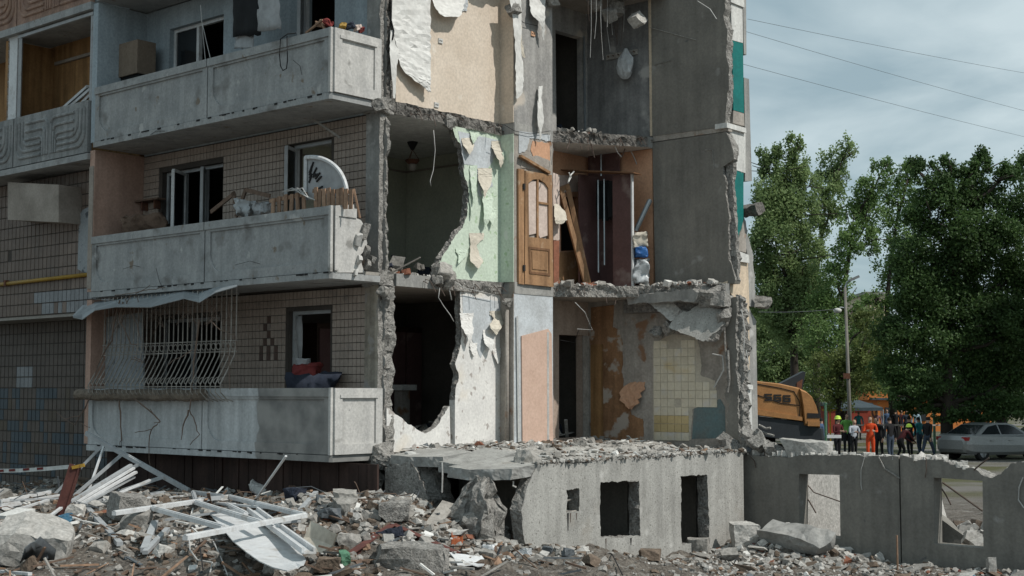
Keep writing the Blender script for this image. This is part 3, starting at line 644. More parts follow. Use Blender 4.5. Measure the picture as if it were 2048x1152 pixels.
# hall wall with the doors, set back behind the shaft
AH = -.15
def hall_hole(px): return pB(px, AH)
part('hall_wall', MB().ext([(3.55, Z3), (5.6, Z3), (5.6, Z3 + H), (3.55, Z3 + H)], FB(AH), .16, holes=[hall_hole([(1111, 60), (1167, 76), (1168, 273), (1113, 264)])]), ['grey_paper_light'])
part('hall_wall', MB().ext([(3.55, Z1), (5.6, Z1), (5.6, Z1 + H), (3.55, Z1 + H)], FB(AH), .16, holes=[hall_hole([(1118, 669), (1165, 671), (1166, 874), (1118, 877)])]), ['hall_plaster'])
part('hall_wall', MB().ext([(3.55, Z2), (5.6, Z2), (5.6, Z2 + H), (3.55, Z2 + H)], FB(AH), .16, holes=[hall_hole([(1122, 395), (1160, 392), (1162, 500), (1122, 502)])]), ['orange_paint'])
part('door_jamb', MB().ext(pB([(1166, 672), (1180, 672), (1181, 880), (1167, 882)], AH + .02), FB(AH + .025), .02), 'plank_grey')
part('door_jamb', MB().ext(pB([(1167, 72), (1170, 73), (1172, 275), (1169, 275)], AH + .02), FB(AH + .025), .02), 'galvanised')
part('door_casing', MB().ext(pB([(1108, 350), (1174, 352), (1177, 560), (1110, 565)], AH + .03), FB(AH + .03), .025, holes=[pB([(1120, 385), (1161, 383), (1163, 500), (1120, 505)], AH + .03)]), 'paper_pink')
part('door_leaf', MB().ext(pB([(1118, 505), (1163, 501), (1165, 560), (1118, 565)], AH + .045), FB(AH + .045), .04), 'oak')
# wall at the end of the hall (plane b = 5.6): papered, painted, panelled
BW = 5.6
part('end_wall', MB().ext(rect(-.32, 1.375, Z3, Z3 + H), FA(BW), .16), 'grey_paper')
part('end_wall', MB().ext(rect(-.32, 1.355, Z2, Z2 + H), FA(BW), .16), 'orange_paint')
part('end_wall', MB().ext([(-.32, Z1 - .15), (3.0, Z1 - .15, 1), (2.92, Z1 + 1.2, 1), (2.96, Z1 + H), (-.32, Z1 + H)], FA(BW), .16, jag=.03, mside=1), ['plaster_grey', 'concrete_broken'])
part('plywood_lining', MB().ext(pA([(1182, 615), (1228, 610), (1225, 655, 1), (1240, 660, 1), (1247, 700, 1), (1243, 740, 1), (1250, 790, 1), (1262, 830, 1), (1285, 838, 1), (1288, 880), (1182, 884)], BW - .012), FA(BW - .014), .012, jag=.012, step=.05), 'brown_ply')
part('plywood_strip', MB().ext(pA([(1181, 690), (1205, 688), (1206, 880), (1182, 882)], BW - .03), FA(BW - .032), .012), 'wood_panel')
# grey concrete cross-wall panels with the torn right edge
c3 = pA([(1302, 273), (1302, -60), (1449, -60, 1), (1452, 20, 1), (1447, 32, 1), (1455, 60, 1), (1456, 120, 1), (1458, 180, 1), (1452, 240, 1), (1450, 254)], BW)
part('cross_wall_panel', MB().ext(c3, FA(BW - .02), .18, jag=.018, step=.07, mside=1, seed=31), ['concrete_grey', 'concrete_broken'])
c2 = pA([(1306, 286), (1453, 264, 1), (1468, 296, 1), (1467, 320, 1), (1446, 336, 1), (1452, 366, 1), (1458, 430, 1), (1461, 520, 1), (1472, 560, 0), (1470, 567), (1312, 573)], BW)
part('cross_wall_panel', MB().ext(c2, FA(BW - .02), .18, jag=.018, step=.06, mside=1, seed=32), ['concrete_grey', 'concrete_broken'])
c2b = pA([(1452, 330, 1), (1466, 322, 1), (1467, 400, 1), (1472, 480, 1), (1476, 560), (1462, 560)], BW + .05)
part('broken_panel_edge', MB().ext(c2b, FA(BW + .05), .1, jag=.02, step=.06, mside=0, seed=33), ['concrete_broken'])
part('edge_strip', MB().ext(pA([(1296, -40), (1301, -40), (1304, 272), (1300, 272)], BW - .03), FA(BW - .03), .03), 'cream_paint')
part('panel_joint', MB().lbox(1.38, 3.0, BW - .01, BW + .12, Z3 - .08, Z3 + .04), 'plaster_grey')
part('panel_joint', MB().lbox(1.38, 2.9, BW - .01, BW + .12, Z2 - .2, Z2 + .0), 'concrete_grey')
# kitchen tiles left on the first storey wall
def tin(a, z):
    x = None
    for (a0, a1, z0, z1) in TILE_R:
        if a0 <= a < a1 and z0 <= z < z1: return False
    return True
def ra(x0, x1, y0, y1):
    return (onB(x0, y0, BW)[0], onB(x1, y0, BW)[0], onB((x0 + x1) / 2, y1, BW)[1], onB((x0 + x1) / 2, y0, BW)[1])
TILE_R = [ra(1307, 1341, 676, 700), ra(1369, 1385, 672, 700), ra(1307, 1398, 690, 760), ra(1307, 1416, 758, 792), ra(1307, 1344, 790, 812), ra(1361, 1428, 782, 808), ra(1307, 1352, 808, 822), ra(1307, 1376, 820, 880)]
yel = (onB(1320, 866, BW)[1], onB(1320, 827, BW)[1])
tiles(1.36, 3.01, Z1 + .02, Z1 + 1.97, BW - .002, .15, .15, lambda a, z, i, j: 'tile_yellow' if yel[0] < z < yel[1] else 'tile_cream', tin, single=300, g=.0035, tilename='wall_tile', t=.016)
part('tile_bed', MB().ext(pA([(1306, 690), (1340, 668), (1392, 672, 1), (1402, 700, 1), (1402, 752, 1), (1430, 760, 1), (1434, 800, 1), (1385, 818, 1), (1382, 880), (1306, 882)], BW - .006), FA(BW - .0075), .0055, jag=.012, step=.05), 'grout_light')
part('painted_dado', MB().ext(pA([(1388, 815, 1), (1440, 800, 1), (1450, 815), (1451, 876), (1384, 878)], BW - .004), FA(BW - .0055), .0045, jag=.012), 'teal_old')
# far edge of the block: painted strip with ledges, fins of the loggias behind
def strip(px, m, a=2.96, th=.25, name='end_wall_strip', rough=False):
    part(name, MB().ext(pB(px, a), FB(a), th, jag=.015, step=.06), m)
strip([(1458, -40), (1487, -40), (1489, 15), (1462, 4)], 'white_paint', 2.99)
strip([(1462, 6), (1485, 16), (1486, 86), (1464, 80)], 'white_paint')
strip([(1464, 81), (1486, 87), (1488, 226), (1467, 220)], 'teal_paint')
strip([(1467, 221), (1488, 227), (1489, 252), (1466, 246)], 'plaster_grey')
strip([(1454, 245), (1492, 256), (1493, 266), (1454, 255)], 'white_paint', 3.01, name='ledge')
strip([(1456, 256), (1491, 266), (1491, 346), (1466, 338)], 'white_paint')
strip([(1465, 339), (1487, 346), (1487, 440, 1), (1478, 480, 1), (1474, 485)], 'teal_paint')
strip([(1474, 480), (1488, 440, 1), (1492, 475, 1), (1492, 505), (1473, 500)], 'plaster_grey')
strip([(1472, 500), (1498, 510), (1499, 526), (1474, 522)], 'white_paint', 3.01, name='ledge')
strip([(1452, 570, 1), (1475, 522), (1496, 526), (1499, 612), (1480, 615, 1)], 'cream_paint')
strip([(1477, 615), (1498, 612), (1500, 740), (1480, 740)], 'cream_paint')
strip([(1480, 741), (1500, 741), (1503, 765), (1480, 765)], 'concrete'); strip([(1479, 766), (1506, 770), (1506, 779), (1481, 777)], 'white_paint', 3.01, name='ledge')
strip([(1480, 779), (1503, 780), (1505, 862, 1), (1484, 870)], 'white_paint')
for k, px in enumerate(([(1485, -40), (1492, -40), (1493, 110), (1488, 108)], [(1488, 155), (1498, 158), (1502, 300), (1504, 362), (1490, 362), (1491, 300)], [(1488, 430, 1), (1496, 470, 1), (1508, 520, 1), (1510, 614, 0), (1498, 612), (1496, 540, 1), (1490, 480, 1)], [(1498, 616, 1), (1512, 640, 0), (1516, 862), (1503, 862)])):
    part('loggia_fin', MB().ext(pB(px, 2.93), FB(2.93), .3, jag=.02, step=.07, mside=1, seed=41 + k), ['concrete', 'concrete_broken'])
part('end_wall_core', MB().lbox(-.3, 2.69, 5.78, 6.35, -.2, Z4 + 2), 'concrete')
# broken column at the torn edge of the first storey
part('broken_column', MB().ext(pA([(1450, 610, 1), (1470, 590, 1), (1474, 700, 1), (1478, 885, 0), (1455, 885, 1), (1452, 700, 1)], BW - .12), FA(BW - .12), .1, jag=.03, step=.05, mside=1, seed=51), ['concrete_grey', 'concrete_broken'])
part('broken_column', MB().ext(pA([(1470, 592, 1), (1482, 600, 1), (1486, 760, 1), (1490, 885, 0), (1476, 885, 1)], BW - .05), FA(BW - .05), .2, jag=.04, step=.05, mside=1, seed=52), ['concrete_broken', 'concrete_broken'])

# ---- basement: deck, lit front wall with openings
deck = [(-.2, -.08, 0), (.25, -.35, 1), (.9, -.1, 1), (1.6, .35, 1), (2.4, .25, 1), (3.05, -.2, 1), (3.39, -.4, 0), (3.39, 4.9, 0), (3.0, 5.55), (-.2, 5.55)]
part('deck_slab', MB().ext(deck, FP(Z1 - .09), .17, jag=.04, step=.09, mside=1, seed=61), ['concrete_found', 'concrete_broken'])
fB = pB([(1052, 965, 1), (1072, 938, 0)], 3.6)
fo = [(-.66, -.3, 1), (-.62, .6, 1), (-.72, 1.1, 1), (-.50, 1.55, 1), (-.3, 1.69, 1), (2, 1.70, 1), (4.98, 1.70, 0), (4.98, -.3)]
holes = [pB(p, 3.6) for p in ([(1133, 978, 1), (1158, 976, 1), (1159, 1022, 1), (1134, 1025, 1)], [(1200, 964, 1), (1278, 962, 1), (1280, 1073, 1), (1201, 1076, 1)], [(1362, 950, 1), (1414, 950, 1), (1419, 1087, 1), (1363, 1089, 1)])]
part('basement_wall', MB().ext(fo, FB(3.6), .2, holes=holes, jag=.013, step=.045, mside=1, seed=62), ['concrete_found', 'concrete_broken'])
part('basement_wall', MB().lbox(-.15, .1, -.1, 5.1, -.3, 1.52), 'concrete_grey')
part('basement_wall', MB().lbox(1.2, 1.4, .6, 5.1, -.3, 1.5), 'concrete_grey')
part('basement_wall', MB().lbox(-.1, 3.17, 5.12, 5.3, -.3, 1.52), 'concrete_grey')
part('basement_wall', MB().lbox(2.2, 3.17, 4.2, 4.4, -.3, 1.52), 'concrete_grey'); part('basement_wall', MB().lbox(2.2, 3.17, 2.3, 2.5, -.3, 1.52), 'concrete_grey')
part('window_bar', MB().tube([L(3.45, .2, 1.12), L(3.45, .62, 1.17)], .018, 6).tube([L(3.5, .2, .97), L(3.55, .62, 1.0)], .022, 6), 'plank_grey')
# stub of the basement wall left of the dark hole
st = pA([(770, 1015), (770, 935, 1), (812, 925, 1), (832, 935, 1), (845, 965, 1), (858, 1005, 1), (862, 1040), (770, 1050)], -.5)
part('basement_stub', MB().ext(st, FA(-.5), .55, jag=.03, step=.06, mside=1, seed=64), ['concrete_broken', 'concrete_broken'])
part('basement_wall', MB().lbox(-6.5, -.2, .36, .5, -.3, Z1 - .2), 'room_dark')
# ------------------------------------------------------------------ right-hand foundation ruin
RF = thing('foundation_wall', 'grey concrete foundation wall with two square openings and torn top edge', 'wall', L(6, 5.2, 0))
BF = 5.2
f1 = pA([(1484, 911, 1), (1540, 913, 1), (1640, 911, 1), (1720, 911, 1), (1797, 913, 0)], BF); f1 += [(f1[-1][0], -.3), (f1[0][0], -.3)]
hA = pA([(1598, 948), (1679, 950), (1681, 1078), (1598, 1062)], BF)
MB().ext(f1, FA(BF), .3, holes=[hA], jag=.015, step=.05, mside=1, seed=71).build('wall_panel', ['concrete_grey', 'concrete_broken'], RF)
f2 = pA([(1800, 914, 1), (1830, 916, 1), (1894, 922, 1), (1915, 934, 1), (1950, 941, 1), (1984, 954, 1), (2004, 943, 1), (2022, 929, 1), (2060, 924, 1), (2130, 945, 1), (2260, 960, 0)], BF); f2 += [(f2[-1][0], -.3), (f2[0][0], -.3)]
hB = pA([(1867, 955), (1965, 962), (1967, 1097), (1868, 1088)], BF)
MB().ext(f2, FA(BF), .3, holes=[hB], jag=.02, step=.05, mside=1, seed=72).build('wall_panel', ['concrete_grey', 'concrete_broken'], RF)
rs = random.Random(5)
crumb = MB()
for k in range(260):
    a = rs.uniform(3.5, 7.4); s_ = rs.choice((.03, .04, .05, .09)) * rs.uniform(.6, 1.2)
    chunk(crumb, L(a, 5.2 + rs.uniform(.02, .28), 1.655 + s_ * .25 - (max(0, a - 7.0) * .35)), s_, s_, s_, k, sub=0, cuts=3)
o = crumb.build('crumbs', 'rubble_light', RF); o['kind'] = 'stuff'
MB().tube([L(*(lambda q: (q[0], BF - .02, q[1]))(onB(x, y, BF - .02))) for x, y in ((1757, 914), (1770, 938), (1785, 947), (1799, 957))], .016, 6).build('crack_rebar', 'concrete_broken', RF)
MB().tube([L(onB(x, y, BF - .03)[0], BF - .03, onB(x, y, BF - .03)[1]) for x, y in ((2046, 955), (2038, 975), (2037, 1000), (2048, 1016))], .01, 6).build('cable', 'wire_white', RF)
w2 = MB()
def pathA(pts, b, mb, r, n=5, rand=0):
    mb.tube([L(onB(x, y, b)[0], b + random.uniform(-rand, rand), onB(x, y, b)[1]) for x, y in pts], r, n)
def pathB(pts, a, mb, r, n=5, rand=0):
    mb.tube([L(a + random.uniform(-rand, rand), onA(x, y, a)[0], onA(x, y, a)[1]) for x, y in pts], r, n)
for pts, r in (([(1729, 914), (1722, 940), (1722, 970), (1724, 980)], .006), ([(1852, 915), (1853, 940), (1850, 955)], .008), ([(1500, 912), (1509, 922), (1512, 936)], .008), ([(1948, 940), (1962, 928), (1978, 916)], .012), ([(1870, 958), (1892, 990), (1902, 1010)], .012), ([(1885, 965), (1920, 990), (1965, 1022)], .014), ([(1600, 952), (1628, 985), (1680, 1003)], .01), ([(1600, 975), (1620, 1005), (1632, 1026)], .012)):
    mb = MB(); pathA(pts, BF + (.3 if pts[0][0] in (1870, 1885, 1600) else -.03), mb, r); mb.build('bent_rebar' if r > .007 else 'cable', 'rebar' if r > .007 else 'wire_white', RF)
# sunlit remains behind the openings
tag(MB().ext([(5.55, -.2), (9.5, -.2, 0), (9.5, 1.3, 1), (8, 1.5, 1), (5.55, 1.5)], FB(4.25), .25, jag=.03, mside=1, seed=73).build('inner_foundation_wall', ['rubble_light', 'concrete_broken']), 'pale sunlit concrete wall seen through the left square opening', 'wall')
P = onZ(1880, 1060, .2)
tag(chunk(MB(), L(6.1, 6.6, .75), .14, 1.0, 1.7, 81, rot=(.25, -.15, -.7), cuts=4, rough=.012).build('leaning_slab', 'rubble_light'), 'pale concrete slab leaning inside the right square opening', 'slab')
tag(chunk(MB(), L(6.55, 5.95, .45), .8, .55, .62, 82, rot=(.2, .3, -.2), cuts=6, rough=.02).build('concrete_block', 'concrete_grey'), 'dark angular concrete block lying inside the right square opening', 'rubble')
rb = MB(); rs = random.Random(15)
for k in range(420):
    a = rs.uniform(3.9, 9); b = rs.uniform(5.6, 9.5); P = L(a, b, 0); s_ = rs.uniform(.06, .3) * (1 if rs.random() < .3 else .6)
    chunk(rb, (P.x, P.y, ground_z(P.x, P.y) + .18 * (b - 5.6) * .25 + .1 * rs.random()), s_, s_ * rs.uniform(.5, 1), s_ * .7, 400 + k, rot=(rs.random() * 3, rs.random() * 3, 0), cuts=3, sub=0, mi=rs.choice((0, 0, 1, 2)))
o = rb.build('rubble', ['rubble_light', 'rubble_grey', 'rubble_brown']); o['kind'] = 'stuff'; o['label'] = 'heap of broken concrete behind the foundation wall'
o['category'] = 'rubble'

# ------------------------------------------------------------------ wallpaper flaps, door, wires: parts of the block
def flapB(rows, a, m, seed=0, name='torn_wallpaper', nx=7, wob=.004):
    rs = random.Random(seed); rr = []; K = 4
    for i in range(len(rows) - 1):
        p, q = rows[i], rows[i + 1]
        for k in range(K if i < len(rows) - 2 else K + 1):
            u = k / K; e = .9 if 0 < i + u else 0
            v = [p[j] + (q[j] - p[j]) * u for j in range(4)]; o1 = v[3]; o2 = (p[4] if len(p) > 4 else p[3]) * (1 - u) + (q[4] if len(q) > 4 else q[3]) * u
            x0 = v[1] + rs.uniform(-e, e); x1 = v[2] + rs.uniform(-e, e)
            b1, z1 = onA(x0, v[0] + rs.uniform(-e, e) * .6, a + o1); b2, z2 = onA(x1, v[0] + rs.uniform(-e, e) * .6, a + o2); rr.append((L(a + o1, b1, z1), L(a + o2, b2, z2)))
    return part(name, MB().sheet(rr, .003, nx, wob, seed), m)
flapB([(-10, 783, 862, .02), (30, 783, 861, .03), (60, 786, 861, .05), (90, 792, 861, .06), (115, 797, 861, .08), (140, 806, 861, .10), (160, 828, 861, .12), (172, 845, 861, .13), (184, 858, 862, .13)], .1, 'paper_white', 1, nx=8, wob=.012)
flapB([(60, 781, 797, .03), (85, 780, 800, .05), (110, 780, 796, .08), (140, 782, 793, .07), (170, 785, 792, .05), (196, 787, 791, .04)], .1, 'paper_white', 2)
flapB([(-10, 862, 932, .02), (5, 866, 930, .06), (18, 872, 926, .12), (28, 880, 923, .18), (33, 890, 920, .2)], .1, 'paper_white', 3)
flapB([(-10, 905, 936, .01), (10, 915, 936, .015), (22, 922, 934, .02)], .1, 'bluish_plaster', 4)
flapB([(-10, 1016, 1040, .04), (20, 1024, 1044, .05), (60, 1028, 1043, .07), (100, 1031, 1042, .06), (130, 1031, 1046, .08), (160, 1032, 1047, .1), (185, 1032, 1045, .1), (197, 1032, 1036, .09)], .43, 'paper_white', 5)
flapB([(-10, 1058, 1092, .03), (10, 1060, 1090, .06), (30, 1064, 1090, .12), (42, 1078, 1090, .13), (60, 1084, 1089, .1), (80, 1086, 1088, .08)], .43, 'paper_white', 6)
flapB([(172, 1078, 1086, .03), (190, 1076, 1083, .05), (215, 1076, 1086, .09), (240, 1075, 1088, .1), (262, 1079, 1083, .1), (280, 1080, 1081, .08)], .43, 'paper_white', 7)
flapB([(50, 1030, 1044, .03), (80, 1036, 1043, .06), (110, 1044, 1050, .06), (116, 1048, 1051, .06)], .43, 'paper_cream', 71)
FL = [([(286, 984, 1006, .004), (296, 984, 1007, .03), (308, 990, 1008, .10), (320, 997, 1007, .13), (330, 1001, 1004, .12)], 'paper_cream'),
    ([(278, 1014, 1028, .01), (292, 1010, 1026, .05, .01), (306, 1005, 1018, .11, .06), (316, 1005, 1010, .12)], 'paper_pink'),
    ([(340, 956, 972, .004), (354, 956, 984, .02), (368, 960, 983, .06), (380, 966, 976, .10), (390, 968, 971, .10)], 'paper_cream'),
    ([(335, 940, 952, .004), (360, 941, 954, .03), (385, 944, 952, .06), (402, 947, 949, .07)], 'paper_pink'),
    ([(280, 924, 940, .004), (290, 926, 948, .03), (298, 933, 946, .07), (304, 937, 941, .08)], 'paper_cream'),
    ([(264, 940, 952, .004), (272, 942, 958, .03), (282, 944, 950, .05)], 'paper_cream'),
    ([(386, 964, 978, .003), (402, 965, 986, .03), (420, 968, 984, .07), (438, 968, 980, .10), (452, 968, 972, .08)], 'green_paper'),
    ([(420, 978, 990, .003), (432, 974, 992, .04), (446, 982, 990, .07)], 'paper_cream'),
    ([(470, 944, 950, .003), (490, 941, 953, .02), (508, 940, 958, .05), (522, 941, 967, .10), (532, 946, 967, .13)], 'paper_cream'),
    ([(380, 938, 944, .003), (410, 940, 948, .02), (430, 942, 946, .04)], 'green_paper'),
    ([(500, 928, 934, .003), (512, 918, 932, .02), (522, 912, 922, .05)], 'green_paper'),
    ([(630, 921, 928, .004), (642, 921, 944, .03), (656, 924, 947, .07), (668, 932, 946, .11), (680, 938, 943, .11)], 'paper_cream'),
    ([(626, 1000, 1012, .004), (636, 988, 1012, .04), (648, 980, 1008, .09), (658, 983, 1000, .13), (665, 990, 996, .12)], 'paper_cream'),
    ([(664, 966, 980, .004), (676, 967, 988, .05), (688, 971, 988, .09), (698, 974, 991, .10)], 'paper_cream'),
    ([(690, 940, 950, .004), (700, 941, 954, .02), (708, 945, 951, .04)], 'flower_paper'), ([(700, 985, 1000, .004), (712, 988, 1002, .03), (722, 994, 999, .05)], 'flower_paper')]
for k, (rows, m) in enumerate(FL):
    xa, xb = min(r[1] for r in rows) - 1, max(r[2] for r in rows) + 1; y0 = rows[0][0] - 4; q_ = rows[-1]
    rows = [(y0, xa, xb, .002), ((y0 + rows[1][0]) / 2, xa + 1, xb - 1, .012)] + list(rows[1:-1]) + [(q_[0] + 5, (q_[1] + q_[2]) / 2 - .6, (q_[1] + q_[2]) / 2 + .6, q_[3])]
    flapB(rows, .108, ('green_paper' if y0 < 560 else 'flower_paper') if k % 2 else m, 20 + k)
q = []
for y, x0, x1, d in ((764, 1262, 1290, .004), (772, 1250, 1288, .03), (779, 1243, 1289, .05), (786, 1239, 1282, .07), (793, 1241, 1284, .09), (800, 1240, 1277, .11), (807, 1249, 1278, .12), (813, 1252, 1268, .12), (819, 1258, 1263, .11)):
    q.append((L(onB(x0, y, BW - d)[0], BW - d, onB(x0, y, BW - d)[1]), L(onB(x1, y, BW - d)[0], BW - d, onB(x1, y, BW - d)[1])))
part('torn_wallpaper', MB().sheet(q, .004, 7, .014, 55), 'orange_paint')
# small wall sockets and switch
for x, y, m in ((880, 82, 'white_paint'), (872, 210, 'white_paint'), (1065, 68, 'orange_paint')):
    ap = .1 if x < 1000 else .41; b, z = onA(x, y, ap)
    o = part('wall_socket', MB().lbox(ap, ap + .02, b - .05, b + .05, z - .04, z + .04), m)
    MB().lbox(ap + .0205, ap + .024, b - .03, b - .01, z - .01, z + .01).lbox(ap + .0205, ap + .024, b + .01, b + .03, z - .01, z + .01).build('socket_hole', 'wire_dark', o)
# second storey oak door hanging open on the shaft
DA = .47
dl = part('door', MB().ext(pB([(1051, 341), (1104, 350), (1107, 574), (1050, 568)], DA), FB(DA), .045, holes=[pB([(1057, 366), (1066, 359), (1078, 358), (1090, 366), (1097, 376), (1098, 478), (1058, 474)], DA)]), 'oak')
MB().ext(pB([(1058, 493), (1100, 498), (1101, 552), (1059, 547)], DA + .012), FB(DA + .012), .0115, holes=[pB([(1061, 498), (1097, 502), (1098, 547), (1062, 543)], DA + .012)]).build('door_moulding', 'oak_dark', dl)
MB().ext(pB([(1064, 503), (1094, 506), (1095, 541), (1065, 538)], DA + .012), FB(DA + .012), .0115).build('door_panel', 'oak', dl)
MB().ext(pB([(1057, 360), (1098, 368), (1098, 470), (1080, 476), (1076, 466), (1058, 470)], DA - .03), FB(DA - .03), .01).build('glazing_board', 'paper_pink', dl)
MB().ext(pB([(1074.5, 358), (1077.5, 359), (1077.5, 476), (1074.5, 476)], DA - .003), FB(DA - .003), .03).build('glazing_bar', 'oak', dl)
MB().ext(pB([(1078, 403), (1097, 406), (1097, 410), (1078, 407)], DA - .004), FB(DA - .004), .03).build('glazing_bar', 'oak', dl)
for yy in (367, 530): MB().ext(pB([(1047, yy), (1051, yy), (1051, yy + 12), (1047, yy + 12)], DA + .01), FB(DA + .012), .02).build('hinge', 'wire_dark', dl)
part('door_frame', MB().ext(pB([(1037, 337), (1049, 339), (1048, 569), (1038, 567)], .455), FB(.455), .045), 'oak')
part('door_frame', MB().bar(L(.47, *onA(1040, 312, .47)), L(.47, *onA(1098, 346, .47)), .07, .045), 'oak')
part('wall_end', MB().ext(pB([(1106, 345), (1119, 350), (1119, 480), (1107, 480)], .28), FB(.28), .1), 'paper_pink')
part('wall_end', MB().ext(pB([(1107, 481), (1119, 481), (1118, 562), (1108, 566)], .285), FB(.285), .1), 'brick_red')
flapB([(408, 1108, 1116, .02), (425, 1108, 1132, .12), (440, 1110, 1134, .18), (448, 1112, 1124, .18)], .29, 'paper_cream', 91)
# wires and rebar hanging from the torn floors
wires = [([(868, 260), (870, 300), (867, 340), (860, 362), (862, 372)], .14, .006, 'wire_white'), ([(880, 575), (876, 595), (888, 612), (900, 630), (907, 643)], .25, .007, 'wire_white'),
    ([(1078, 175), (1076, 210)], .5, .004, 'wire_white'), ([(1008, 250), (1030, 262), (1060, 268), (1100, 262)], .46, .005, 'wire_dark'), ([(1030, 0), (1036, 30), (1046, 45), (1075, 52)], .47, .006, 'wire_dark'),
    ([(783, 0), (782, 40), (788, 62), (785, 80)], .16, .012, 'wire_dark'), ([(893, 556), (898, 575), (903, 600)], .2, .011, 'wire_white'), ([(905, 560), (925, 575), (990, 590)], .2, .006, 'wire_white'),
    ([(1150, 605), (1170, 625), (1185, 660), (1155, 658)], .7, .008, 'wire_white'), ([(1158, 660), (1148, 685), (1120, 680)], .3, .005, 'wire_dark'), ([(1100, 265), (1106, 300), (1102, 330)], .46, .006, 'wire_white')]
for pts, a, r, m in wires:
    mb = MB(); pathB(pts, a, mb, r, 5, .01); part('hanging_wire', mb, m, smooth=True)
rs = random.Random(8)
for k in range(22):
    x = rs.uniform(1175, 1292); y1 = rs.uniform(30, 120) if k % 3 else rs.uniform(60, 105)
    mb = MB(); pathB([(x, -20), (x + rs.uniform(-3, 3), y1 * .5), (x + rs.uniform(-4, 6), y1)], .95 + rs.uniform(-.2, .2), mb, .004); part('hanging_wire', mb, 'wire_white' if k % 2 else 'rebar')
for k, (x, y, l, an) in enumerate(((1140, 290, 10, 2.2), (1183, 300, 16, 1.2), (1230, 305, 16, .6), (1262, 315, 30, 1.0), (1290, 295, 14, 1.8), (1250, 310, 12, 2.6))):
    mb = MB(); pathB([(x, y - 12), (x + l * .4 * math.cos(an), y), (x + l * math.cos(an), y + l * math.sin(an))], 1.0, mb, .011); part('bent_rebar', mb, 'wire_white' if k in (2, 3) else 'rebar')
for pts in ([(1475, 0), (1450, 40)], ): pass
mb = MB(); pathA([(1395, 2), (1420, 18), (1433, 38)], BW - .2, mb, .008); part('hanging_wire', mb, 'wire_white')
for pts in ([(1300, 55), (1392, 80)], [(1308, 130), (1345, 120)], [(1410, 300), (1425, 300), (1428, 338)]):
    mb = MB(); pathA(pts, BW - .03, mb, .006); part('wall_scratch', mb, 'rubble_grey')
for pts, r in (([(1425, 708), (1445, 712), (1447, 740), (1428, 775)], .014), ([(1483, 620), (1490, 660), (1486, 720)], .009), ([(1492, 700), (1500, 740), (1488, 760)], .008), ([(1456, 700), (1459, 760), (1455, 785)], .02), ([(1448, 640), (1451, 700), (1457, 760)], .016), ([(1518, 850), (1532, 857), (1541, 856)], .02), ([(1520, 862), (1535, 868), (1548, 871)], .018)):
    mb = MB(); pathA(pts, BW - .2, mb, r); part('bent_rebar', mb, 'wire_white' if r < .015 else 'concrete_broken')
# short rebar stubs sticking out of the torn floor edges
rs = random.Random(41)
for k in range(46):
    z = rs.choice((Z2, Z3)); u = rs.random()
    if u < .45: a, b, d = .14, rs.uniform(.4, 2.8), AX
    else: t_ = rs.random(); a, b, d = .45 + t_ * .95, 3.9 + t_ * 1.4, (AX - BX * .5).normalized()
    P = L(a - .05, b, z - rs.uniform(.04, .17)); l = rs.uniform(.08, .32); q_ = P + d * l * .6 + Vector((0, 0, rs.uniform(-.05, .03)))
    part('rebar_stub', MB().tube([P, q_, q_ + d * l * .25 + Vector((rs.uniform(-.06, .06), 0, -rs.uniform(0, .2)))], .007, 5), 'rebar')
# edge lumps where the floors tore: broken concrete clinging to rebar
def lump(x, y, z, s_, seed, m='concrete_broken', a=None, b=None, name='broken_lump', sh=(1, 1, 1), rough=.05):
    if a is not None: q = onA(x, y, a); P = L(a, q[0], q[1])
    else: q = onB(x, y, b); P = L(q[0], b, q[1])
    return part(name, chunk(MB(), P, s_ * sh[0], s_ * sh[1], s_ * sh[2], seed, rot=(seed, seed * .7, seed * .3), rough=rough, sub=2), m)
for k, (x, y, s_, a) in enumerate(((884, 545, .26, .2), (876, 560, .18, .22), (893, 562, .2, .2), (905, 552, .14, .18), (900, 245, .2, .16), (760, 210, .2, .14), (765, 583, .16, .12), (775, 590, .14, .12), (1028, 20, .2, .45), (1218, 30, .22, .95), (1232, 15, .26, .9), (1190, 5, .2, .8), (1105, 5, .16, .5), (760, 905, .3, .2), (772, 920, .3, .3), (790, 930, .3, .4), (748, 960, .28, .2), (742, 985, .2, .2), (1060, 925, .3, 3.3), (1295, 285, .16, 1.3), (1015, 605, .14, .3))):
    lump(x, y, 0, s_, 100 + k, a=a, m='concrete_broken' if k % 3 else 'rubble_grey')
# the big pieces dangling under the second floor by the kitchen
part('hanging_fragment', MB().ext(pA([(1298, 605, 1), (1330, 598), (1366, 590, 1), (1372, 618, 1), (1362, 630, 1), (1340, 642, 1), (1322, 628, 1)], 5.12), lambda u, w, d: L(u, 5.1 + d + .5 * (u - 1.7) + .6 * (w - 4.2), w), .2, jag=.012, step=.06, mside=1, seed=91), ['rubble_light', 'concrete_broken'])
part('hanging_fragment', MB().ext(pA([(1366, 630, 1), (1392, 612, 1), (1420, 600, 1), (1446, 616, 1), (1440, 650, 1), (1424, 683, 1), (1400, 680, 1), (1352, 655, 1)], 5.2), lambda u, w, d: L(u, 5.15 + d + .3 * (u - 2.4) + .4 * (w - 4.1), w), .26, jag=.02, step=.06, mside=1, seed=92), ['concrete_found', 'concrete_broken'])
part('hanging_fragment', MB().ext(pA([(1252, 592, 1), (1385, 578, 1), (1398, 586, 1), (1390, 604, 1), (1300, 604, 1), (1256, 608, 1)], 5.02), FA(5.02), .35, jag=.015, step=.06, mside=1, seed=93), ['concrete', 'concrete_broken'])
part('shadowed_beam', MB().lbox(.9, 3.0, 5.3, 5.58, Z2 - .45, Z2 - .21), 'concrete_broken_dark')
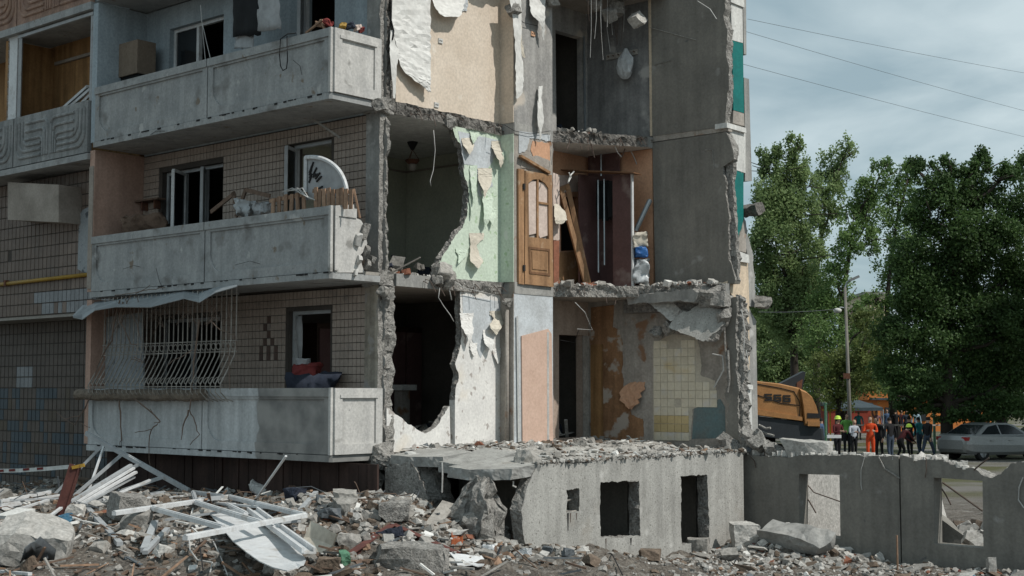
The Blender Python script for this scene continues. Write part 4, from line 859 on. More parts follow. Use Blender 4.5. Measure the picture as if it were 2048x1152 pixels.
for k, (x, y, s_) in enumerate(((1420, 595, .3), (1440, 600, .28), (1400, 592, .24), (1446, 630, .2), (1315, 665, .2), (1340, 655, .22), (1370, 640, .25), (1452, 880, .22), (1462, 895, .25), (1475, 900, .2))):
    lump(x, y, 0, s_, 140 + k, b=5.3, m='concrete_broken')
for k, (x, y, s_) in enumerate(((1500, 880, .3), (1520, 890, .32), (1540, 900, .28), (1555, 905, .22), (1495, 900, .3), (1515, 872, .16), (1570, 908, .2))):
    lump(x, y, 0, s_, 160 + k, b=5.35, m='concrete_broken', sh=(1.3, .9, .7))
tag(chunk(MB(), L(onB(1610, 900, 5.35)[0], 5.4, onB(1610, 900, 5.35)[1]), .75, .3, .32, 180, rot=(0, .08, -.7), cuts=5, rough=.02).build('concrete_block', 'rubble_light'), 'pale speckled concrete block lying on the grey foundation wall', 'rubble')
lump(1505, 420, 0, .42, 190, a=3.0, sh=(.4, .5, 1.5), m='concrete_broken_dark', name='dangling_fragment'); lump(1527, 604, 0, .3, 191, a=3.1, sh=(.7, .9, .5), m='rubble_grey', name='dangling_fragment')
lump(1275, 40, 0, .3, 192, b=5.2, sh=(.9, .7, .9), m='rubble_light', name='dangling_fragment', rough=.02)

# ------------------------------------------------------------------ things left in the rooms and on the balconies
fz2 = Z2 + .01
# chandelier in the dark room
P = onZ(825, 284, Z2 + H); ch = thing('chandelier', 'dark chandelier with pale glass bowl hanging in the dark second storey room', 'lamp', (P.x, P.y, P.z - .6))
MB().lathe(P - Vector((0, 0, .001)), [(.0, 0), (.1, 0), (.09, -.03), (.03, -.14), (.0, -.15)], 14).build('ceiling_rose', 'wire_dark', ch)
for k in range(3):
    an = k * 2.1; MB().tube([P - Vector((0, 0, .14)), P + Vector((.12 * math.cos(an), .12 * math.sin(an), -.32))], .006, 5).build('chain', 'rust', ch)
MB().lathe(P - Vector((0, 0, .32)), [(.12, 0), (.13, -.02), (.1, -.06), (.05, -.09)], 16).build('metal_hoop', 'rust', ch)
MB().lathe(P - Vector((0, 0, .39)), [(.06, 0), (.075, -.05), (.05, -.12), (.0, -.13)], 16).build('glass_bowl', 'plaster_grey', ch, smooth=True)
# furniture in the first storey room
def boxes(name, label, cat, parts, at):
    t = thing(name, label, cat, at)
    for n_, m_, bx in parts:
        mb = MB()
        for q in bx: mb.lbox(*q)
        mb.build(n_, m_, t)
    return t
boxes('wall_cabinet', 'dark wooden cabinet wall deep in the first storey room', 'cabinet', [('carcass', 'dark_wood', [(-2.95, -2.5, .9, 3.5, Z1, Z1 + 2.1)])] + [('cabinet_door', 'maroon', [(-2.499, -2.47, .94 + k * .43, 1.32 + k * .43, Z1 + .1, Z1 + 2.0)]) for k in range(6)], L(-2.7, 2.9, Z1))
q = onA(812, 775, -2.2); boxes('kitchen_sink', 'small white washbasin on the far wall of the dark first storey room', 'basin', [('basin', 'white_paint', [(-2.46, -2.1, q[0] - .18, q[0] + .18, q[1] - .05, q[1] + .05)]), ('pedestal', 'plaster_grey', [(-2.4, -2.2, q[0] - .1, q[0] + .1, Z1, q[1] - .051)])], L(-2.3, q[0], Z1))
rs = random.Random(77)
for (zz, a0, a1, b0, b1, n_, nm) in ((Z1, -2.3, -.1, .4, 2.7, 90, 'dark junk heaped on the floor behind the round hole'), (Z2, -2.6, -.1, .4, 3.0, 60, 'plaster debris over the floor of the chandelier room'), (Z1, -2.0, -.3, 4.5, 5.5, 40, 'junk heaped behind the first storey doorway'), (Z3, -2.0, -.35, 4.5, 5.5, 40, 'junk heaped behind the third storey doorway')):
    mb = MB()
    for k in range(n_):
        s_ = rs.uniform(.06, .25); a = rs.uniform(a0, a1); b = rs.uniform(b0, b1)
        if k % 3 == 0:
            d = Vector((rs.gauss(0, 1), rs.gauss(0, 1), rs.gauss(0, .4))).normalized() * rs.uniform(.3, .7); c = L(a, b, zz + rs.uniform(.1, .35)); mb.bar(c - d / 2, c + d / 2, .06, .02, mi=rs.choice((0, 1, 2)))
        else: chunk(mb, L(a, b, zz + rs.uniform(.02, .25)), s_, s_, s_ * .6, 900 + k, rot=(rs.random() * 3, rs.random() * 3, 0), cuts=3, sub=0, mi=rs.choice((0, 1, 1, 2)))
    o = mb.build('junk_heap', ['rubble_grey', 'navy_cloth', 'plank_grey']); o['kind'] = 'stuff'; tag(o, nm, 'debris')
# wardrobe in the second storey hall
bw = 5.06
def wA(x0, y0, x1, y1, b): (a0, z1) = onB(x0, y0, b); (a1, z0) = onB(x1, y1, b); return a0, a1, z0, z1
wd = thing('wardrobe', 'dismantled maroon sliding wardrobe with chrome edges in the orange hall', 'wardrobe', L(.5, 5.3, Z2))
a0, a1, z0, z1 = wA(1176, 303, 1240, 562, 5.5); MB().lbox(a0, a1, 5.5, 5.53, fz2, z1).build('back_board', 'maroon', wd)
a0, a1, z0, z1 = wA(1225, 352, 1264, 566, 5.1); MB().lbox(a0, a1, 5.1, 5.125, fz2, z1).build('sliding_door', 'maroon', wd)
MB().lbox(a1, a1 + .03, 5.08, 5.13, fz2, z1 + .02).build('chrome_edge', 'white_pvc', wd)
MB().bar(L(onB(1108, 341, 4.9)[0], 4.9, onB(1108, 341, 4.9)[1]), L(onB(1275, 347, 5.1)[0], 5.1, onB(1275, 347, 5.1)[1]), .3, .02).build('top_shelf', 'oak_dark', wd)
a0, a1, z0, z1 = wA(1176, 352, 1194, 566, 5.2); MB().lbox(a0, a0 + .03, 4.9, 5.48, fz2, z1).build('side_board', 'maroon', wd)
for x, y0, y1, b in ((1202, 303, 352, 5.48), (1196, 360, 545, 5.12), (1208, 358, 530, 5.14)):
    a, za = onB(x, y0, b); _, zb = onB(x, y1, b); MB().bar(L(a, b, za), L(a, b, zb), .022).build('chrome_edge', 'galvanised', wd)
mb = MB(); rs = random.Random(3)
for k in range(9):
    x = 1199 + k * 3; mb.sheet([(L(onB(x, y, 5.3)[0], 5.2 + .05 * (k % 2) + rs.uniform(-.02, .02), onB(x, y, 5.3)[1]), L(onB(x + 5, y, 5.3)[0], 5.3 + rs.uniform(-.03, .03), onB(x + 5, y, 5.3)[1])) for y in (362, 385, 410, 432 + rs.uniform(0, 12))], .01, 2, .01, k)
tag(mb.build('hanging_clothes', 'black_cloth'), 'black clothes hanging inside the maroon wardrobe', 'clothes')
def blob(name, label, cat, x, y, b, w, d, h, m, seed, rough=.05):
    a, z = onB(x, y, b); return tag(chunk(MB(), L(a, b, z), w, d, h, seed, cuts=5, rough=rough, sub=3).build(name, m, smooth=True), label, cat)
blob('sack', 'cream sack on top of the stack beside the wardrobe', 'sack', 1280, 481, 5.25, .24, .25, .26, 'paper_cream', 301, .09)
blob('plastic_bag', 'bright blue plastic bag in the stack beside the wardrobe', 'bag', 1281, 505, 5.25, .23, .25, .19, 'plastic_blue', 302)
blob('plastic_bag', 'crumpled silvery plastic bag standing on the floor beside the wardrobe', 'bag', 1282, 541, 5.25, .26, .27, .46, 'plastic_clear', 303, .09)
p0 = L(onB(1271, 462, 5.3)[0], 5.3, onB(1271, 462, 5.3)[1]); p1 = L(onB(1300, 400, 5.45)[0], 5.45, onB(1300, 400, 5.45)[1])
tag(MB().tube([p0, p1], .045, 12).tube([p0 + (p1 - p0) * .05, p1 + (p1 - p0) * .02], .03, 10).build('film_roll', 'galvanised', smooth=False), 'grey roll leaning on the orange wall above the stack of bags', 'roll')
# leaning broken door frame
t = thing('leaning_door_frame', 'light wooden door frame leaning across the hall doorway', 'door frame', L(.2, 4.3, Z2))
for (x0, y0, x1, y1) in ((1120, 374, 1172, 568), (1135, 372, 1178, 570)):
    MB().bar(L(.12, *onA(x0, y0, .12)), L(.3, *onA(x1, y1, .3)), .05, .09).build('stile', 'oak', t)
MB().bar(L(.12, *onA(1118, 380, .12)), L(.12, *onA(1137, 372, .12)), .06, .09).build('rail', 'oak', t)
# white strap tangled over the shelf, white rail in third storey
mb = MB(); pathB([(1148, 343), (1140, 352), (1136, 366)], .5, mb, .012); pathB([(1138, 345), (1142, 355), (1137, 364)], .52, mb, .012); tag(mb.build('white_strap', 'paper_white'), 'white strap draped over the shelf end by the oak door', 'strap')
# coat rack and plastic bag on third storey wall
a0, a1, z0, z1 = wA(1212, 98, 1274, 108, 5.56); cr_ = thing('coat_rack', 'wooden coat rack with pegs on the grey third storey wall', 'coat rack', L((a0 + a1) / 2, 5.56, z0))
MB().lbox(a0, a1, 5.565, 5.59, z0 - .0, z0 + .1).build('rack_board', 'plank_grey', cr_)
for k in range(6): a = a0 + (k + .5) * (a1 - a0) / 6; MB().tube([L(a, 5.565, z0 + .05), L(a, 5.52, z0 + .06)], .01, 6).build('peg', 'plank_brown', cr_)
rows = []
for y, w in ((97, 3), (106, 7), (118, 14), (132, 16), (146, 14), (154, 9), (158, 4)):
    rows.append((y, w))
vs = []; fs = []; n = 14
for i, (y, w) in enumerate(rows):
    a, z = onB(1251, y, 5.45)
    for j in range(n):
        an = 2 * math.pi * j / n; rr = w / 92. * (1 + .28 * math.sin(3 * an + i) * random.uniform(.5, 1)); vs.append(L(a + rr * math.cos(an), 5.45 + rr * .55 * math.sin(an), z))
for i in range(len(rows) - 1):
    for j in range(n): fs.append((i * n + j, i * n + (j + 1) % n, (i + 1) * n + (j + 1) % n, (i + 1) * n + j))
fs += [tuple(range(n)), tuple(range(len(vs) - n, len(vs)))]
tag(MB().add(vs, fs).build('plastic_bag', 'plastic_clear'), 'white translucent plastic bag hanging from the coat rack', 'bag')

# third storey balcony
def onplane(x, y, b): a, z = onB(x, y, b); return L(a, b, z)
a0, a1, z0, z1 = wA(250, 97, 297, 152, -.35); cb_ = thing('speaker_cabinet', 'brown box cabinet standing on the third storey balcony by the pale blue wall', 'cabinet', L((a0 + a1) / 2, -.4, Z3))
MB().lbox(a0, a1, -.6, -.2, z0 + .02, z1).build('carcass', 'cardboard', cb_); MB().lbox(a0 + .03, a1 - .03, -.55, -.25, Z3 - .008, z0 + .019).build('stand', 'black_cloth', cb_)
def laundry(x0, x1, y0, y1, b, m, lab, seed, name='laundry'):
    rs = random.Random(seed); rows = []
    for y in np.linspace(y0, y1, 7): rows.append((onplane(x0 + rs.uniform(-1, 1), y, b), onplane(x1 + (y - y0) * .04 + rs.uniform(-1, 1), y + rs.uniform(-4, 0), b)))
    o = tag(MB().sheet(rows, .012, 8, .018, seed).build(name, m, smooth=True), lab, 'laundry')
laundry(466, 516, -30, 74, -.85, 'black_cloth', 'black cloth hung out over the third storey balcony', 1); laundry(516, 556, -30, 62, -.85, 'grey_cloth', 'pale grey curtain hung beside the black cloth on the balcony', 2)
laundry(470, 505, 70, 98, -.8, 'grey_cloth', 'ragged pale cloth strip below the black cloth', 3)
mb = MB(); mb.tube([onplane(x, y, -1.16) for x, y in ((592, 66), (575, 68), (561, 78), (559, 110), (561, 132), (566, 141), (573, 137), (575, 120), (574, 72))], .009, 6); tag(mb.build('black_cable', 'wire_dark', smooth=True), 'black cable looped over the third storey balcony panel', 'cable')
for k, pts in enumerate((((401, 10), (405, 60), (411, 122)), ((403, 40), (412, 80), (421, 118)))):
    part('hanging_cord', MB().tube([onplane(x, y, -.95) for x, y in pts], .006, 5), 'wire_white')
rs = random.Random(31)
for k, (x, y, m, lab) in enumerate(((640, 50, 'raw_wood', 'broken picture frame wood on third balcony corner'), (655, 45, 'red_cloth', 'small red rag on third balcony corner'), (685, 52, 'yellow_pipe', 'yellow rag on third balcony corner'), (700, 53, 'navy_cloth', 'blue rag on the third balcony end panel'), (715, 56, 'paper_pink', 'pink rag on the third balcony end panel'), (722, 60, 'red_cloth', 'crimson rag nearest the pier on the third balcony'))):
    P = onplane(x, y, -.9) if x < 670 else L(.06, *onA(x, y, .06)); P.z = max(P.z, Z3 + .97)
    tag(chunk(MB(), P, .14, .09, .08, 500 + k, rot=(.2, .3, k), cuts=4, rough=.08, sub=2).build('rag', m), lab, 'rag')
mb = MB()
mb.bar(onplane(612, 66, -.95), onplane(645, 40, -.95), .03).bar(onplane(640, 40, -.93), onplane(652, 62, -.93), .03)
tag(mb.build('splintered_frame', 'raw_wood'), 'splintered pale wooden frame on the third balcony rail', 'frame')
lf = thing('fallen_window_frame', 'white window frames leaning inside the wood lined loggia', 'window frame', L(-7.4, -.6, Z3))
for k, (x0, y0, x1, y1) in enumerate(((128, 215, 175, 173), (140, 214, 188, 172), (172, 173, 190, 174), (160, 210, 190, 180))): MB().bar(onplane(x0, y0, -.55), onplane(x1, y1, -.4), .05).build('frame_bar', 'white_pvc', lf)
MB().sheet([(onplane(132, 212, -.5), onplane(150, 212, -.5)), (onplane(174, 178, -.36), onplane(186, 178, -.36))], .01, 2, 0).build('pane', 'dark_glass', lf)

# second storey balcony
qd = []; c0 = onB(612, 400, -.75)
n = 18; rad = .68
pts = [(c0[0] + .98 * math.sin(t * math.pi / 2 / n), c0[1] + rad * math.cos(t * math.pi / 2 / n)) for t in range(n + 1)]
fn = thing('fanlight', 'white quarter round fanlight with torn black decoration on the second balcony', 'fanlight', L(c0[0] + .4, -.75, Z2))
MB().ext([(c0[0], c0[1])] + pts, FA(-.75), .03).build('panel', 'grey_cloth', fn)
MB().tube([L(u, -.77, w) for u, w in pts], .035, 6).build('curved_rail', 'white_pvc', fn); MB().bar(L(c0[0], -.77, c0[1]), L(c0[0], -.77, c0[1] + rad), .05).build('straight_rail', 'white_pvc', fn)
rs = random.Random(12)
for k in range(12):
    an = rs.uniform(.15, 1.2); r0 = rs.uniform(.28, .45); r1 = r0 + rs.uniform(.06, .18); MB().bar(L(c0[0] + r0 * math.sin(an), -.765, c0[1] + r0 * math.cos(an)), L(c0[0] + r1 * math.sin(an + .06), -.765, c0[1] + r1 * math.cos(an + .06)), .022, .02, up=BX).build('decoration', 'wire_dark', fn)
def slat_crate(x0, x1, yt0, yt1, yb, b, n, lab, seed):
    rs = random.Random(seed); t = thing('slat_crate', lab, 'crate', onplane((x0 + x1) / 2, yb, b))
    for k in range(n):
        u = (k + .5) / n; x = x0 + (x1 - x0) * u; yt = yt0 + (yt1 - yt0) * u
        MB().bar(onplane(x + rs.uniform(-1.5, 1.5), yb, b), onplane(x + rs.uniform(-1.5, 1.5), yt + rs.uniform(-2, 3), b), .075, .02, up=BX).build('slat', 'raw_wood', t)
    MB().bar(onplane(x0, yt0 + 6, b + .03), onplane(x1, yt1 + 6, b + .03), .025, .06).build('rail', 'raw_wood', t)
slat_crate(540, 614, 396, 382, 430, -.85, 6, 'wooden slat crate left of the fanlight on the second balcony', 1)
slat_crate(626, 706, 376, 378, 418, -.9, 9, 'wider wooden slat crate in front of the fanlight', 2)
tag(MB().bar(L(.02, *onA(708, 378, .02)), L(.08, *onA(720, 436, .08)), .09, .025).build('loose_board', 'raw_wood'), 'loose brown board leaning over the broken balcony end panel', 'board')
for k, (p, q_, lab) in enumerate((((422, 424), (470, 386), 'dark board slanting left on the second balcony'), ((472, 434), (492, 378), 'dark steep board beside the white bag'), ((492, 380), (540, 392), 'dark top board of the broken frame on the second balcony'), ((466, 384), (476, 430), 'thin dark post of the broken frame beside the window'))):
    tag(MB().bar(onplane(*p, -.6), onplane(*q_, -.6), .07, .03, up=BX).build('broken_board', 'plank_brown'), lab, 'board')
blob('white_bag', 'crumpled white bag between the dark boards on the second balcony', 'bag', 492, 417, -.7, .3, .25, .24, 'plastic_clear', 310, .12)
blob('grey_bag', 'pale grey bag beside the slat crate on the second balcony', 'bag', 524, 418, -.65, .26, .22, .2, 'grey_cloth', 311, .12)
mb = MB()
for k in range(5): mb.tube([onplane(565 + k * 6, 384 - k, -.9), onplane(585 + k * 5, 376 + 3 * (k % 2), -.9), onplane(600 + k * 4, 386 + 2 * k, -.9), onplane(618 + k * 3, 396 + k, -.92)], .008, 5)
tag(mb.build('cable_tangle', 'wire_white'), 'pale cable tangle over the left slat crate', 'cable')
sh = thing('wall_shelf', 'small wooden shelf on the tiled wall of the second balcony', 'shelf', onplane(296, 402, -.1)); MB().lbox(onB(268, 402, -.1)[0], onB(324, 396, -.1)[0], -.2, -.014, 6.28, 6.31).build('shelf_board', 'plank_brown', sh); MB().lbox(-6.35, -6.32, -.15, -.014, 6.12, 6.279).build('bracket', 'rust', sh)
MB().lbox(-5.95, -5.92, -.15, -.014, 6.12, 6.279).build('bracket', 'rust', sh)
tag(MB().bar(onplane(262, 468, -.3), onplane(257, 388, -.1), .05).build('white_pole', 'grey_pvc'), 'grey pole leaning in the corner of the second balcony', 'pole')
blob('junk_pile', 'dark junk pile under the shelf on the second balcony', 'junk', 298, 452, -.4, .8, .4, .3, 'plank_brown', 312, .09)
tag(MB().bar(L(-.6, -.3, Z2 + 2.2), onplane(625, 238, -.5), .035).build('ceiling_rod', 'plank_grey'), 'pale rod fixed under the balcony above the second storey door', 'rod')

# first storey balcony: curtain, coat, grille, mat, vine, awning
q = [(onplane(592 + i, y, .05), onplane(604 - i, y, .02)) for i, y in enumerate((632, 660, 690, 720))]
tag(MB().sheet(q, .01, 5, .02, 3).build('curtain', 'grey_cloth', smooth=True), 'pale curtain hanging in the first storey balcony doorway', 'curtain')
blob('red_coat', 'red coat heaped in the first storey balcony doorway', 'coat', 612, 748, -.25, .42, .3, .3, 'red_cloth', 320, .08)
blob('dark_coat', 'dark blue coat heaped below the red coat', 'coat', 622, 768, -.4, .75, .35, .3, 'navy_cloth', 321, .08)
blob('white_bonnet', 'pale bundle on top of the red coat', 'bundle', 607, 728, -.22, .18, .2, .16, 'grey_cloth', 322, .05)
gr = thing('window_grille', 'bellied wrought iron grille with rings on the first storey balcony', 'grille', L(-4.5, -1.1, Z1 + .95))
aL = onB(208, 700, -1.12)[0]; aR = onB(472, 690, -1.12)[0]; nb = 30
ztop = Z2 - .2; zr = onB(460, 692, -1.12)[1]
for k in range(nb):
    a = aL + (aR - aL) * k / (nb - 1)
    MB().tube([L(a, -1.12, ztop), L(a, -1.12, zr + .1), L(a, -1.15, zr - .15), L(a, -1.30, zr - .42), L(a, -1.42, zr - .62), L(a, -1.42, zr - .75), L(a, -1.3, zr - .86), L(a, -1.16, zr - .9)], .0115, 5).build('bar', 'plank_grey', gr)
    if k < nb - 1:
        da = (aR - aL) / (nb - 1); MB().ring(L(a + da / 2, -1.125, zr), da * .42, .008, AX, Vector((0, 0, 1))).build('ring', 'plank_grey', gr)
        MB().ring(L(a + da / 2, -1.36, zr - .56), da * .42, .008, AX, (Vector((0, 0, 1)) + BX * .6).normalized()).build('ring', 'plank_grey', gr)
for zz, bb in ((zr + .09, -1.12), (zr - .09, -1.13), (zr - .66, -1.42), (ztop - .1, -1.12)): MB().bar(L(aL - .05, bb, zz), L(aR + .05, bb, zz), .016).build('cross_bar', 'plank_grey', gr)
q = []; n = 30; mb = MB(); vs = []; fs = []; m_ = 10
for i in range(n + 1):
    a = onB(158 + (410 - 158) * i / n, 800, -1.25)[0]; zc = Z1 + .84 + .012 * math.sin(i * .9); r = .10 + .004 * math.sin(i * 2.7)
    for j in range(m_): an = 2 * math.pi * j / m_; vs.append(L(a, -1.28 + r * math.cos(an), zc + r * math.sin(an)))
for i in range(n):
    for j in range(m_): fs.append((i * m_ + j, i * m_ + (j + 1) % m_, (i + 1) * m_ + (j + 1) % m_, (i + 1) * m_ + j))
fs += [tuple(range(m_)), tuple(range(n * m_, n * m_ + m_))]
tag(MB().add(vs, fs).build('rolled_mat', 'reed'), 'rolled reed mat lying along the first storey balcony rail', 'mat')
def vine(paths, lab, b0=-1.35):
    t = thing('dried_vine', lab, 'vine', onplane(paths[0][0][0], paths[0][0][1], b0))
    for k, p in enumerate(paths):
        pp = []
        for i in range(len(p) - 1):
            for u in (0, .33, .66): pp.append((p[i][0] + (p[i + 1][0] - p[i][0]) * u + random.uniform(-2, 2), p[i][1] + (p[i + 1][1] - p[i][1]) * u + random.uniform(-2, 2)))
        pp.append(p[-1]); b = b0 - .02 * (k % 4)
        MB().tube([onplane(x, y, b) for x, y in pp], .016 if k < 2 else .008, 5, r2=.006).build('branch' if k else 'stem', 'vine', t)
vine([[(240, 600), (222, 680), (195, 730), (185, 790), (160, 830), (130, 838), (113, 825)], [(245, 605), (240, 640), (262, 690), (276, 690)], [(262, 590), (240, 640), (215, 690)], [(185, 790), (150, 850), (128, 840)], [(270, 715), (285, 725), (262, 718)], [(250, 600), (276, 650), (282, 680)], [(160, 845), (180, 855)], [(232, 590), (262, 585), (300, 580), (330, 575)], [(282, 620), (270, 588), (300, 570)]], 'dried vine hanging over the left end of the grille')
vine([[(398, 640), (390, 700), (385, 770), (378, 820), (390, 840), (398, 870), (380, 890)], [(378, 820), (365, 850), (362, 880)], [(385, 700), (350, 720), (335, 730)], [(420, 640), (440, 660), (470, 670), (472, 700)], [(430, 636), (412, 650)], [(455, 690), (460, 780)]], 'dried vine hanging over the right end of the grille')
vine([[(265, 790), (285, 810), (320, 843), (300, 860), (296, 900), (300, 930)], [(238, 800), (240, 840), (243, 880), (240, 890)], [(300, 860), (270, 865)], [(320, 843), (300, 818)], [(320, 843), (308, 846)]], 'thin dry twigs hanging down the whitewashed balcony front')
mb = MB(); prof = []
xs = [(146, 632, 636), (165, 612, 640), (190, 606, 622), (232, 600, 616), (300, 590, 614), (368, 580, 598), (398, 584, 604), (430, 574, 586), (474, 568, 574)]
rows = [(onplane(x, yt, -1.0), onplane(x, yb, -1.55)) for x, yt, yb in xs]
tag(mb.sheet(rows, .01, 5, .012, 6).build('metal_awning', 'galvanised'), 'bent grey sheet metal awning drooping under the second balcony', 'awning')
mb = MB()
for k in range(70):
    x = random.uniform(215, 470); y = 600 + (470 - x) * .05 + random.uniform(-8, 20); mb.tube([onplane(x, y, -1.2), onplane(x + random.uniform(-12, 12), y + random.uniform(5, 20), -1.2), onplane(x + random.uniform(-14, 14), y + random.uniform(15, 42), -1.2)], .004, 4)
o = mb.build('dry_creeper', 'vine'); o['kind'] = 'stuff'; tag(o, 'mat of dry creeper twigs under the metal awning', 'creeper')
tag(MB().ext(pA([(206, 635), (283, 625), (288, 780), (208, 782)], -.75), FA(-.75), .03).build('pale_screen', 'poster'), 'pale blue grey screen standing behind the left part of the grille', 'screen')
# hairline cracks and damp runs on the balcony and basement concrete
for pts, b in (([(246, 538), (268, 531), (280, 534)], -1.136), ([(312, 536), (318, 560), (326, 580)], -1.136), ([(236, 780), (240, 830), (243, 892)], -1.136), ([(586, 120), (600, 132), (604, 150)], -1.136), ([(300, 270), (312, 262), (330, 262)], -1.136), ([(470, 530), (500, 522), (520, 528)], -1.136)):
    mb = MB(); pathA(pts, b + .004, mb, .004, 4); part('hairline_crack', mb, 'wire_dark')
for (x, y0, y1, w) in ((1136, 1026, 1062, .02), (1141, 1026, 1045, .012), (1153, 1026, 1040, .01), (1212, 1077, 1098, .012), (1262, 1076, 1090, .02)):
    b, zt = onA(x, y0, 3.603); _, zb = onA(x, y1, 3.603); part('damp_run', MB().add([L(3.604, b - w, zt), L(3.604, b + w, zt), L(3.604, b + w * .3, zb), L(3.604, b - w * .3, zb)], [(0, 1, 2, 3)]), 'wire_dark' if w > .015 else 'rebar')
# plank skirt under the first storey balcony
sk = thing('plank_skirt', 'dark brown plank skirt closing the space under the lowest balcony', 'fence', L(-3, -.9, 0)); a = -6.4; rs = random.Random(2)
while a < .72:
    w = rs.uniform(.19, .24); MB().lbox(a + .006, a + w - .006, -.75 + rs.uniform(-.012, .012), -.72, -.2, Z1 - .19).build('plank', 'board_fence', sk); a += w
MB().lbox(-6.4, .1, -.715, -.68, 1.3, 1.4).build('rail', 'board_fence', sk)
# barrier tape
rows = [(onplane(x, y, -1.6) , onplane(x, y + 8, -1.6)) for x, y in ((-30, 938), (40, 937), (90, 934), (150, 929))]
tp = tag(MB().sheet(rows, .003, 2, .004, 3).build('barrier_tape', 'paper_white'), 'white and red barrier tape stretched at the left edge', 'tape')
for x in (-5, 18, 46, 74): MB().sheet([(onplane(x + i * 4, 939.5 - i * .3 - x * .055, -1.61), onplane(x + i * 4, 944 - i * .3 - x * .055, -1.61)) for i in range(4)], .003, 1, 0).build('red_print', 'red_cloth', tp)
# broken deck slabs hanging over the dark hole
for k, (pl, sl, zt) in enumerate((([(.75, -.42, 1), (1.2, -.5, 1), (1.8, -.38, 1), (1.85, .2, 1), (1.2, .5, 1), (.7, .2, 1)], .10, 1.74), ([(1.75, -.42, 1), (2.2, -.5, 1), (2.6, -.3, 1), (2.7, .25, 1), (1.9, .45, 1)], .22, 1.66), ([(2.35, -.85, 1), (2.9, -.98, 1), (3.5, -.8, 1), (3.62, -.35, 1), (3.2, .2, 1), (2.5, .15, 1)], .12, 1.69))):
    part('tilted_deck_piece', MB().ext(pl, lambda u, w, d: L(u, w, zt + sl * (w + .5) - d), .15, jag=.012, step=.07, mside=1, seed=200 + k), ['concrete_found', 'concrete'])
mb = MB(); pathA([(884, 925), (885, 950), (884, 985)], -.6, mb, .012); part('hanging_wire', mb, 'wire_white'); mb = MB(); pathA([(1027, 962), (1026, 972), (1032, 974)], -.7, mb, .014); part('bent_rebar', mb, 'rubble_light')
# ------------------------------------------------------------------ rubble in front of the block
def onGh(x, y, h=0.):
    r = ray(x, y); t = 11 / r.y
    for i in range(1400):
        P = CAMP + r * t
        if P.z < ground_z(P.x, P.y) + h: return P
        t += .02 / r.y
    return P
rs = random.Random(99)
CHIPS = []
for k in range(36):
    vs, fs = chunk_mesh(1, rs.uniform(.5, 1), rs.uniform(.3, .8), 2000 + k, cuts=4, rough=.04, sub=0); CHIPS.append((np.array([tuple(v) for v in vs]), fs))
def rotm(rs):
    return np.array(Matrix.Rotation(rs.random() * 6.3, 3, 'Z') @ Matrix.Rotation(rs.uniform(-.6, .6), 3, 'Y') @ Matrix.Rotation(rs.uniform(-.6, .6), 3, 'X'))
class Chips:
    def __init__(s): s.v = []; s.f = []; s.m = []; s.n = 0
    def add(s, P, size, mi, rs):
        V, fs = CHIPS[rs.randrange(len(CHIPS))]; V = (V * size) @ rotm(rs).T + np.array(P); s.v.append(V); s.f += [tuple(i + s.n for i in f) for f in fs]; s.m += [mi] * len(fs); s.n += len(V)
    def box(s, P, d, w, t, mi):
        mb = MB().bar(Vector(P) - d / 2, Vector(P) + d / 2, w, t); s.v.append(np.array(mb.v)); s.f += [tuple(i + s.n for i in f) for f in mb.f]; s.m += [mi] * len(mb.f); s.n += len(mb.v)
    def build(s, name, mats, label):
        me = bpy.data.meshes.new(name); me.from_pydata(np.vstack(s.v).tolist(), [], s.f); me.polygons.foreach_set('material_index', s.m)
        for m in mats: me.materials.append(MATS[m])
        o = bpy.data.objects.new(name, me); C.objects.link(o); o['kind'] = 'stuff'; o['label'] = label; o['category'] = 'rubble'; return o
M('trash_blue', (.05, .16, .24), (.04, .11, .18), rough=.4, bump=.2); M('trash_green', (.10, .22, .14), rough=.4, bump=.2)
RM = ['rubble_grey', 'rubble_brown', 'rubble_light', 'raw_wood', 'brick_red', 'paper_white', 'trash_blue', 'plank_brown', 'tarp_grey', 'red_cloth']
def ok_spot(a, b):
    if b > -.05 and -7 < a < 3.7: return False
    if -.8 < b < 0 and a < .3: return False
    if b > 5.1 and a < 9.5: return False
    if a < -6.6 and b > .2: return False
    return True
cs = Chips()
def spread(n, a0, a1, b0, b1, s0, s1, wts, pw=2.2, lift=.25):
    k = 0
    while k < n:
        a = rs.uniform(a0, a1); b = rs.uniform(b0, b1)
        if not ok_spot(a, b): continue
        P = L(a, b, 0); g = ground_z(P.x, P.y); s_ = s0 + (s1 - s0) * rs.random() ** pw
        cs.add((P.x, P.y, g + s_ * lift * rs.random()), s_, rs.choices(range(len(RM)), wts)[0], rs); k += 1
W1 = [7, 5, 1.8, .25, .08, .35, .02, .4, .2, .01]; W2 = [5, 1.6, 3., .2, .15, .3, .02, .3, .1, .01]
spread(9000, -9, 9.5, -9, 5.1, .015, .10, W1, 3.)
spread(3000, -7, 3.8, -5, -.8, .02, .14, W1, 3.)
spread(150, -7, 3.8, -5, -.8, .09, .22, W1, 2.)
spread(1500, .2, 4.2, -2.6, .2, .02, .16, W2, 2.5)
spread(1100, 3.62, 6.2, 3.6, 5.15, .025, .15, W2, 2.4)
spread(3200, 3.7, 9, 1.5, 5.15, .015, .10, W2, 3.)
# flat slab fragments, half buried
for k in range(130):
    a = rs.uniform(-7, 3.6) if k % 3 else rs.uniform(3.7, 8.5); b = rs.uniform(-4.5, -.9) if k % 3 else rs.uniform(2.2, 5.)
    if not ok_spot(a, b): continue
    P = L(a, b, 0); g = ground_z(P.x, P.y); n0 = len(cs.v); cs.add((0, 0, 0), rs.uniform(.15, .42), rs.choice((0, 0, 2, 0, 1)), rs)
    V = cs.v[-1]; V[:, 2] *= .28; tl = rs.uniform(-.5, .5); V[:, 2] += V[:, 0] * tl; cs.v[-1] = V + np.array((P.x, P.y, g + .02))
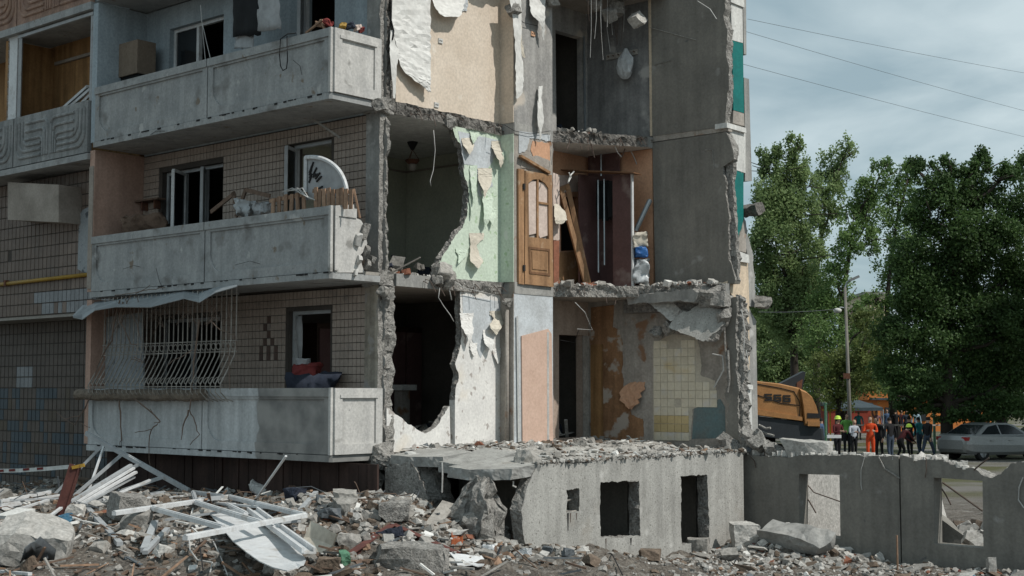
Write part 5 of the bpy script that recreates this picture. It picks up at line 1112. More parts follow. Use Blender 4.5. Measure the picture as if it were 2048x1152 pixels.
# bent rebar
for k in range(26):
    a = rs.uniform(-7, 4); b = rs.uniform(-4.5, -.9); P = L(a, b, 0); P.z = ground_z(P.x, P.y); d = Vector((rs.gauss(0, 1), rs.gauss(0, 1), 0)).normalized() * rs.uniform(.2, .5); h_ = rs.uniform(.03, .2)
    mb = MB().tube([P - Vector((0, 0, .05)), P + d * .4 + Vector((0, 0, h_)), P + d * .8 + Vector((d.y * .4, -d.x * .4, h_ * 1.1)), P + d + Vector((d.y * .9, -d.x * .9, h_ * .6))], .007, 4)
    cs.v.append(np.array(mb.v)); cs.f += [tuple(i + cs.n for i in f) for f in mb.f]; cs.m += [rs.choice((7, 8, 8, 7))] * len(mb.f); cs.n += len(mb.v)
# splinters, sticks and rods
for k in range(520):
    a = rs.uniform(-8, 5); b = rs.uniform(-7, -.9)
    P = L(a, b, 0); P.z = ground_z(P.x, P.y) + rs.uniform(.02, .1); d = Vector((rs.gauss(0, 1), rs.gauss(0, 1), rs.gauss(0, .22))).normalized() * rs.uniform(.12, .6)
    cs.box(P, d, rs.uniform(.015, .05), rs.uniform(.008, .025), rs.choice((3, 7, 7, 5, 0, 8)))
cs.build('rubble', RM, 'loose broken concrete, splinters and earth covering the ground')
# dust and crumbled screed lying on the deck
def deck_z(a, b):
    f = noise.fractal(Vector((a * 1.6, b * 1.6, 5)), .8, 2., 5); st = .07 * sm((2.2 + .5 * noise.noise(Vector((b * 1.5, 3, 1))) - a) / .15)
    e = min(1, (3.58 - a) / .15, (a - .02) / .1) if a < 3.58 else 0
    return Z1 - .115 + max(0, e) * (.035 + st + .045 * f)
da = np.linspace(.1, 3.6, 90); db = np.linspace(.42, 5.2, 110)
dv_ = [L(a, b, deck_z(a, b)) for b in db for a in da]; DW = len(da)
part('dust_layer', MB().add(dv_, [(j * DW + i, j * DW + i + 1, (j + 1) * DW + i + 1, (j + 1) * DW + i) for j in range(len(db) - 1) for i in range(DW - 1)]), 'dust')
# debris on the deck of the torn first storey and on the torn floors
cs = Chips()
for k in range(1900):
    a = rs.uniform(.2, 3.6); b = rs.uniform(-.2, 5.4); s_ = .015 + .10 * rs.random() ** 5
    if a < 1.2: s_ *= 1.3
    if b < .45 and a < 3: continue
    cs.add(L(a, b, deck_z(a, b) + s_ * .15), s_, rs.choices(range(len(RM)), [6, 1.2, 3, .2, .2, .6, .04, .2, .1, .03])[0], rs)
for k in range(150):
    a = rs.uniform(.3, 1.3) if k % 2 else rs.uniform(.3, 3.4); b = rs.uniform(.4, 5.2); d = Vector((rs.gauss(0, 1), rs.gauss(0, 1), rs.gauss(0, .15))).normalized() * rs.uniform(.1, .45)
    cs.box(L(a, b, deck_z(a, b) + rs.random() * .04), d, rs.uniform(.02, .09), .012, rs.choice((5, 5, 0, 2, 7)))
for k in range(380):
    s_ = .015 + .07 * rs.random() ** 3; cs.add(L(3.60 + rs.uniform(-.12, .05), rs.uniform(-.4, 4.95), Z1 - .10 + s_ * .25), s_, rs.choice((0, 0, 2, 2, 1)), rs)
for (a0, a1, b0, b1, z, n) in ((-.1, 1.0, 3.95, 5.4, Z2, 260), (1.0, 2.9, 5.1, 5.5, Z2, 160), (-.05, .12, .4, 1.4, Z2, 40), (-.1, .9, 3.95, 5.4, Z3, 80)):
    for k in range(n):
        s_ = .02 + .13 * rs.random() ** 4; cs.add(L(rs.uniform(a0, a1), rs.uniform(b0, b1), z + s_ * .2), s_, rs.choice((0, 0, 2, 2, 4, 5)), rs)
o = cs.build('deck_debris', RM, 'concrete crumbs and litter on the torn floors'); 
def place(name, label, cat, x, y, w, d, h, m, seed, rot=(0, 0, 0), cuts=7, rough=.025, sink=.15, sub=3, base=None):
    P = base or onG(x, y); return tag(chunk(MB(), (P.x, P.y, P.z + h * (.5 - sink)), w, d, h, seed, rot, cuts, rough, sub).build(name, m), label, cat)
place('concrete_boulder', 'big whitewashed concrete boulder at the left edge', 'rubble', 72, 1118, .95, .75, .58, 'rubble_light', 601, (.2, .3, .3), 8, .03)
place('concrete_boulder', 'grey concrete boulder under the white window frames', 'rubble', 258, 1035, .58, .5, .4, 'concrete_broken', 602, (.1, .1, .6))
place('concrete_boulder', 'rounded concrete lump below the left end of the steel frame', 'rubble', 270, 1058, .35, .3, .3, 'rubble_grey', 603)
place('concrete_boulder', 'small pale boulder beside the maroon steel post', 'rubble', 153, 1032, .26, .22, .2, 'rubble_light', 604)
place('concrete_boulder', 'flat concrete slab lump in front of the rusty angle irons', 'rubble', 830, 1132, .85, .6, .3, 'concrete_broken', 605, (0, .1, .1), 7, .035)
place('concrete_boulder', 'concrete lump left of the fallen grey plank', 'rubble', 690, 1025, .32, .3, .24, 'rubble_grey', 606)
place('concrete_boulder', 'rough concrete lump under the corner of the lowest balcony', 'rubble', 690, 1010, .3, .3, .26, 'rubble_grey', 607)
place('concrete_boulder', 'broken slab lying against the foundation below the left opening', 'rubble', 1640, 1125, 1.15, .4, .28, 'concrete', 608, (.5, .06, -.72), 6, .03, base=L(4.95, 4.35, ground_z(*L(4.95, 4.35, 0).xy)))
place('concrete_boulder', 'speckled concrete heap piece left of the leaning broken slab', 'rubble', 1492, 1090, .42, .35, .42, 'rubble_light', 609)
place('concrete_boulder', 'pale upright stone block at the bottom right', 'rubble', 1983, 1150, .12, .12, .28, 'rubble_light', 610, cuts=3)
place('concrete_boulder', 'dark concrete lump at the foot of the basement doorway', 'rubble', 1395, 1100, .4, .3, .22, 'rubble_grey', 611)
place('concrete_boulder', 'concrete lump half buried at the foot of the basement wall', 'rubble', 1300, 1118, .3, .2, .16, 'rubble_brown', 612)
place('concrete_boulder', 'grey lump on the slope right of the concrete spire', 'rubble', 1030, 1045, .4, .35, .3, 'rubble_grey', 613)
place('concrete_boulder', 'lump of broken concrete left of the dark basement hole', 'rubble', 790, 1035, .4, .32, .26, 'concrete_broken', 614)
place('concrete_boulder', 'stone beside the cream board on the rubble', 'rubble', 700, 1095, .3, .25, .2, 'rubble_grey', 615)
place('concrete_boulder', 'stone at the bottom edge left of the rusty angle irons', 'rubble', 655, 1140, .28, .22, .18, 'rubble_brown', 616)
for k, (x, y, s_, lab) in enumerate(((430, 1120, .2, 'stone on the soil left of the white sheet'), (330, 1110, .22, 'stone on the soil below the long white frame bar'), (1180, 1130, .24, 'stone on the soil below the small basement vent'), (1460, 1120, .26, 'stone at the corner of the two foundation walls'), (1760, 1125, .2, 'stone below the joint of the foundation wall'), (1880, 1120, .24, 'stone below the right square opening'), (975, 1120, .2, 'stone beside the folded white sheet'), (540, 1140, .2, 'stone below the tip of the white sheet'), (60, 1140, .25, 'stone at the lower left corner'), (200, 1100, .2, 'stone behind the maroon post foot'))):
    place('stone', lab, 'stone', x, y, s_, s_ * .8, s_ * .6, ('rubble_grey', 'rubble_light', 'rubble_brown')[k % 3], 640 + k, (.3 * k, .2, k))
# concrete spire standing in front of the hole, with a flat dark face
vs, fs = chunk_mesh(1.0, .55, 1.3, 77, cuts=3, rough=.04, sub=4); gz = ground_z(*L(3.0, -1.0, 0).xy); sv = []
for v in vs:
    t_ = max(0, min(1, (v.z + .65) / 1.3)); k_ = 1.1 - .80 * t_ ** 1.6; f_ = Vector((v.x * 5, v.y * 5, v.z * 4)); n1, n2, n3 = (noise.noise(f_ + Vector((i * 7, 0, 0))) * .10 + noise.noise(f_ * 3 + Vector((i * 7, 5, 0))) * .05 for i in range(3))
    sv.append(L(3.0 + v.x * k_ + .16 * t_ * t_ + n1, -1.0 + v.y * k_ + n2, gz - .45 + 1.2 * t_ + n3 * .8))
tag(MB().add(sv, fs).build('concrete_spire', 'concrete_broken'), 'pointed upright concrete fragment in front of the dark basement hole', 'rubble')
# grey boards and planks
def barG(name, label, cat, x0, y0, h0, x1, y1, h1, w, t, m, up=None):
    return tag(MB().bar(onGh(x0, y0, h0), onGh(x1, y1, h1), w, t, up).build(name, m), label, cat)
p0 = onG(852, 1068); p1 = onB(898, 1006, -1.15); p1 = L(p1[0], -1.15, p1[1])
tag(MB().bar(p0, p1, .2, .03, up=(0, -.7, .7)).build('grey_plank', 'plank_grey'), 'broad grey plank leaning towards the concrete spire', 'plank')
t = thing('rusty_angle_iron', 'rusty bent angle iron forming a low peak in the rubble', 'steel', onG(785, 1060))
for p, q_ in (((692, 1112, .05), (786, 1048, .12)), ((786, 1048, .12), (916, 1106, .05))):
    a, b = onGh(*p), onGh(*q_); MB().bar(a, b, .11, .012).build('flange', 'rust_maroon', t); MB().bar(a - Vector((0, 0, .055)), b - Vector((0, 0, .055)), .012, .1).build('web', 'rust_maroon', t)
p0 = onG(117, 1036); p1 = p0 + Vector((.27, .12, 0)); q1 = onB(150, 932, -2.2)
p1 = CAMP + ray(150, 930) * (p0.y / ray(150, 930).y)
sp = thing('steel_post', 'leaning maroon steel plate post at the end of the barrier tape', 'post', p0)
MB().bar(p0, p1, .17, .015, up=(0, -1, .1)).build('plate', 'rust_maroon', sp); MB().bar(p0 + Vector((.08, .02, 0)), p1 + Vector((.08, .02, 0)), .015, .1, up=(0, -1, .1)).build('flange', 'rust_maroon', sp)
MB().bar(p1 - Vector((.04, 0, .04)), p1 + Vector((.14, 0, .0)), .06, .05).build('yellow_cap', 'yellow_pipe', sp)
# leaning white window rack
def P_at(x, y, P): return CAMP + ray(x, y) * (P.y / ray(x, y).y)
def onPl(x, y, b): q = onB(x, y, b); return L(q[0], b, q[1])
f0 = onPl(378, 982, -1.5); fT = onPl(173, 867, -2.0)
def on_line(x): # point of the long bar seen at column x
    best = min((abs((lambda q: 1024 + F * q.x / (q.y * math.cos(PITCH) + (q.z - CZ) * math.sin(PITCH)))(fT.lerp(f0, u / 200)) - x), u / 200) for u in range(201)); return fT.lerp(f0, best[1])
fr = thing('window_frame', 'tall leaning white window frame with parallel bars at the left', 'window frame', f0)
def pvc(mb, p, q, w=.085, m='white_pvc', name='frame_bar', par=None):
    d = (q - p).normalized(); mb = MB().bar(p, q, w, w * .8); mb.bar(p + Vector((0, 0, w * .45)), q + Vector((0, 0, w * .45)), w * .45, w * .3); mb.build(name, m, par)
pvc(None, fT, f0, .075, 'grey_pvc', par=fr)
for x0, x1, y1 in ((209, 96, 1003), (245, 148, 992), (281, 140, 1002), (328, 190, 1000)): pvc(None, on_line(x0), onPl(x1, y1, -2.5), .06, 'grey_pvc', par=fr)
p = on_line(209); MB().bar(p, onPl(170, 1003, -2.4), .03).build('bright_rod', 'white_pvc', fr)
# fallen white frame in the middle
fm = thing('window_frame', 'large white window frame lying flat across the rubble', 'window frame', onG(420, 1060))
ZFR = 1.10
cn = {k: onZ(x, y, ZFR) for k, (x, y) in dict(a=(228, 1027), b=(458, 994), c=(610, 1031), d=(370, 1076), e=(306, 1017), f=(447, 1056), g=(392, 1005), h=(522, 1046)).items()}
for u, v in ('ab', 'bc', 'cd', 'ef', 'gh'): pvc(None, cn[u], cn[v], .065, par=fm)
pvc(None, onZ(455, 1010, ZFR - .05), onZ(492, 1028, ZFR - .05), .06, par=fm)
s2 = thing('window_frame', 'small white window frame stub behind the large fallen one', 'window frame', onG(400, 1000))
for (x0, y0, x1, y1) in ((385, 985, 445, 993), (386, 985, 392, 1003), (395, 1000, 440, 996)): pvc(None, onGh(x0, y0, .12), onGh(x1, y1, .12), .06, 'grey_pvc', par=s2)
for k, (x0, y0, x1, y1, w, m, lab) in enumerate(((0, 1003, 100, 984, .07, 'white_pvc', 'white profile lying along the left edge'), (0, 1017, 40, 1006, .09, 'white_pvc', 'short white profile below the left edge one'), (165, 1006, 240, 1088, .08, 'grey_pvc', 'grey profile slanting down towards the soil'), (310, 1045, 288, 1100, .09, 'grey_pvc', 'steep grey profile stuck in the soil below the frame'), (290, 1105, 335, 1058, .07, 'grey_pvc', 'second grey profile crossing the steep one'), (240, 1017, 300, 996, .06, 'white_pvc', 'white profile stub on the grey boulder'), (512, 998, 572, 912, .03, 'white_pvc', 'thin white rod standing up below the middle balcony joint'), (600, 1022, 632, 985, .07, 'grey_pvc', 'grey profile standing in the shade under the balcony'), (190, 1003, 330, 985, .08, 'grey_pvc', 'grey profile lying behind the leaning frame'), (0, 1143, 60, 1148, .05, 'white_pvc', 'white strip at the lower left corner'))):
    barG('loose_profile', lab, 'profile', x0, y0, .08, x1, y1, .08 if k != 6 else .9, w, w * .7, m)
for k, (x0, y0, h0, x1, y1, h1, w, lab) in enumerate(((140, 1004, 1.0, 262, 930, 1.55, .06, 'upper strip of the bundle under the leaning frame'), (150, 1006, .98, 268, 936, 1.5, .05, 'second strip of the bundle under the leaning frame'), (158, 1008, .96, 272, 944, 1.44, .06, 'third strip of the bundle under the leaning frame'), (166, 1010, .95, 268, 954, 1.35, .05, 'lowest strip of the bundle under the leaning frame'), (0, 1010, .95, 120, 990, 1.0, .05, 'long thin white strip fanning out from the left edge'), (0, 1030, .9, 96, 1000, 1.0, .05, 'thin white strip crossing towards the maroon post'), (20, 1000, 1.0, 130, 996, 1.0, .04, 'flat thin strip behind the maroon post'), (240, 1000, 1.0, 470, 1008, 1.05, .05, 'long thin strip running behind the large fallen frame'), (300, 1000, 1.02, 420, 985, 1.1, .04, 'thin strip behind the small frame stub'), (330, 1040, .95, 470, 1020, 1.08, .05, 'thin strip under the large fallen frame'), (420, 1005, 1.05, 560, 1018, 1.08, .05, 'thin strip along the back of the fallen frame'), (205, 1000, 1.0, 300, 960, 1.3, .05, 'thin strip leaning on the leaning frame'), (480, 1052, .98, 600, 1042, 1.0, .05, 'thin strip at the right corner of the fallen frame'), (60, 1062, .8, 130, 1010, .98, .05, 'thin strip leaning on the big left boulder'))):
    tag(MB().bar(onZ(x0, y0, h0) if h0 < 1.2 else onPl(x0, y0, -2), onZ(x1, y1, h1) if h1 < 1.2 else onPl(x1, y1, -1.9), w, w * .6).build('loose_strip', 'white_pvc' if k % 3 else 'grey_pvc'), lab, 'strip')
rows = [(onZ(x0, y0, h), onZ(x1, y1, h)) for x0, y0, x1, y1, h in ((417, 1026, 500, 1026, 1.0), (445, 1054, 518, 1045, .98), (466, 1080, 548, 1066, .93), (492, 1104, 575, 1088, .88), (520, 1122, 602, 1106, .85), (545, 1134, 612, 1120, .86), (572, 1141, 608, 1130, .9))]
tag(MB().sheet(rows, .012, 6, .01, 5).build('white_sheet', 'white_pvc'), 'curved white plastic sheet lying under the fallen window frame', 'sheet')
ch_ = thing('white_channel', 'broad white window channel lying beside the curved white sheet', 'profile', onG(560, 1070)); c0_, c1_ = onZ(505, 1022, 1.04), onZ(618, 1106, .95)
MB().bar(c0_, c1_, .16, .02).build('channel_base', 'white_pvc', ch_)
for sg in (-1, 1): MB().bar(c0_ + Vector((.06 * sg, .03 * sg, .03)), c1_ + Vector((.06 * sg, .03 * sg, .03)), .03, .05).build('channel_lip', 'white_pvc', ch_)
rows = [(onGh(622, 1040, .3), onGh(672, 1068, .3)), (onGh(610, 1072, .12), onGh(664, 1090, .15)), (onGh(597, 1088, .04), onGh(640, 1106, .05))]
tag(MB().sheet(rows, .02, 4, .012, 9).build('cream_board', 'paper_cream'), 'cream board propped up on the rubble right of the white sheet', 'board')
rows = [(onGh(898, 1106, .1), onGh(965, 1112, .1)), (onGh(910, 1118, .06), onGh(972, 1124, .06)), (onGh(915, 1130, .04), onGh(968, 1132, .04))]
tag(MB().sheet(rows, .01, 4, .015, 11).build('white_sheet', 'white_pvc'), 'folded white sheet at the foot of the rusty angle iron', 'sheet')
rows = [(onGh(50, 1100, .3), onGh(85, 1072, .35)), (onGh(45, 1112, .16), onGh(110, 1098, .2)), (onGh(40, 1125, .06), onGh(112, 1120, .06))]
tag(MB().sheet(rows, .012, 6, .03, 12).build('grey_tarp', 'tarp_grey', smooth=True), 'crumpled grey tarpaulin on the big left boulder', 'tarpaulin')
tag(MB().bar(onGh(12, 1035, .25), onGh(52, 1020, .3), .34, .05).build('white_tile_slab', 'white_paint'), 'square white slab behind the big left boulder', 'slab')
t = thing('rusty_spring_mesh', 'rusty orange bed spring mesh beside the angle iron', 'spring mesh', onG(912, 1100)); M('rust_orange', (.36, .10, .035), (.24, .07, .03), bump=.3)
for k in range(9): MB().tube([onGh(904 + k * 2.5, 1102, .02), onGh(904 + k * 2.6, 1064, .05)], .008, 5).build('wire', 'rust_orange', t)
for k in range(4): MB().tube([onGh(903, 1098 - k * 9, .03), onGh(928, 1099 - k * 9, .03)], .007, 5).build('wire', 'rust_orange', t)
for k, (x, y, w, h, m, nm, lab) in enumerate(((530, 985, .5, .18, 'paper_white', 'white_sack', 'white sack with red and blue print under the lowest balcony'), (590, 1000, .3, .2, 'navy_cloth', 'dark_bundle', 'dark bundle beside the printed sack'), (660, 1040, .45, .16, 'tarp_grey', 'dark_bundle', 'grey tarpaulin bundle right of the fallen frame'), (780, 1075, .3, .12, 'navy_cloth', 'dark_bundle', 'purple grey cloth under the rusty angle iron'), (130, 1045, .2, .14, 'trash_blue', 'blue_bottle', 'teal plastic scrap at the foot of the maroon post'), (690, 1125, .18, .14, 'trash_green', 'green_bottle', 'green bottle on the soil near the bottom'), (1095, 1108, .14, .12, 'tarp_grey', 'dark_scrap', 'dark grey scrap at the foot of the basement wall'), (1135, 1112, .16, .12, 'tarp_grey', 'dark_scrap', 'slate coloured scrap right of the other one by the basement wall'), (975, 1100, .25, .08, 'plastic_clear', 'plastic_film', 'clear plastic film on the rubble below the spire'), (1045, 1112, .2, .1, 'bluish_plaster', 'pale_scrap', 'pale blue scrap on the rubble left of the basement wall'))):
    place(nm, lab, 'scrap', x, y, w, w * .6, h, m, 700 + k, (.1, .2, k), 5, .05)
P = onGh(530, 985, .2); 
# objects on the deck
for k, (x, y, w, h, m, nm, lab) in enumerate(((1143, 885, .26, .12, 'navy_cloth', 'dark_box', 'small dark box by the first storey doorway'), (1165, 882, .2, .14, 'paper_white', 'white_bundle', 'white bundle behind the dark box by the doorway'), (1112, 884, .16, .06, 'trash_blue', 'blue_scrap', 'blue scrap below the pink board'), (965, 896, .3, .03, 'paper_white', 'paper_sheet', 'flat white paper at the foot of the flowered wall'), (850, 905, .22, .05, 'black_cloth', 'black_scrap', 'black scrap on the deck edge below the round hole'), (820, 908, .2, .06, 'paper_white', 'paper_sheet', 'crumpled white paper on the deck edge below the round hole'))):
    P = onZ(x, y, Z1 - .05); tag(chunk(MB(), P, w, w * .7, h, 760 + k, (0, 0, k), 4, .03, 1).build(nm, m), lab, 'scrap')
tag(MB().ext([(*onZ(1205, 888, Z1 - .08).xy, 1), (*onZ(1290, 878, Z1 - .08).xy, 1), (*onZ(1380, 880, Z1 - .08).xy, 1), (*onZ(1300, 888, Z1 - .08).xy, 1)], lambda u, w, d: Vector((u, w, Z1 - .07 + d)), .09, jag=.02, step=.08, seed=3).build('floor_slab_piece', 'concrete'), 'flat slab piece lying on the deck below the kitchen tiles', 'slab')
# thin wires over the rubble
for k, (pts, m, lab) in enumerate((([(378, 1075), (380, 1100), (395, 1120), (425, 1125), (420, 1145)], 'wire_white', 'white wire curling on the soil below the fallen frame'), ([(495, 995), (494, 1025), (496, 1060)], 'wire_dark', 'black wire standing up through the fallen frame'), ([(398, 1075), (402, 1110), (406, 1140)], 'wire_dark', 'black wire hanging down from the long frame bar'), ([(425, 1080), (440, 1110), (455, 1150)], 'wire_white', 'thin pale wire left of the white sheet'), ([(1208, 1085), (1225, 1110), (1245, 1150)], 'wire_dark', 'thin dark wire below the basement window'), ([(500, 1115), (530, 1090), (545, 1075)], 'rebar', 'brown twig on the white sheet'), ([(1795, 1080), (1795, 1140)], 'raw_wood', 'thin stake below the joint of the foundation wall'), ([(1466, 1130), (1478, 1110)], 'wire_dark', 'dark rod in the soil by the foundation corner'))):
    tag(MB().tube([onGh(x, y, .06 if k not in (1, 6) else .02 + .0 * x) for x, y in pts] if k != 6 else [onG(1795, 1140), onG(1795, 1140) + Vector((0, 0, .5))], .009 if k != 6 else .016, 5).build('loose_wire' if k != 6 else 'stake', m), lab, 'wire' if k != 6 else 'stake')
# ------------------------------------------------------------------ background: trees, street, people, machines
def leaf_mat(name, c1, c2, tr=.35):
    m = M(name, c1, c2, scale=.55, bump=0, rough=.6, fine=0, ramp=(.36, .64)); nt = m.node_tree; ns = nt.nodes; lk = nt.links
    bs = ns['Principled BSDF']; out = [n for n in ns if n.type == 'OUTPUT_MATERIAL'][0]; t = ns.new('ShaderNodeBsdfTranslucent'); mx = ns.new('ShaderNodeMixShader'); mx.inputs[0].default_value = tr
    lk.new(bs.inputs['Base Color'].links[0].from_socket, t.inputs[0]); lk.new(bs.outputs[0], mx.inputs[1]); lk.new(t.outputs[0], mx.inputs[2]); lk.new(mx.outputs[0], out.inputs[0])
leaf_mat('leaf_poplar', (.27, .36, .155), (.14, .21, .085), .5); leaf_mat('leaf_dark', (.085, .15, .048), (.042, .08, .025), .4); leaf_mat('leaf_mid', (.19, .29, .10), (.09, .16, .05), .45); leaf_mat('leaf_olive', (.17, .21, .065), (.09, .12, .038), .45)
M('bark', (.055, .045, .036), (.035, .029, .023), bump=.4)
def leaves_mesh(pts, size, rng):
    n = len(pts); d = rng.normal(size=(n, 3)); d /= np.linalg.norm(d, axis=1)[:, None]; e = rng.normal(size=(n, 3)); e -= (e * d).sum(1)[:, None] * d; e /= np.linalg.norm(e, axis=1)[:, None]
    s = size * rng.uniform(.6, 1.3, n)[:, None]; a = pts - d * s * .5; b = pts + e * s * .32; c = pts + d * s * .5; f = pts - e * s * .32
    V = np.stack([a, b, c, f], 1).reshape(-1, 3); me = bpy.data.meshes.new('crown'); me.vertices.add(4 * n); me.vertices.foreach_set('co', V.ravel()); me.loops.add(4 * n); me.loops.foreach_set('vertex_index', np.arange(4 * n)); me.polygons.add(n)
    me.polygons.foreach_set('loop_start', np.arange(0, 4 * n, 4)); me.polygons.foreach_set('loop_total', np.full(n, 4)); me.update(calc_edges=True); return me
def tree(label, base_px, D, clumps, dens, size, leaf, seed, trunk_r=.22, group=None, zb=0, flat=.8, spread_=.33):
    rng = np.random.default_rng(seed); base = onD(base_px, 784, D); base.z = zb; t = thing('tree', label, 'tree', base, group); sc = D / F; allp = []; cent = []
    for (x, y, rx, ry) in clumps:
        c = onD(x, y, D); c.y += rng.uniform(-1, 1) * rx * sc * .6; cent.append((c, rx * sc, ry * sc)); k = max(10, int(rx * ry / 80))
        n = int(2.2 * dens * rx * ry / 2500.)
        sub = rng.normal(size=(k, 3)); sub /= np.linalg.norm(sub, axis=1)[:, None]; sub *= rng.uniform(.15, 1., k)[:, None] ** .5; sub *= np.array([rx * sc, rx * sc * flat, ry * sc])
        idx = rng.integers(0, k, n); p = sub[idx] + rng.normal(size=(n, 3)) * np.array([rx, rx, ry]) * sc * spread_ * .54; allp.append(p + np.array(c))
    me = leaves_mesh(np.vstack(allp) - np.array(base), size * .76, rng); me.materials.append(MATS[leaf]); o = bpy.data.objects.new('crown', me); C.objects.link(o); o.parent = t
    mb = MB(); top = max(c.z for c, _, _ in cent); cx = sum(c.x for c, _, _ in cent) / len(cent); low = min(c.z - r for c, _, r in cent)
    spine = [base]; srt = sorted(cent, key=lambda q: q[0].z); hh = top - base.z
    for u in (.18, .35, .52, .7, .85): z = base.z + hh * u; near = [c for c, _, _ in cent if abs(c.z - z) < hh * .25] or [srt[0][0]]; mxx = sum(c.x for c in near) / len(near); spine.append(Vector((base.x + (mxx - base.x) * u, base.y, z)))
    mb.tube(spine, trunk_r, 9, r2=trunk_r * .25)
    for c, _, r in cent:
        s = min(spine, key=lambda q: abs(q.z - (c.z - r * 1.0)) + .3 * abs(q.x - c.x)); m_ = s.lerp(c, .55) + Vector((0, 0, -.1 * (c - s).length)); mb.tube([s, m_, c], trunk_r * .42, 6, r2=.03)
        for q in range(3): e = c + Vector((rng.normal(), rng.normal(), rng.normal() * .6)) * r * .7; mb.tube([m_.lerp(c, .5), (m_ + e) / 2 + Vector((0, 0, .2)), e], trunk_r * .16, 4, r2=.02)
    mb.build('trunk', 'bark', t, smooth=True); return t
TG = 'trees beyond the ruin'
tree('tall pale green poplar right behind the torn block edge', 1592, 82, [(1583, 290, 22, 30), (1590, 345, 34, 45), (1552, 335, 26, 45), (1530, 330, 18, 35), (1560, 410, 50, 55), (1600, 420, 34, 50), (1545, 490, 48, 55), (1595, 500, 40, 55), (1570, 570, 55, 55), (1530, 600, 40, 60), (1600, 610, 36, 50), (1525, 420, 30, 60), (1522, 520, 30, 60), (1580, 650, 50, 50), (1610, 380, 22, 40), (1612, 560, 36, 50), (1545, 400, 40, 50)], 1700, .23, 'leaf_poplar', 11, .3, TG)
tree('leaning poplar with a spur pointing right, next to the tall pale one', 1632, 86, [(1690, 300, 22, 26), (1668, 330, 32, 36), (1650, 380, 34, 42), (1636, 430, 34, 40), (1625, 490, 30, 44), (1630, 560, 38, 44), (1680, 350, 26, 36), (1660, 410, 30, 36), (1640, 620, 44, 50)], 1250, .23, 'leaf_poplar', 12, .26, TG)
tree('loose poplar with sky showing round its arching limb', 1690, 78, [(1768, 335, 24, 26), (1745, 365, 32, 32), (1722, 400, 34, 36), (1742, 430, 34, 40), (1700, 450, 30, 40), (1745, 480, 24, 34), (1690, 505, 36, 40), (1670, 560, 38, 40), (1655, 610, 40, 50), (1700, 620, 34, 36), (1640, 680, 50, 50)], 1150, .22, 'leaf_mid', 13, .25, TG)
tree('broad bright green tree behind the excavator', 1560, 92, [(1530, 650, 50, 50), (1570, 660, 50, 50), (1600, 700, 50, 45), (1540, 710, 50, 45), (1610, 660, 40, 45), (1580, 740, 60, 35), (1520, 750, 40, 40), (1640, 735, 45, 40)], 1500, .26, 'leaf_poplar', 14, .25, TG)
tree('olive green young tree beside the lamp post', 1672, 74, [(1665, 720, 42, 32), (1700, 735, 45, 34), (1735, 700, 45, 40), (1650, 770, 40, 34), (1720, 770, 46, 30), (1680, 800, 36, 22), (1740, 640, 36, 34)], 1250, .2, 'leaf_olive', 15, .14, TG)
tree('huge dark green tree over the parked silver car', 1892, 57.5, [(1830, 335, 22, 26), (1885, 335, 28, 32), (1960, 325, 28, 32), (2015, 345, 26, 34), (1925, 365, 44, 36), (1870, 395, 46, 42), (1975, 395, 52, 44), (2040, 420, 46, 50), (1835, 430, 42, 44), (1905, 460, 60, 50), (1990, 480, 60, 54), (1830, 510, 52, 48), (1900, 545, 60, 52), (1980, 570, 62, 52), (2050, 540, 50, 60), (1850, 600, 62, 50), (1935, 640, 68, 52), (2030, 650, 62, 56), (1800, 665, 54, 46), (1870, 690, 64, 48), (1960, 725, 66, 46), (2045, 740, 56, 50), (1790, 735, 44, 38), (1850, 765, 52, 34), (1920, 790, 58, 34), (2000, 805, 56, 30), (1800, 800, 34, 22), (1840, 812, 40, 20), (1895, 822, 44, 20), (1955, 828, 44, 20), (1880, 610, 60, 50), (1990, 640, 60, 60), (1820, 580, 50, 50), (1940, 500, 60, 50)], 1900, .175, 'leaf_dark', 16, .28, TG)
tree('dark tree at the right edge behind the second car', 2000, 61, [(2090, 330, 50, 50), (2110, 430, 70, 60), (2080, 600, 70, 70), (2120, 720, 70, 60), (2000, 780, 60, 40), (2060, 810, 60, 36), (1940, 770, 60, 44), (1985, 690, 70, 60)], 1300, .19, 'leaf_dark', 17, .26, TG)
tree('mid green tree filling the gap left of the huge dark tree', 1790, 80, [(1795, 400, 40, 46), (1815, 350, 26, 36), (1800, 470, 44, 50), (1785, 545, 36, 44), (1770, 660, 46, 40), (1765, 720, 54, 44), (1745, 600, 26, 20), (1795, 610, 30, 34), (1720, 680, 46, 40), (1700, 760, 60, 36), (1790, 770, 60, 40)], 1250, .22, 'leaf_mid', 18, .26, TG)
tree('unseen leafy tree added beyond the right edge of the picture to shade the cars', 2345, 53.2, [(2345, 340, 110, 80), (2265, 420, 90, 80), (2430, 420, 110, 80), (2345, 500, 130, 80), (2270, 560, 100, 70), (2430, 590, 110, 80), (2330, 640, 120, 60)], 2600, .2, 'leaf_dark', 19, .3, TG, flat=1.2)  # out of view, added only to throw shade on the cars
rng = np.random.default_rng(5)      # far belt of woodland: reads as one mass
pp = []
for k in range(420):
    X = rng.uniform(-60, 120); Y = rng.uniform(150, 185); h = rng.uniform(5, 11); c = np.array([X, Y, h * .55]); pp.append(c + rng.normal(size=(110, 3)) * np.array([2.2, 2.2, h * .24]))
me = leaves_mesh(np.vstack(pp), .7, rng); me.materials.append(MATS['leaf_dark']); o = bpy.data.objects.new('far_woodland', me); C.objects.link(o); o['kind'] = 'stuff'; tag(o, 'far belt of dark woodland behind the street', 'woodland')

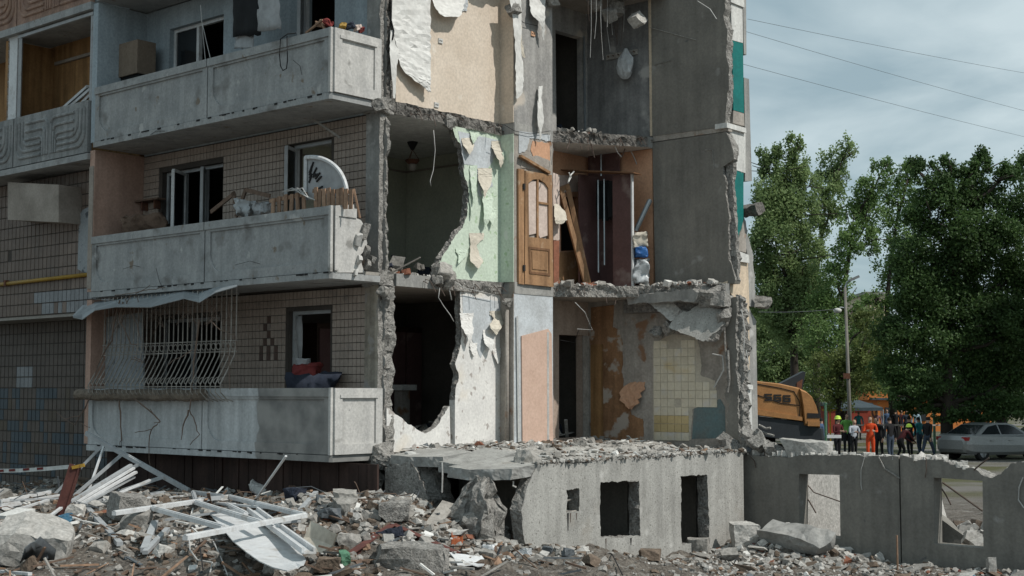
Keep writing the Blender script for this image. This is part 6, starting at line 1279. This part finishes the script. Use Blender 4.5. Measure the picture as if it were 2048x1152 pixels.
# far apartment blocks
def far_block(label, x0, x1, ytop, D, m, storeys, cols):
    p0 = onD(x0, ytop, D); p1 = onD(x1, ytop, D); t = thing('apartment_block', label, 'building', ((p0.x + p1.x) / 2, D, 0)); X = Vector((1, 0, 0)); Y = Vector((0, 1, 0)); w = p1.x - p0.x; h = p0.z
    MB().box(((p0.x + p1.x) / 2, D + 6, h / 2), w, 12, h, X, Y).build('wall', m, t); MB().box(((p0.x + p1.x) / 2, D + 6, h + .2), w + .4, 12.4, .4, X, Y).build('roof', 'concrete', t)
    for i in range(storeys):
        for j in range(cols): MB().box((p0.x + w * (j + .5) / cols, D - .01, h * (i + .55) / storeys), w / cols * .5, .12, h / storeys * .5, X, Y).build('window', 'dark_glass', t)
far_block('pale cream apartment block glimpsed through the leaves', 1732, 1778, 590, 170, 'cream_paint', 5, 5); far_block('grey apartment block glimpsed beside the torn edge of the ruin', 1500, 1552, 610, 150, 'concrete', 6, 3)
# orange pavilion and tent
M('orange_wall', (.60, .21, .06), (.50, .17, .045), bump=.05); M('tent_blue', (.07, .095, .11), (.05, .07, .085), bump=.1); M('red_wall', (.28, .05, .03), bump=.05); M('yellow_paint', (.45, .28, .03), bump=.05)
X = Vector((1, 0, 0)); Y = Vector((0, 1, 0))
def pxbox(mb, x0, x1, y0, y1, D, dep): p = onD(x0, y0, D); q = onD(x1, y1, D); mb.box(((p.x + q.x) / 2, D + dep / 2, (p.z + q.z) / 2), abs(q.x - p.x), dep, abs(p.z - q.z), X, Y); return mb
t = thing('orange_pavilion', 'bright orange pavilion behind the crowd', 'pavilion', (onD(1850, 800, 96).x, 96, 0))
pxbox(MB(), 1755, 1985, 800, 880, 96, 5).build('wall', 'orange_wall', t); pxbox(MB(), 1735, 1800, 776, 800, 96.5, 4).build('upper_wall', 'orange_wall', t); pxbox(MB(), 1745, 1995, 796, 800, 95.7, 6).build('roof', 'tent_blue', t)
for x in (1770, 1835, 1890, 1945): pxbox(MB(), x, x + 18, 815, 842, 95.9, .08).build('window', 'dark_glass', t)
t = thing('red_kiosk', 'dark red kiosk behind the tent', 'kiosk', (onD(1690, 800, 92).x, 92, 0)); pxbox(MB(), 1650, 1742, 812, 872, 92, 3).build('wall', 'red_wall', t); pxbox(MB(), 1645, 1746, 806, 812, 91.8, 3.6).build('roof', 'tent_blue', t)
t = thing('canopy_tent', 'blue grey canopy tent beside the lamp post', 'tent', (onD(1708, 800, 76).x, 76, 0))
pk = onD(1712, 798, 78); cs_ = [onD(x, 815, d) for x, d in ((1650, 76), (1766, 76), (1762, 80), (1654, 80))]
MB().add([pk] + cs_ + [c - Vector((0, 0, .18)) for c in cs_] + [pk - Vector((0, 0, .05))], [(0, 1, 2), (0, 2, 3), (0, 3, 4), (0, 4, 1), (1, 2, 6, 5), (2, 3, 7, 6), (3, 4, 8, 7), (4, 1, 5, 8), (9, 6, 5), (9, 7, 6), (9, 8, 7), (9, 5, 8)]).build('canopy', 'tent_blue', t)
for c in cs_: MB().tube([c - Vector((0, 0, .1)), Vector((c.x, c.y, 0))], .04, 6).build('leg', 'steel', t)
t = thing('climbing_frame', 'yellow playground frame right behind the excavator tail', 'playground frame', (onD(1665, 800, 74).x, 74, 0))
for x in (1652, 1660, 1676): p = onD(x, 820, 74); MB().tube([p, Vector((p.x, 74, 0))], .04, 6).build('post', 'yellow_paint', t)
MB().bar(onD(1645, 820, 74), onD(1684, 820, 74), .1).build('top_beam', 'yellow_paint', t)
# lamp post
lb = onD(1699, 784, 64); lt = onD(1690, 575, 64); t = thing('street_lamp', 'tall grey street lamp post in front of the trees', 'street lamp', (lb.x, 64, 0))
MB().tube([(lb.x, 64, 0), (lb.x - .03, 64, 2.6), (lt.x, 64, lt.z)], .11, 10, r2=.06).build('pole', 'concrete_grey', t, smooth=True)
MB().tube([lt, lt + Vector((.1, 0, .25)), onD(1703, 560, 64)], .04, 6).build('arm', 'galvanised', t); e = onD(1708, 557, 64); MB().box(e, .5, .2, .12, Vector((.9, 0, .4)).normalized(), Y, Vector((-.4, 0, .9))).build('lamp_head', 'steel', t)
e = onD(1675, 620, 64); MB().tube([Vector((lt.x, 64, e.z + .1)), e + Vector((.1, 0, .12))], .03, 6).build('arm', 'galvanised', t); MB().lathe(e, [(0, .1), (.14, .06), (.2, 0), (.15, -.12), (0, -.16)], 12).build('lamp_bowl', 'white_paint', t, smooth=True)
MB().box((lb.x - .14, 63.9, onD(1692, 752, 64).z), .3, .06, .25, X, Y).build('sign_plate', 'rust', t)
for k, (p, q) in enumerate((((1495, 38), (2120, 158)), ((1488, 62), (2120, 240)), ((1485, 128), (2120, 290)), ((1516, 624), (1674, 618)))):
    a = onD(*p, 45 if k < 3 else 60); b = onD(*q, 70 if k < 3 else 64); a = a if k < 3 else a
    pts = [a.lerp(b, u / 12) - Vector((0, 0, 1.2 * 4 * (u / 12) * (1 - u / 12) * (.06 if k < 3 else .05))) for u in range(13)]
    tag(MB().tube(pts, .007 if k < 3 else .014, 5).build('overhead_cable', 'cable_grey'), ('highest overhead cable crossing the sky', 'middle overhead cable crossing the sky', 'lowest overhead cable crossing the sky', 'short cable from the ruin to the street lamp')[k], 'cable')

# excavator
M('excavator_orange', (.40, .20, .075), (.31, .15, .055), rough=.5, bump=.08, spot=[((.20, .13, .08), 4, .62, .15)]); M('excavator_dark', (.028, .034, .04), (.02, .024, .028), rough=.6, bump=.1); M('track_dark', (.02, .018, .017), bump=.3)
DE = 42.; ex = thing('excavator', 'orange and black excavator seen from its rounded rear beside the ruin', 'excavator', (onD(1520, 800, DE).x, DE + 1.3, 0))
def prof(px, m, name, d0, d1, bev=.0, par=None, seg=3):
    pts = [(onD(x, y, DE).x, onD(x, y, DE).z) for x, y in px]; cx = sum(p[0] for p in pts) / len(pts); cz = sum(p[1] for p in pts) / len(pts); mb = MB(); lay = []
    for d, s in ([(d0, 1 - bev)] + [(d0 + bev * .6, 1 - bev * .3), (d0 + bev * 1.3, 1), (d1 - bev * 1.3, 1), (d1 - bev * .6, 1 - bev * .3)] + [(d1, 1 - bev)] if bev else [(d0, 1), (d1, 1)]):
        lay.append([Vector((cx + (x - cx) * s, DE + d, cz + (z - cz) * s)) for x, z in pts])
    n = len(pts); vs = [p for l in lay for p in l]; fs = []
    for k in range(len(lay) - 1):
        for i in range(n): fs.append((k * n + i, k * n + (i + 1) % n, (k + 1) * n + (i + 1) % n, (k + 1) * n + i))
    for k in (0, len(lay) - 1): fs += [tuple(k * n + i for i in t) for t in tessellate_polygon([lay[k]])]
    return mb.add(vs, fs).build(name, m, par or ex)
cw = prof([(1598, 776), (1612, 782), (1624, 793), (1633, 812), (1639, 836), (1641, 856), (1608, 852), (1604, 812)], 'excavator_orange', 'counterweight', -.1, 2.7, .14)
hd = prof([(1360, 748), (1515, 762), (1560, 767), (1600, 776), (1604, 800), (1606, 836), (1560, 830), (1515, 822), (1360, 806)], 'excavator_orange', 'engine_hood', 0, 2.6, .06)
prof([(1360, 800), (1515, 818), (1560, 826), (1606, 834), (1606, 842), (1560, 836), (1515, 830), (1360, 812)], 'excavator_orange', 'side_skirt', -.06, 2.66, .03)
prof([(1360, 815), (1515, 832), (1606, 843), (1648, 858), (1650, 880), (1610, 885), (1515, 872), (1360, 860)], 'excavator_dark', 'chassis', .0, 2.6, .05)
prof([(1565, 768), (1615, 742), (1619, 744), (1612, 778)], 'excavator_dark', 'exhaust_cowl', .5, 1.0, .03)
prof([(1600, 765), (1612, 758), (1610, 778), (1600, 774)], 'rust', 'exhaust_pipe', .48, .6)
prof([(1613, 826), (1640, 827), (1640, 836), (1613, 836)], 'wire_dark', 'name_plate', -.115, -.1, par=cw)
prof([(1614, 842), (1638, 843), (1638, 852), (1614, 852)], 'excavator_orange', 'rear_hatch', -.125, -.1, par=cw)
for pts in ([(1515, 768), (1560, 776), (1588, 783), (1598, 802), (1600, 810)], [(1600, 812), (1599, 836)], [(1515, 790), (1560, 806), (1600, 811)]):
    MB().tube([Vector((onD(x, y, DE).x, DE - .012, onD(x, y, DE).z)) for x, y in pts], .012, 5).build('panel_gap', 'wire_dark', hd)
nb_ = MB()      # the squared, slanted digits 566
for k, segs in enumerate(('afgcd', 'afgcde', 'afgcde')):
    x0 = 1529 + k * 18.5; w = 15.; ht = 14.; y0 = 787.5 + k * 1.3; t_ = 2.9
    R_ = {'a': (0, 0, w, t_), 'g': (0, ht / 2 - t_ / 2, w, t_), 'd': (0, ht - t_, w, t_), 'f': (0, 0, t_ * 1.3, ht / 2), 'e': (0, ht / 2, t_ * 1.3, ht / 2), 'c': (w - t_ * 1.3, ht / 2, t_ * 1.3, ht / 2)}
    for g_ in segs:
        rx, ry, rw, rh = R_[g_]; q_ = [(x0 + rx, y0 + ry), (x0 + rx + rw, y0 + ry), (x0 + rx + rw, y0 + ry + rh), (x0 + rx, y0 + ry + rh)]
        pts = [onD(x, y, DE) for x, y in q_]; nb_.add([Vector((p.x, DE - .02 - .001 * segs.index(g_), p.z)) for p in pts] + [Vector((p.x, DE + .01, p.z)) for p in pts], [(0, 1, 2, 3), (4, 5, 6, 7), (0, 1, 5, 4), (1, 2, 6, 5), (2, 3, 7, 6), (3, 0, 4, 7)])
nb_.build('number', 'wire_dark', hd)
for s in (0, 1.9):
    prof([(1330, 905), (1345, 890), (1590, 893), (1606, 905), (1606, 945), (1590, 958), (1345, 958), (1330, 945)], 'track_dark', 'track', .05 + s, .65 + s, .02)
prof([(1440, 862), (1560, 868), (1560, 892), (1440, 890)], 'track_dark', 'turntable', .7, 1.9)
prof([(1330, 690), (1390, 688), (1400, 812), (1330, 806)], 'excavator_dark', 'cab', .1, 1.1, .05)
mb = MB(); mb.bar(onD(1380, 800, DE + 1.6), onD(1180, 660, DE + 1.6), .4, .55).bar(onD(1180, 660, DE + 1.6), onD(1040, 760, DE + 1.6), .32, .42); mb.build('boom', 'excavator_orange', ex)

# cars
M('car_silver', (.27, .28, .28), (.25, .26, .26), rough=.35, bump=0, metal=.4, spec=.5); M('tyre', (.02, .02, .02), bump=.1); M('tail_red', (.35, .02, .02), rough=.3, bump=0); M('lamp_clear', (.5, .52, .54), rough=.2, bump=0)
def car(label, P, ang, body='car_silver'):
    t = thing('parked_car', label, 'car', P, 'cars parked under the dark tree'); Rz = Matrix.Rotation(ang, 3, 'Z'); T = lambda x, y, z: Rz @ Vector((x, y, z)) + Vector(P)
    st = [(-2.25, .45, .80, .66), (-2.18, .32, .98, .80), (-1.9, .25, 1.04, .86), (-1.3, .22, 1.02, .89), (0, .2, .98, .9), (1.0, .2, .95, .9), (1.35, .22, .94, .88), (1.9, .24, .86, .84), (2.15, .28, .74, .74), (2.25, .38, .62, .62)]
    vs = []; fs = []; n = 10
    for x, zb, zt, hw in st:
        zm = (zb + zt) / 2
        for y, z in ((-hw * .86, zb), (-hw * .98, zb + .12), (-hw, zm), (-hw * .97, zt - .06), (-hw * .88, zt), (hw * .88, zt), (hw * .97, zt - .06), (hw, zm), (hw * .98, zb + .12), (hw * .86, zb)): vs.append(T(x, y, z))
    for i in range(len(st) - 1):
        for j in range(n): fs.append((i * n + j, i * n + (j + 1) % n, (i + 1) * n + (j + 1) % n, (i + 1) * n + j))
    fs += [tuple(range(n)), tuple(range((len(st) - 1) * n, len(st) * n))]; MB().add(vs, fs).build('body', body, t, smooth=False)
    def house(pts, hw0, hw1, m, name, off=0.):
        vs = [T(x, s * (hw0 + (hw1 - hw0) * ((z - .95) / .5)) + s * off, z) for s in (-1, 1) for x, z in pts]; k = len(pts); MB().add(vs, [tuple(range(k)), tuple(range(k, 2 * k))] + [(i, (i + 1) % k, k + (i + 1) % k, k + i) for i in range(k)]).build(name, m, t)
    house([(-1.75, .98), (-1.0, 1.40), (-.5, 1.47), (.2, 1.46), (.55, 1.38), (1.25, .95)], .84, .62, body, 'roof')
    house([(-1.42, 1.03), (-.9, 1.33), (-.42, 1.40), (-.38, 1.02)], .84, .62, 'dark_glass', 'side_window', .006); house([(-.30, 1.02), (-.34, 1.40), (.18, 1.39), (.48, 1.32), (.98, 1.0)], .84, .62, 'dark_glass', 'side_window', .006)
    MB().add([T(x, y, z) for x, y, z in ((-1.74, -.72, 1.02), (-1.74, .72, 1.02), (-1.06, .58, 1.39), (-1.06, -.58, 1.39))], [(0, 1, 2, 3)]).build('rear_window', 'dark_glass', t)
    MB().add([T(x, y, z) for x, y, z in ((1.26, -.74, 1.0), (1.26, .74, 1.0), (.60, .58, 1.385), (.60, -.58, 1.385))], [(0, 1, 2, 3)]).build('windscreen', 'dark_glass', t)
    for s in (-1, 1):
        MB().box(T(-2.12, s * .68, .86), .2, .26, .14, Rz @ X, Rz @ Y).build('tail_light', 'tail_red', t); MB().box(T(2.1, s * .6, .66), .22, .26, .12, Rz @ X, Rz @ Y).build('headlight', 'lamp_clear', t)
        for x in (-1.33, 1.33):
            w = MB().lathe(T(x, s * .72, .32), [(.2, -.1 * s), (.32, -.1 * s), (.33, 0), (.32, .1 * s), (.2, .11 * s)], 20, Rz @ Y).build('wheel', 'tyre', t); MB().lathe(T(x, s * .72, .32), [(0, .1 * s), (.05, .1 * s), (.2, .09 * s), (.21, .05 * s)], 20, Rz @ Y).build('rim', 'steel', w)
            for k in range(5): an = k * 1.257; c = Vector((math.cos(an) * .12, .108 * s, math.sin(an) * .12)); MB().tube([T(x, s * .72 + .11 * s, .32), T(x + c.x * 1.6, s * .72 + .105 * s, .32 + c.z * 1.6)], .022, 4).build('spoke', 'car_silver', w)
    MB().box(T(-.9, -.9, .78), .2, .03, .035, Rz @ X, Rz @ Y).build('door_handle', body, t); MB().box(T(.1, -.9, .78), .2, .03, .035, Rz @ X, Rz @ Y).build('door_handle', body, t)
p = onD(1915, 784, 55.5); car('silver sedan parked under the huge dark tree', (p.x + 1.65, 56.5, 0), R(28)); p = onD(2060, 784, 60); car('second silver car at the right edge behind the sedan', (p.x + 1.5, 61.5, 0), R(200))

# people
M('skin', (.42, .27, .20), (.36, .23, .17), bump=0); M('hair_dark', (.02, .016, .013), bump=.2); M('hair_fair', (.42, .32, .17), bump=.2); M('shoe', (.025, .023, .022), bump=0)
M('cl_black', (.014, .014, .016), bump=.1); M('cl_maroon', (.085, .016, .018), bump=.1); M('cl_orange', (.62, .075, .018), (.5, .055, .015), bump=.15); M('cl_white', (.46, .49, .54), bump=.1); M('cl_jeans', (.055, .075, .11), bump=.1); M('cl_hivis', (.16, .42, .09), bump=.1); M('cl_turq', (.05, .30, .34), bump=.1)
M('cl_pink', (.25, .13, .14), bump=.1); M('cl_blue', (.07, .12, .22), bump=.1); M('cl_lightblue', (.30, .42, .50), bump=.1); M('cl_olive', (.16, .18, .14), bump=.1); M('helmet_green', (.48, .68, .08), (.42, .6, .06), rough=.3, bump=0); M('cl_grey', (.10, .105, .115), bump=.1)
def person(px, D, h, face, shirt, pants, hair, label, pose='stand', helmet=None, sleeve=True):
    base = onD(px, 784, D); base = Vector((base.x, D, 0)); s = h / 1.75; J = {}; lean = {'bend': .75, 'lean': .3, 'crouch': .9}.get(pose, 0.05); dropz = .32 if pose == 'crouch' else (.12 if pose == 'bend' else 0)
    def add(n, x, y, z, r): J[n] = (Vector((x, y, z)), r)
    pz = .93 - dropz
    def up(d, side=0, fwd=0): return (side, fwd + d * math.sin(lean), pz + d * math.cos(lean))
    add('pelvis', 0, 0, pz, .135); add('waist', *up(.17), .125); add('chest', *up(.36), .15); add('collar', *up(.5), .085); add('neck', *up(.56), .055); add('jaw', *up(.62, 0, .02), .072); add('skull', *up(.70, 0, .01), .092); add('crown', *up(.78), .06); add('nose', *up(.655, 0, .105), .022)
    ph = {'walk': .32}.get(pose, .06)
    for sd, sg in (('l', -1), ('r', 1)):
        st = ph * sg; kb = .3 if pose in ('crouch',) else (.14 if pose == 'bend' else .03)
        add('hip' + sd, sg * .09, 0, pz - .05, .1); add('knee' + sd, sg * .1, st * .5 + kb, (pz - .05) * .52, .066); add('ankle' + sd, sg * .1, st - .02, .09, .046); add('toe' + sd, sg * .115, st + .15, .045, .04)
        sh = up(.46, sg * .19); add('sh' + sd, *sh, .066)
        S = Vector(sh)
        if pose in ('front', 'phone', 'bend', 'crouch'): e = S + Vector((sg * .06, .06 + .1 * lean, -.27)); w = e + Vector((-sg * .12, .23, .04 if pose == 'front' else (.14 if pose == 'phone' else -.16)))
        elif pose == 'up' and sg > 0: e = S + Vector((.08, .1, .2)); w = e + Vector((.02, .06, .24))
        else: e = S + Vector((sg * .07, -.02 + st * -.3, -.28)); w = e + Vector((sg * .01, .06 - st * .3, -.24))
        add('el' + sd, *e, .046); add('wr' + sd, *w, .032); dv = (w - e).normalized(); hd_ = w + dv * .08; add('hand' + sd, *hd_, .036)
        sidev = dv.cross(Vector((0, 1, .3))).normalized() if abs(dv.y) < .95 else Vector((1, 0, 0))
        for f in range(4): c = hd_ + sidev * (.024 * (f - 1.5)) + dv * (.045 + .01 * (1 - abs(f - 1.4))); add('f%d%s' % (f, sd), *c, .011); add('g%d%s' % (f, sd), *(c + dv * .025 + Vector((0, .014, -.01))), .009)
        c = w + dv * .04 + sidev * -.045 * 1; add('th' + sd, *c, .012)
    E_ = [('pelvis', 'waist'), ('waist', 'chest'), ('chest', 'collar'), ('collar', 'neck'), ('neck', 'jaw'), ('jaw', 'skull'), ('skull', 'crown'), ('jaw', 'nose')]
    for sd in 'lr':
        E_ += [('pelvis', 'hip' + sd), ('hip' + sd, 'knee' + sd), ('knee' + sd, 'ankle' + sd), ('ankle' + sd, 'toe' + sd), ('chest', 'sh' + sd), ('sh' + sd, 'el' + sd), ('el' + sd, 'wr' + sd), ('wr' + sd, 'hand' + sd), ('wr' + sd, 'th' + sd)]
        for f in range(4): E_ += [('hand' + sd, 'f%d%s' % (f, sd)), ('f%d%s' % (f, sd), 'g%d%s' % (f, sd))]
    names = list(J); me = bpy.data.meshes.new('body'); me.from_pydata([tuple(J[n][0] * s) for n in names], [(names.index(a), names.index(b)) for a, b in E_], [])
    o = bpy.data.objects.new('body', me); C.objects.link(o); md = o.modifiers.new('skin', 'SKIN'); md.use_smooth_shade = True
    for i, n in enumerate(names): r = J[n][1] * s; me.skin_vertices[0].data[i].radius = (r, r * (.8 if n in ('pelvis', 'waist', 'chest') else 1)); me.skin_vertices[0].data[i].use_root = (n == 'pelvis')
    sb = o.modifiers.new('sub', 'SUBSURF'); sb.levels = 1; sb.render_levels = 1
    dg = bpy.context.evaluated_depsgraph_get(); dg.update(); m2 = bpy.data.meshes.new_from_object(o.evaluated_get(dg)); bpy.data.objects.remove(o); m2.name = 'body'
    m2.materials.clear(); mats = ['skin', shirt, pants, 'shoe', hair]
    for m in mats: m2.materials.append(MATS[m])
    segs = [(J[a][0] * s, J[b][0] * s, a, b) for a, b in E_]
    for p in m2.polygons:
        c = p.center; best = min(segs, key=lambda g: (c - (g[0] + (g[1] - g[0]) * max(0, min(1, (c - g[0]).dot(g[1] - g[0]) / max(1e-9, (g[1] - g[0]).length_squared))))).length); a, b = best[2], best[3]
        if b[:4] in ('jaw', 'skul', 'crow', 'nose') or a == 'neck' or b == 'neck':
            loc_ = c - J['skull'][0] * s; p.material_index = 4 if (loc_.y < .03 * s and loc_.z > -.06 * s) or loc_.z > .05 * s else 0
            if b == 'neck' and c.z < J['neck'][0].z * s - .03: p.material_index = 1
        elif b.startswith('toe'): p.material_index = 3
        elif b.startswith(('hip', 'knee', 'ankle')): p.material_index = 2
        elif b.startswith(('hand', 'f', 'g', 'th')): p.material_index = 0
        elif b.startswith('wr'): p.material_index = 1 if sleeve else 0
        else: p.material_index = 1 if not (b == 'waist' and c.z < pz * s) else 2
    m2.shade_smooth(); t = thing('person', label, 'person', base); b_ = bpy.data.objects.new('body', m2); C.objects.link(b_); b_.parent = t; t.rotation_euler = (0, 0, face)
    if helmet:
        c = J['skull'][0] * s + Vector((0, .0, .03)); hm = MB().lathe(c, [(.155 * s, -.02), (.125 * s, 0), (.12 * s, .05), (.085 * s, .1), (.0, .125)], 14); vs = hm.v
        me = bpy.data.meshes.new('helmet'); me.from_pydata(vs, [], hm.f); me.materials.append(MATS[helmet]); me.shade_smooth(); ho = bpy.data.objects.new('helmet', me); C.objects.link(ho); ho.parent = t
    return t
BK = math.pi
person(1643, 57, 1.7, 1.2, 'cl_blue', 'cl_grey', 'hair_dark', 'person in blue half hidden by the excavator tail', 'phone')
person(1673, 55, 1.75, -2.6, 'cl_maroon', 'cl_black', 'hair_dark', 'person in green helmet and maroon jacket holding a white board', 'front', 'helmet_green')
person(1692, 60, 1.82, BK, 'cl_hivis', 'cl_black', 'hair_dark', 'person in a yellow green safety vest behind the white shirt')
person(1706, 57, 1.62, BK + .3, 'cl_white', 'cl_black', 'hair_fair', 'person in a white shirt and dark trousers with hands at the chest', 'front')
person(1739, 54.5, 1.8, BK - .2, 'cl_orange', 'cl_orange', 'hair_dark', 'person in bright orange red overalls facing the camera', 'front')
person(1757, 56, 1.75, BK - .8, 'cl_black', 'cl_black', 'hair_dark', 'person in black beside the orange overalls, leaning right', 'lean')
person(1779, 55.5, 1.75, .4, 'cl_black', 'cl_jeans', 'hair_dark', 'person in a black jacket and blue jeans right of the orange overalls')
person(1797, 56, 1.7, -1.2, 'cl_maroon', 'cl_black', 'hair_dark', 'person in a green helmet bending forward', 'bend', 'helmet_green')
person(1818, 58, 1.75, .3, 'cl_black', 'cl_black', 'hair_dark', 'person in dark clothes behind the bending one')
person(1837, 60, 1.68, .6, 'cl_turq', 'cl_jeans', 'hair_dark', 'person in a turquoise top and jeans')
person(1853, 56, 1.76, -1.0, 'cl_black', 'cl_jeans', 'hair_dark', 'person in a black jacket walking at the right of the group', 'walk')
person(1716, 79, 1.65, BK, 'cl_turq', 'cl_grey', 'hair_fair', 'fair haired person in teal far behind under the tent')
person(1752, 78, 1.7, BK, 'cl_pink', 'cl_grey', 'hair_dark', 'person in pink with one arm raised far behind', 'up')
person(1772, 82, 1.75, BK, 'cl_blue', 'cl_jeans', 'hair_dark', 'person in blue far behind by the orange pavilion')
person(1790, 79, 1.75, 0, 'cl_black', 'cl_black', 'hair_dark', 'person in black far behind by the orange pavilion')
person(1801, 81, 1.7, BK, 'cl_maroon', 'cl_black', 'hair_dark', 'person in dark red far behind by the orange pavilion')
person(1811, 78, 1.75, BK + .4, 'navy_cloth', 'cl_black', 'hair_dark', 'person in navy far behind beside the dark red one')
person(1831, 82, 1.7, BK, 'cl_lightblue', 'cl_pink', 'hair_dark', 'person in light blue far behind at the right')
p = onD(1669, 873, 54.6); q = onD(1690, 872, 54.6)
tag(MB().box(onD(1668, 873, 54.6), .55, .12, .12, X, Y).build('white_board', 'white_pvc'), 'white board held by the helmeted person', 'board')
for k, (x, D_) in enumerate(((1867, 62), (1650, 70))):
    p = onD(x, 784, D_); tag(MB().tube([(p.x, D_, 0), (p.x, D_, 2.1)], .06, 8).tube([(p.x, D_, 2.1), (p.x, D_, 2.16)], .08, 8).build('steel_post', 'trash_green'), ('dark green steel post right of the walking person', 'dark green steel post behind the excavator tail')[k], 'post')
pts = [onD(x, y, 53.5) for x, y in ((1650, 862), (1720, 861), (1780, 860), (1860, 863), (1900, 866))]
tag(MB().sheet([(p + Vector((0, 0, .03)), p - Vector((0, 0, .04))) for p in [onD(x, 850, 61) for x in (1700, 1750, 1800, 1850, 1890)]], .004, 1, 0).build('barrier_tape', 'paper_pink'), 'pale barrier tape stretched behind the group of people', 'tape')
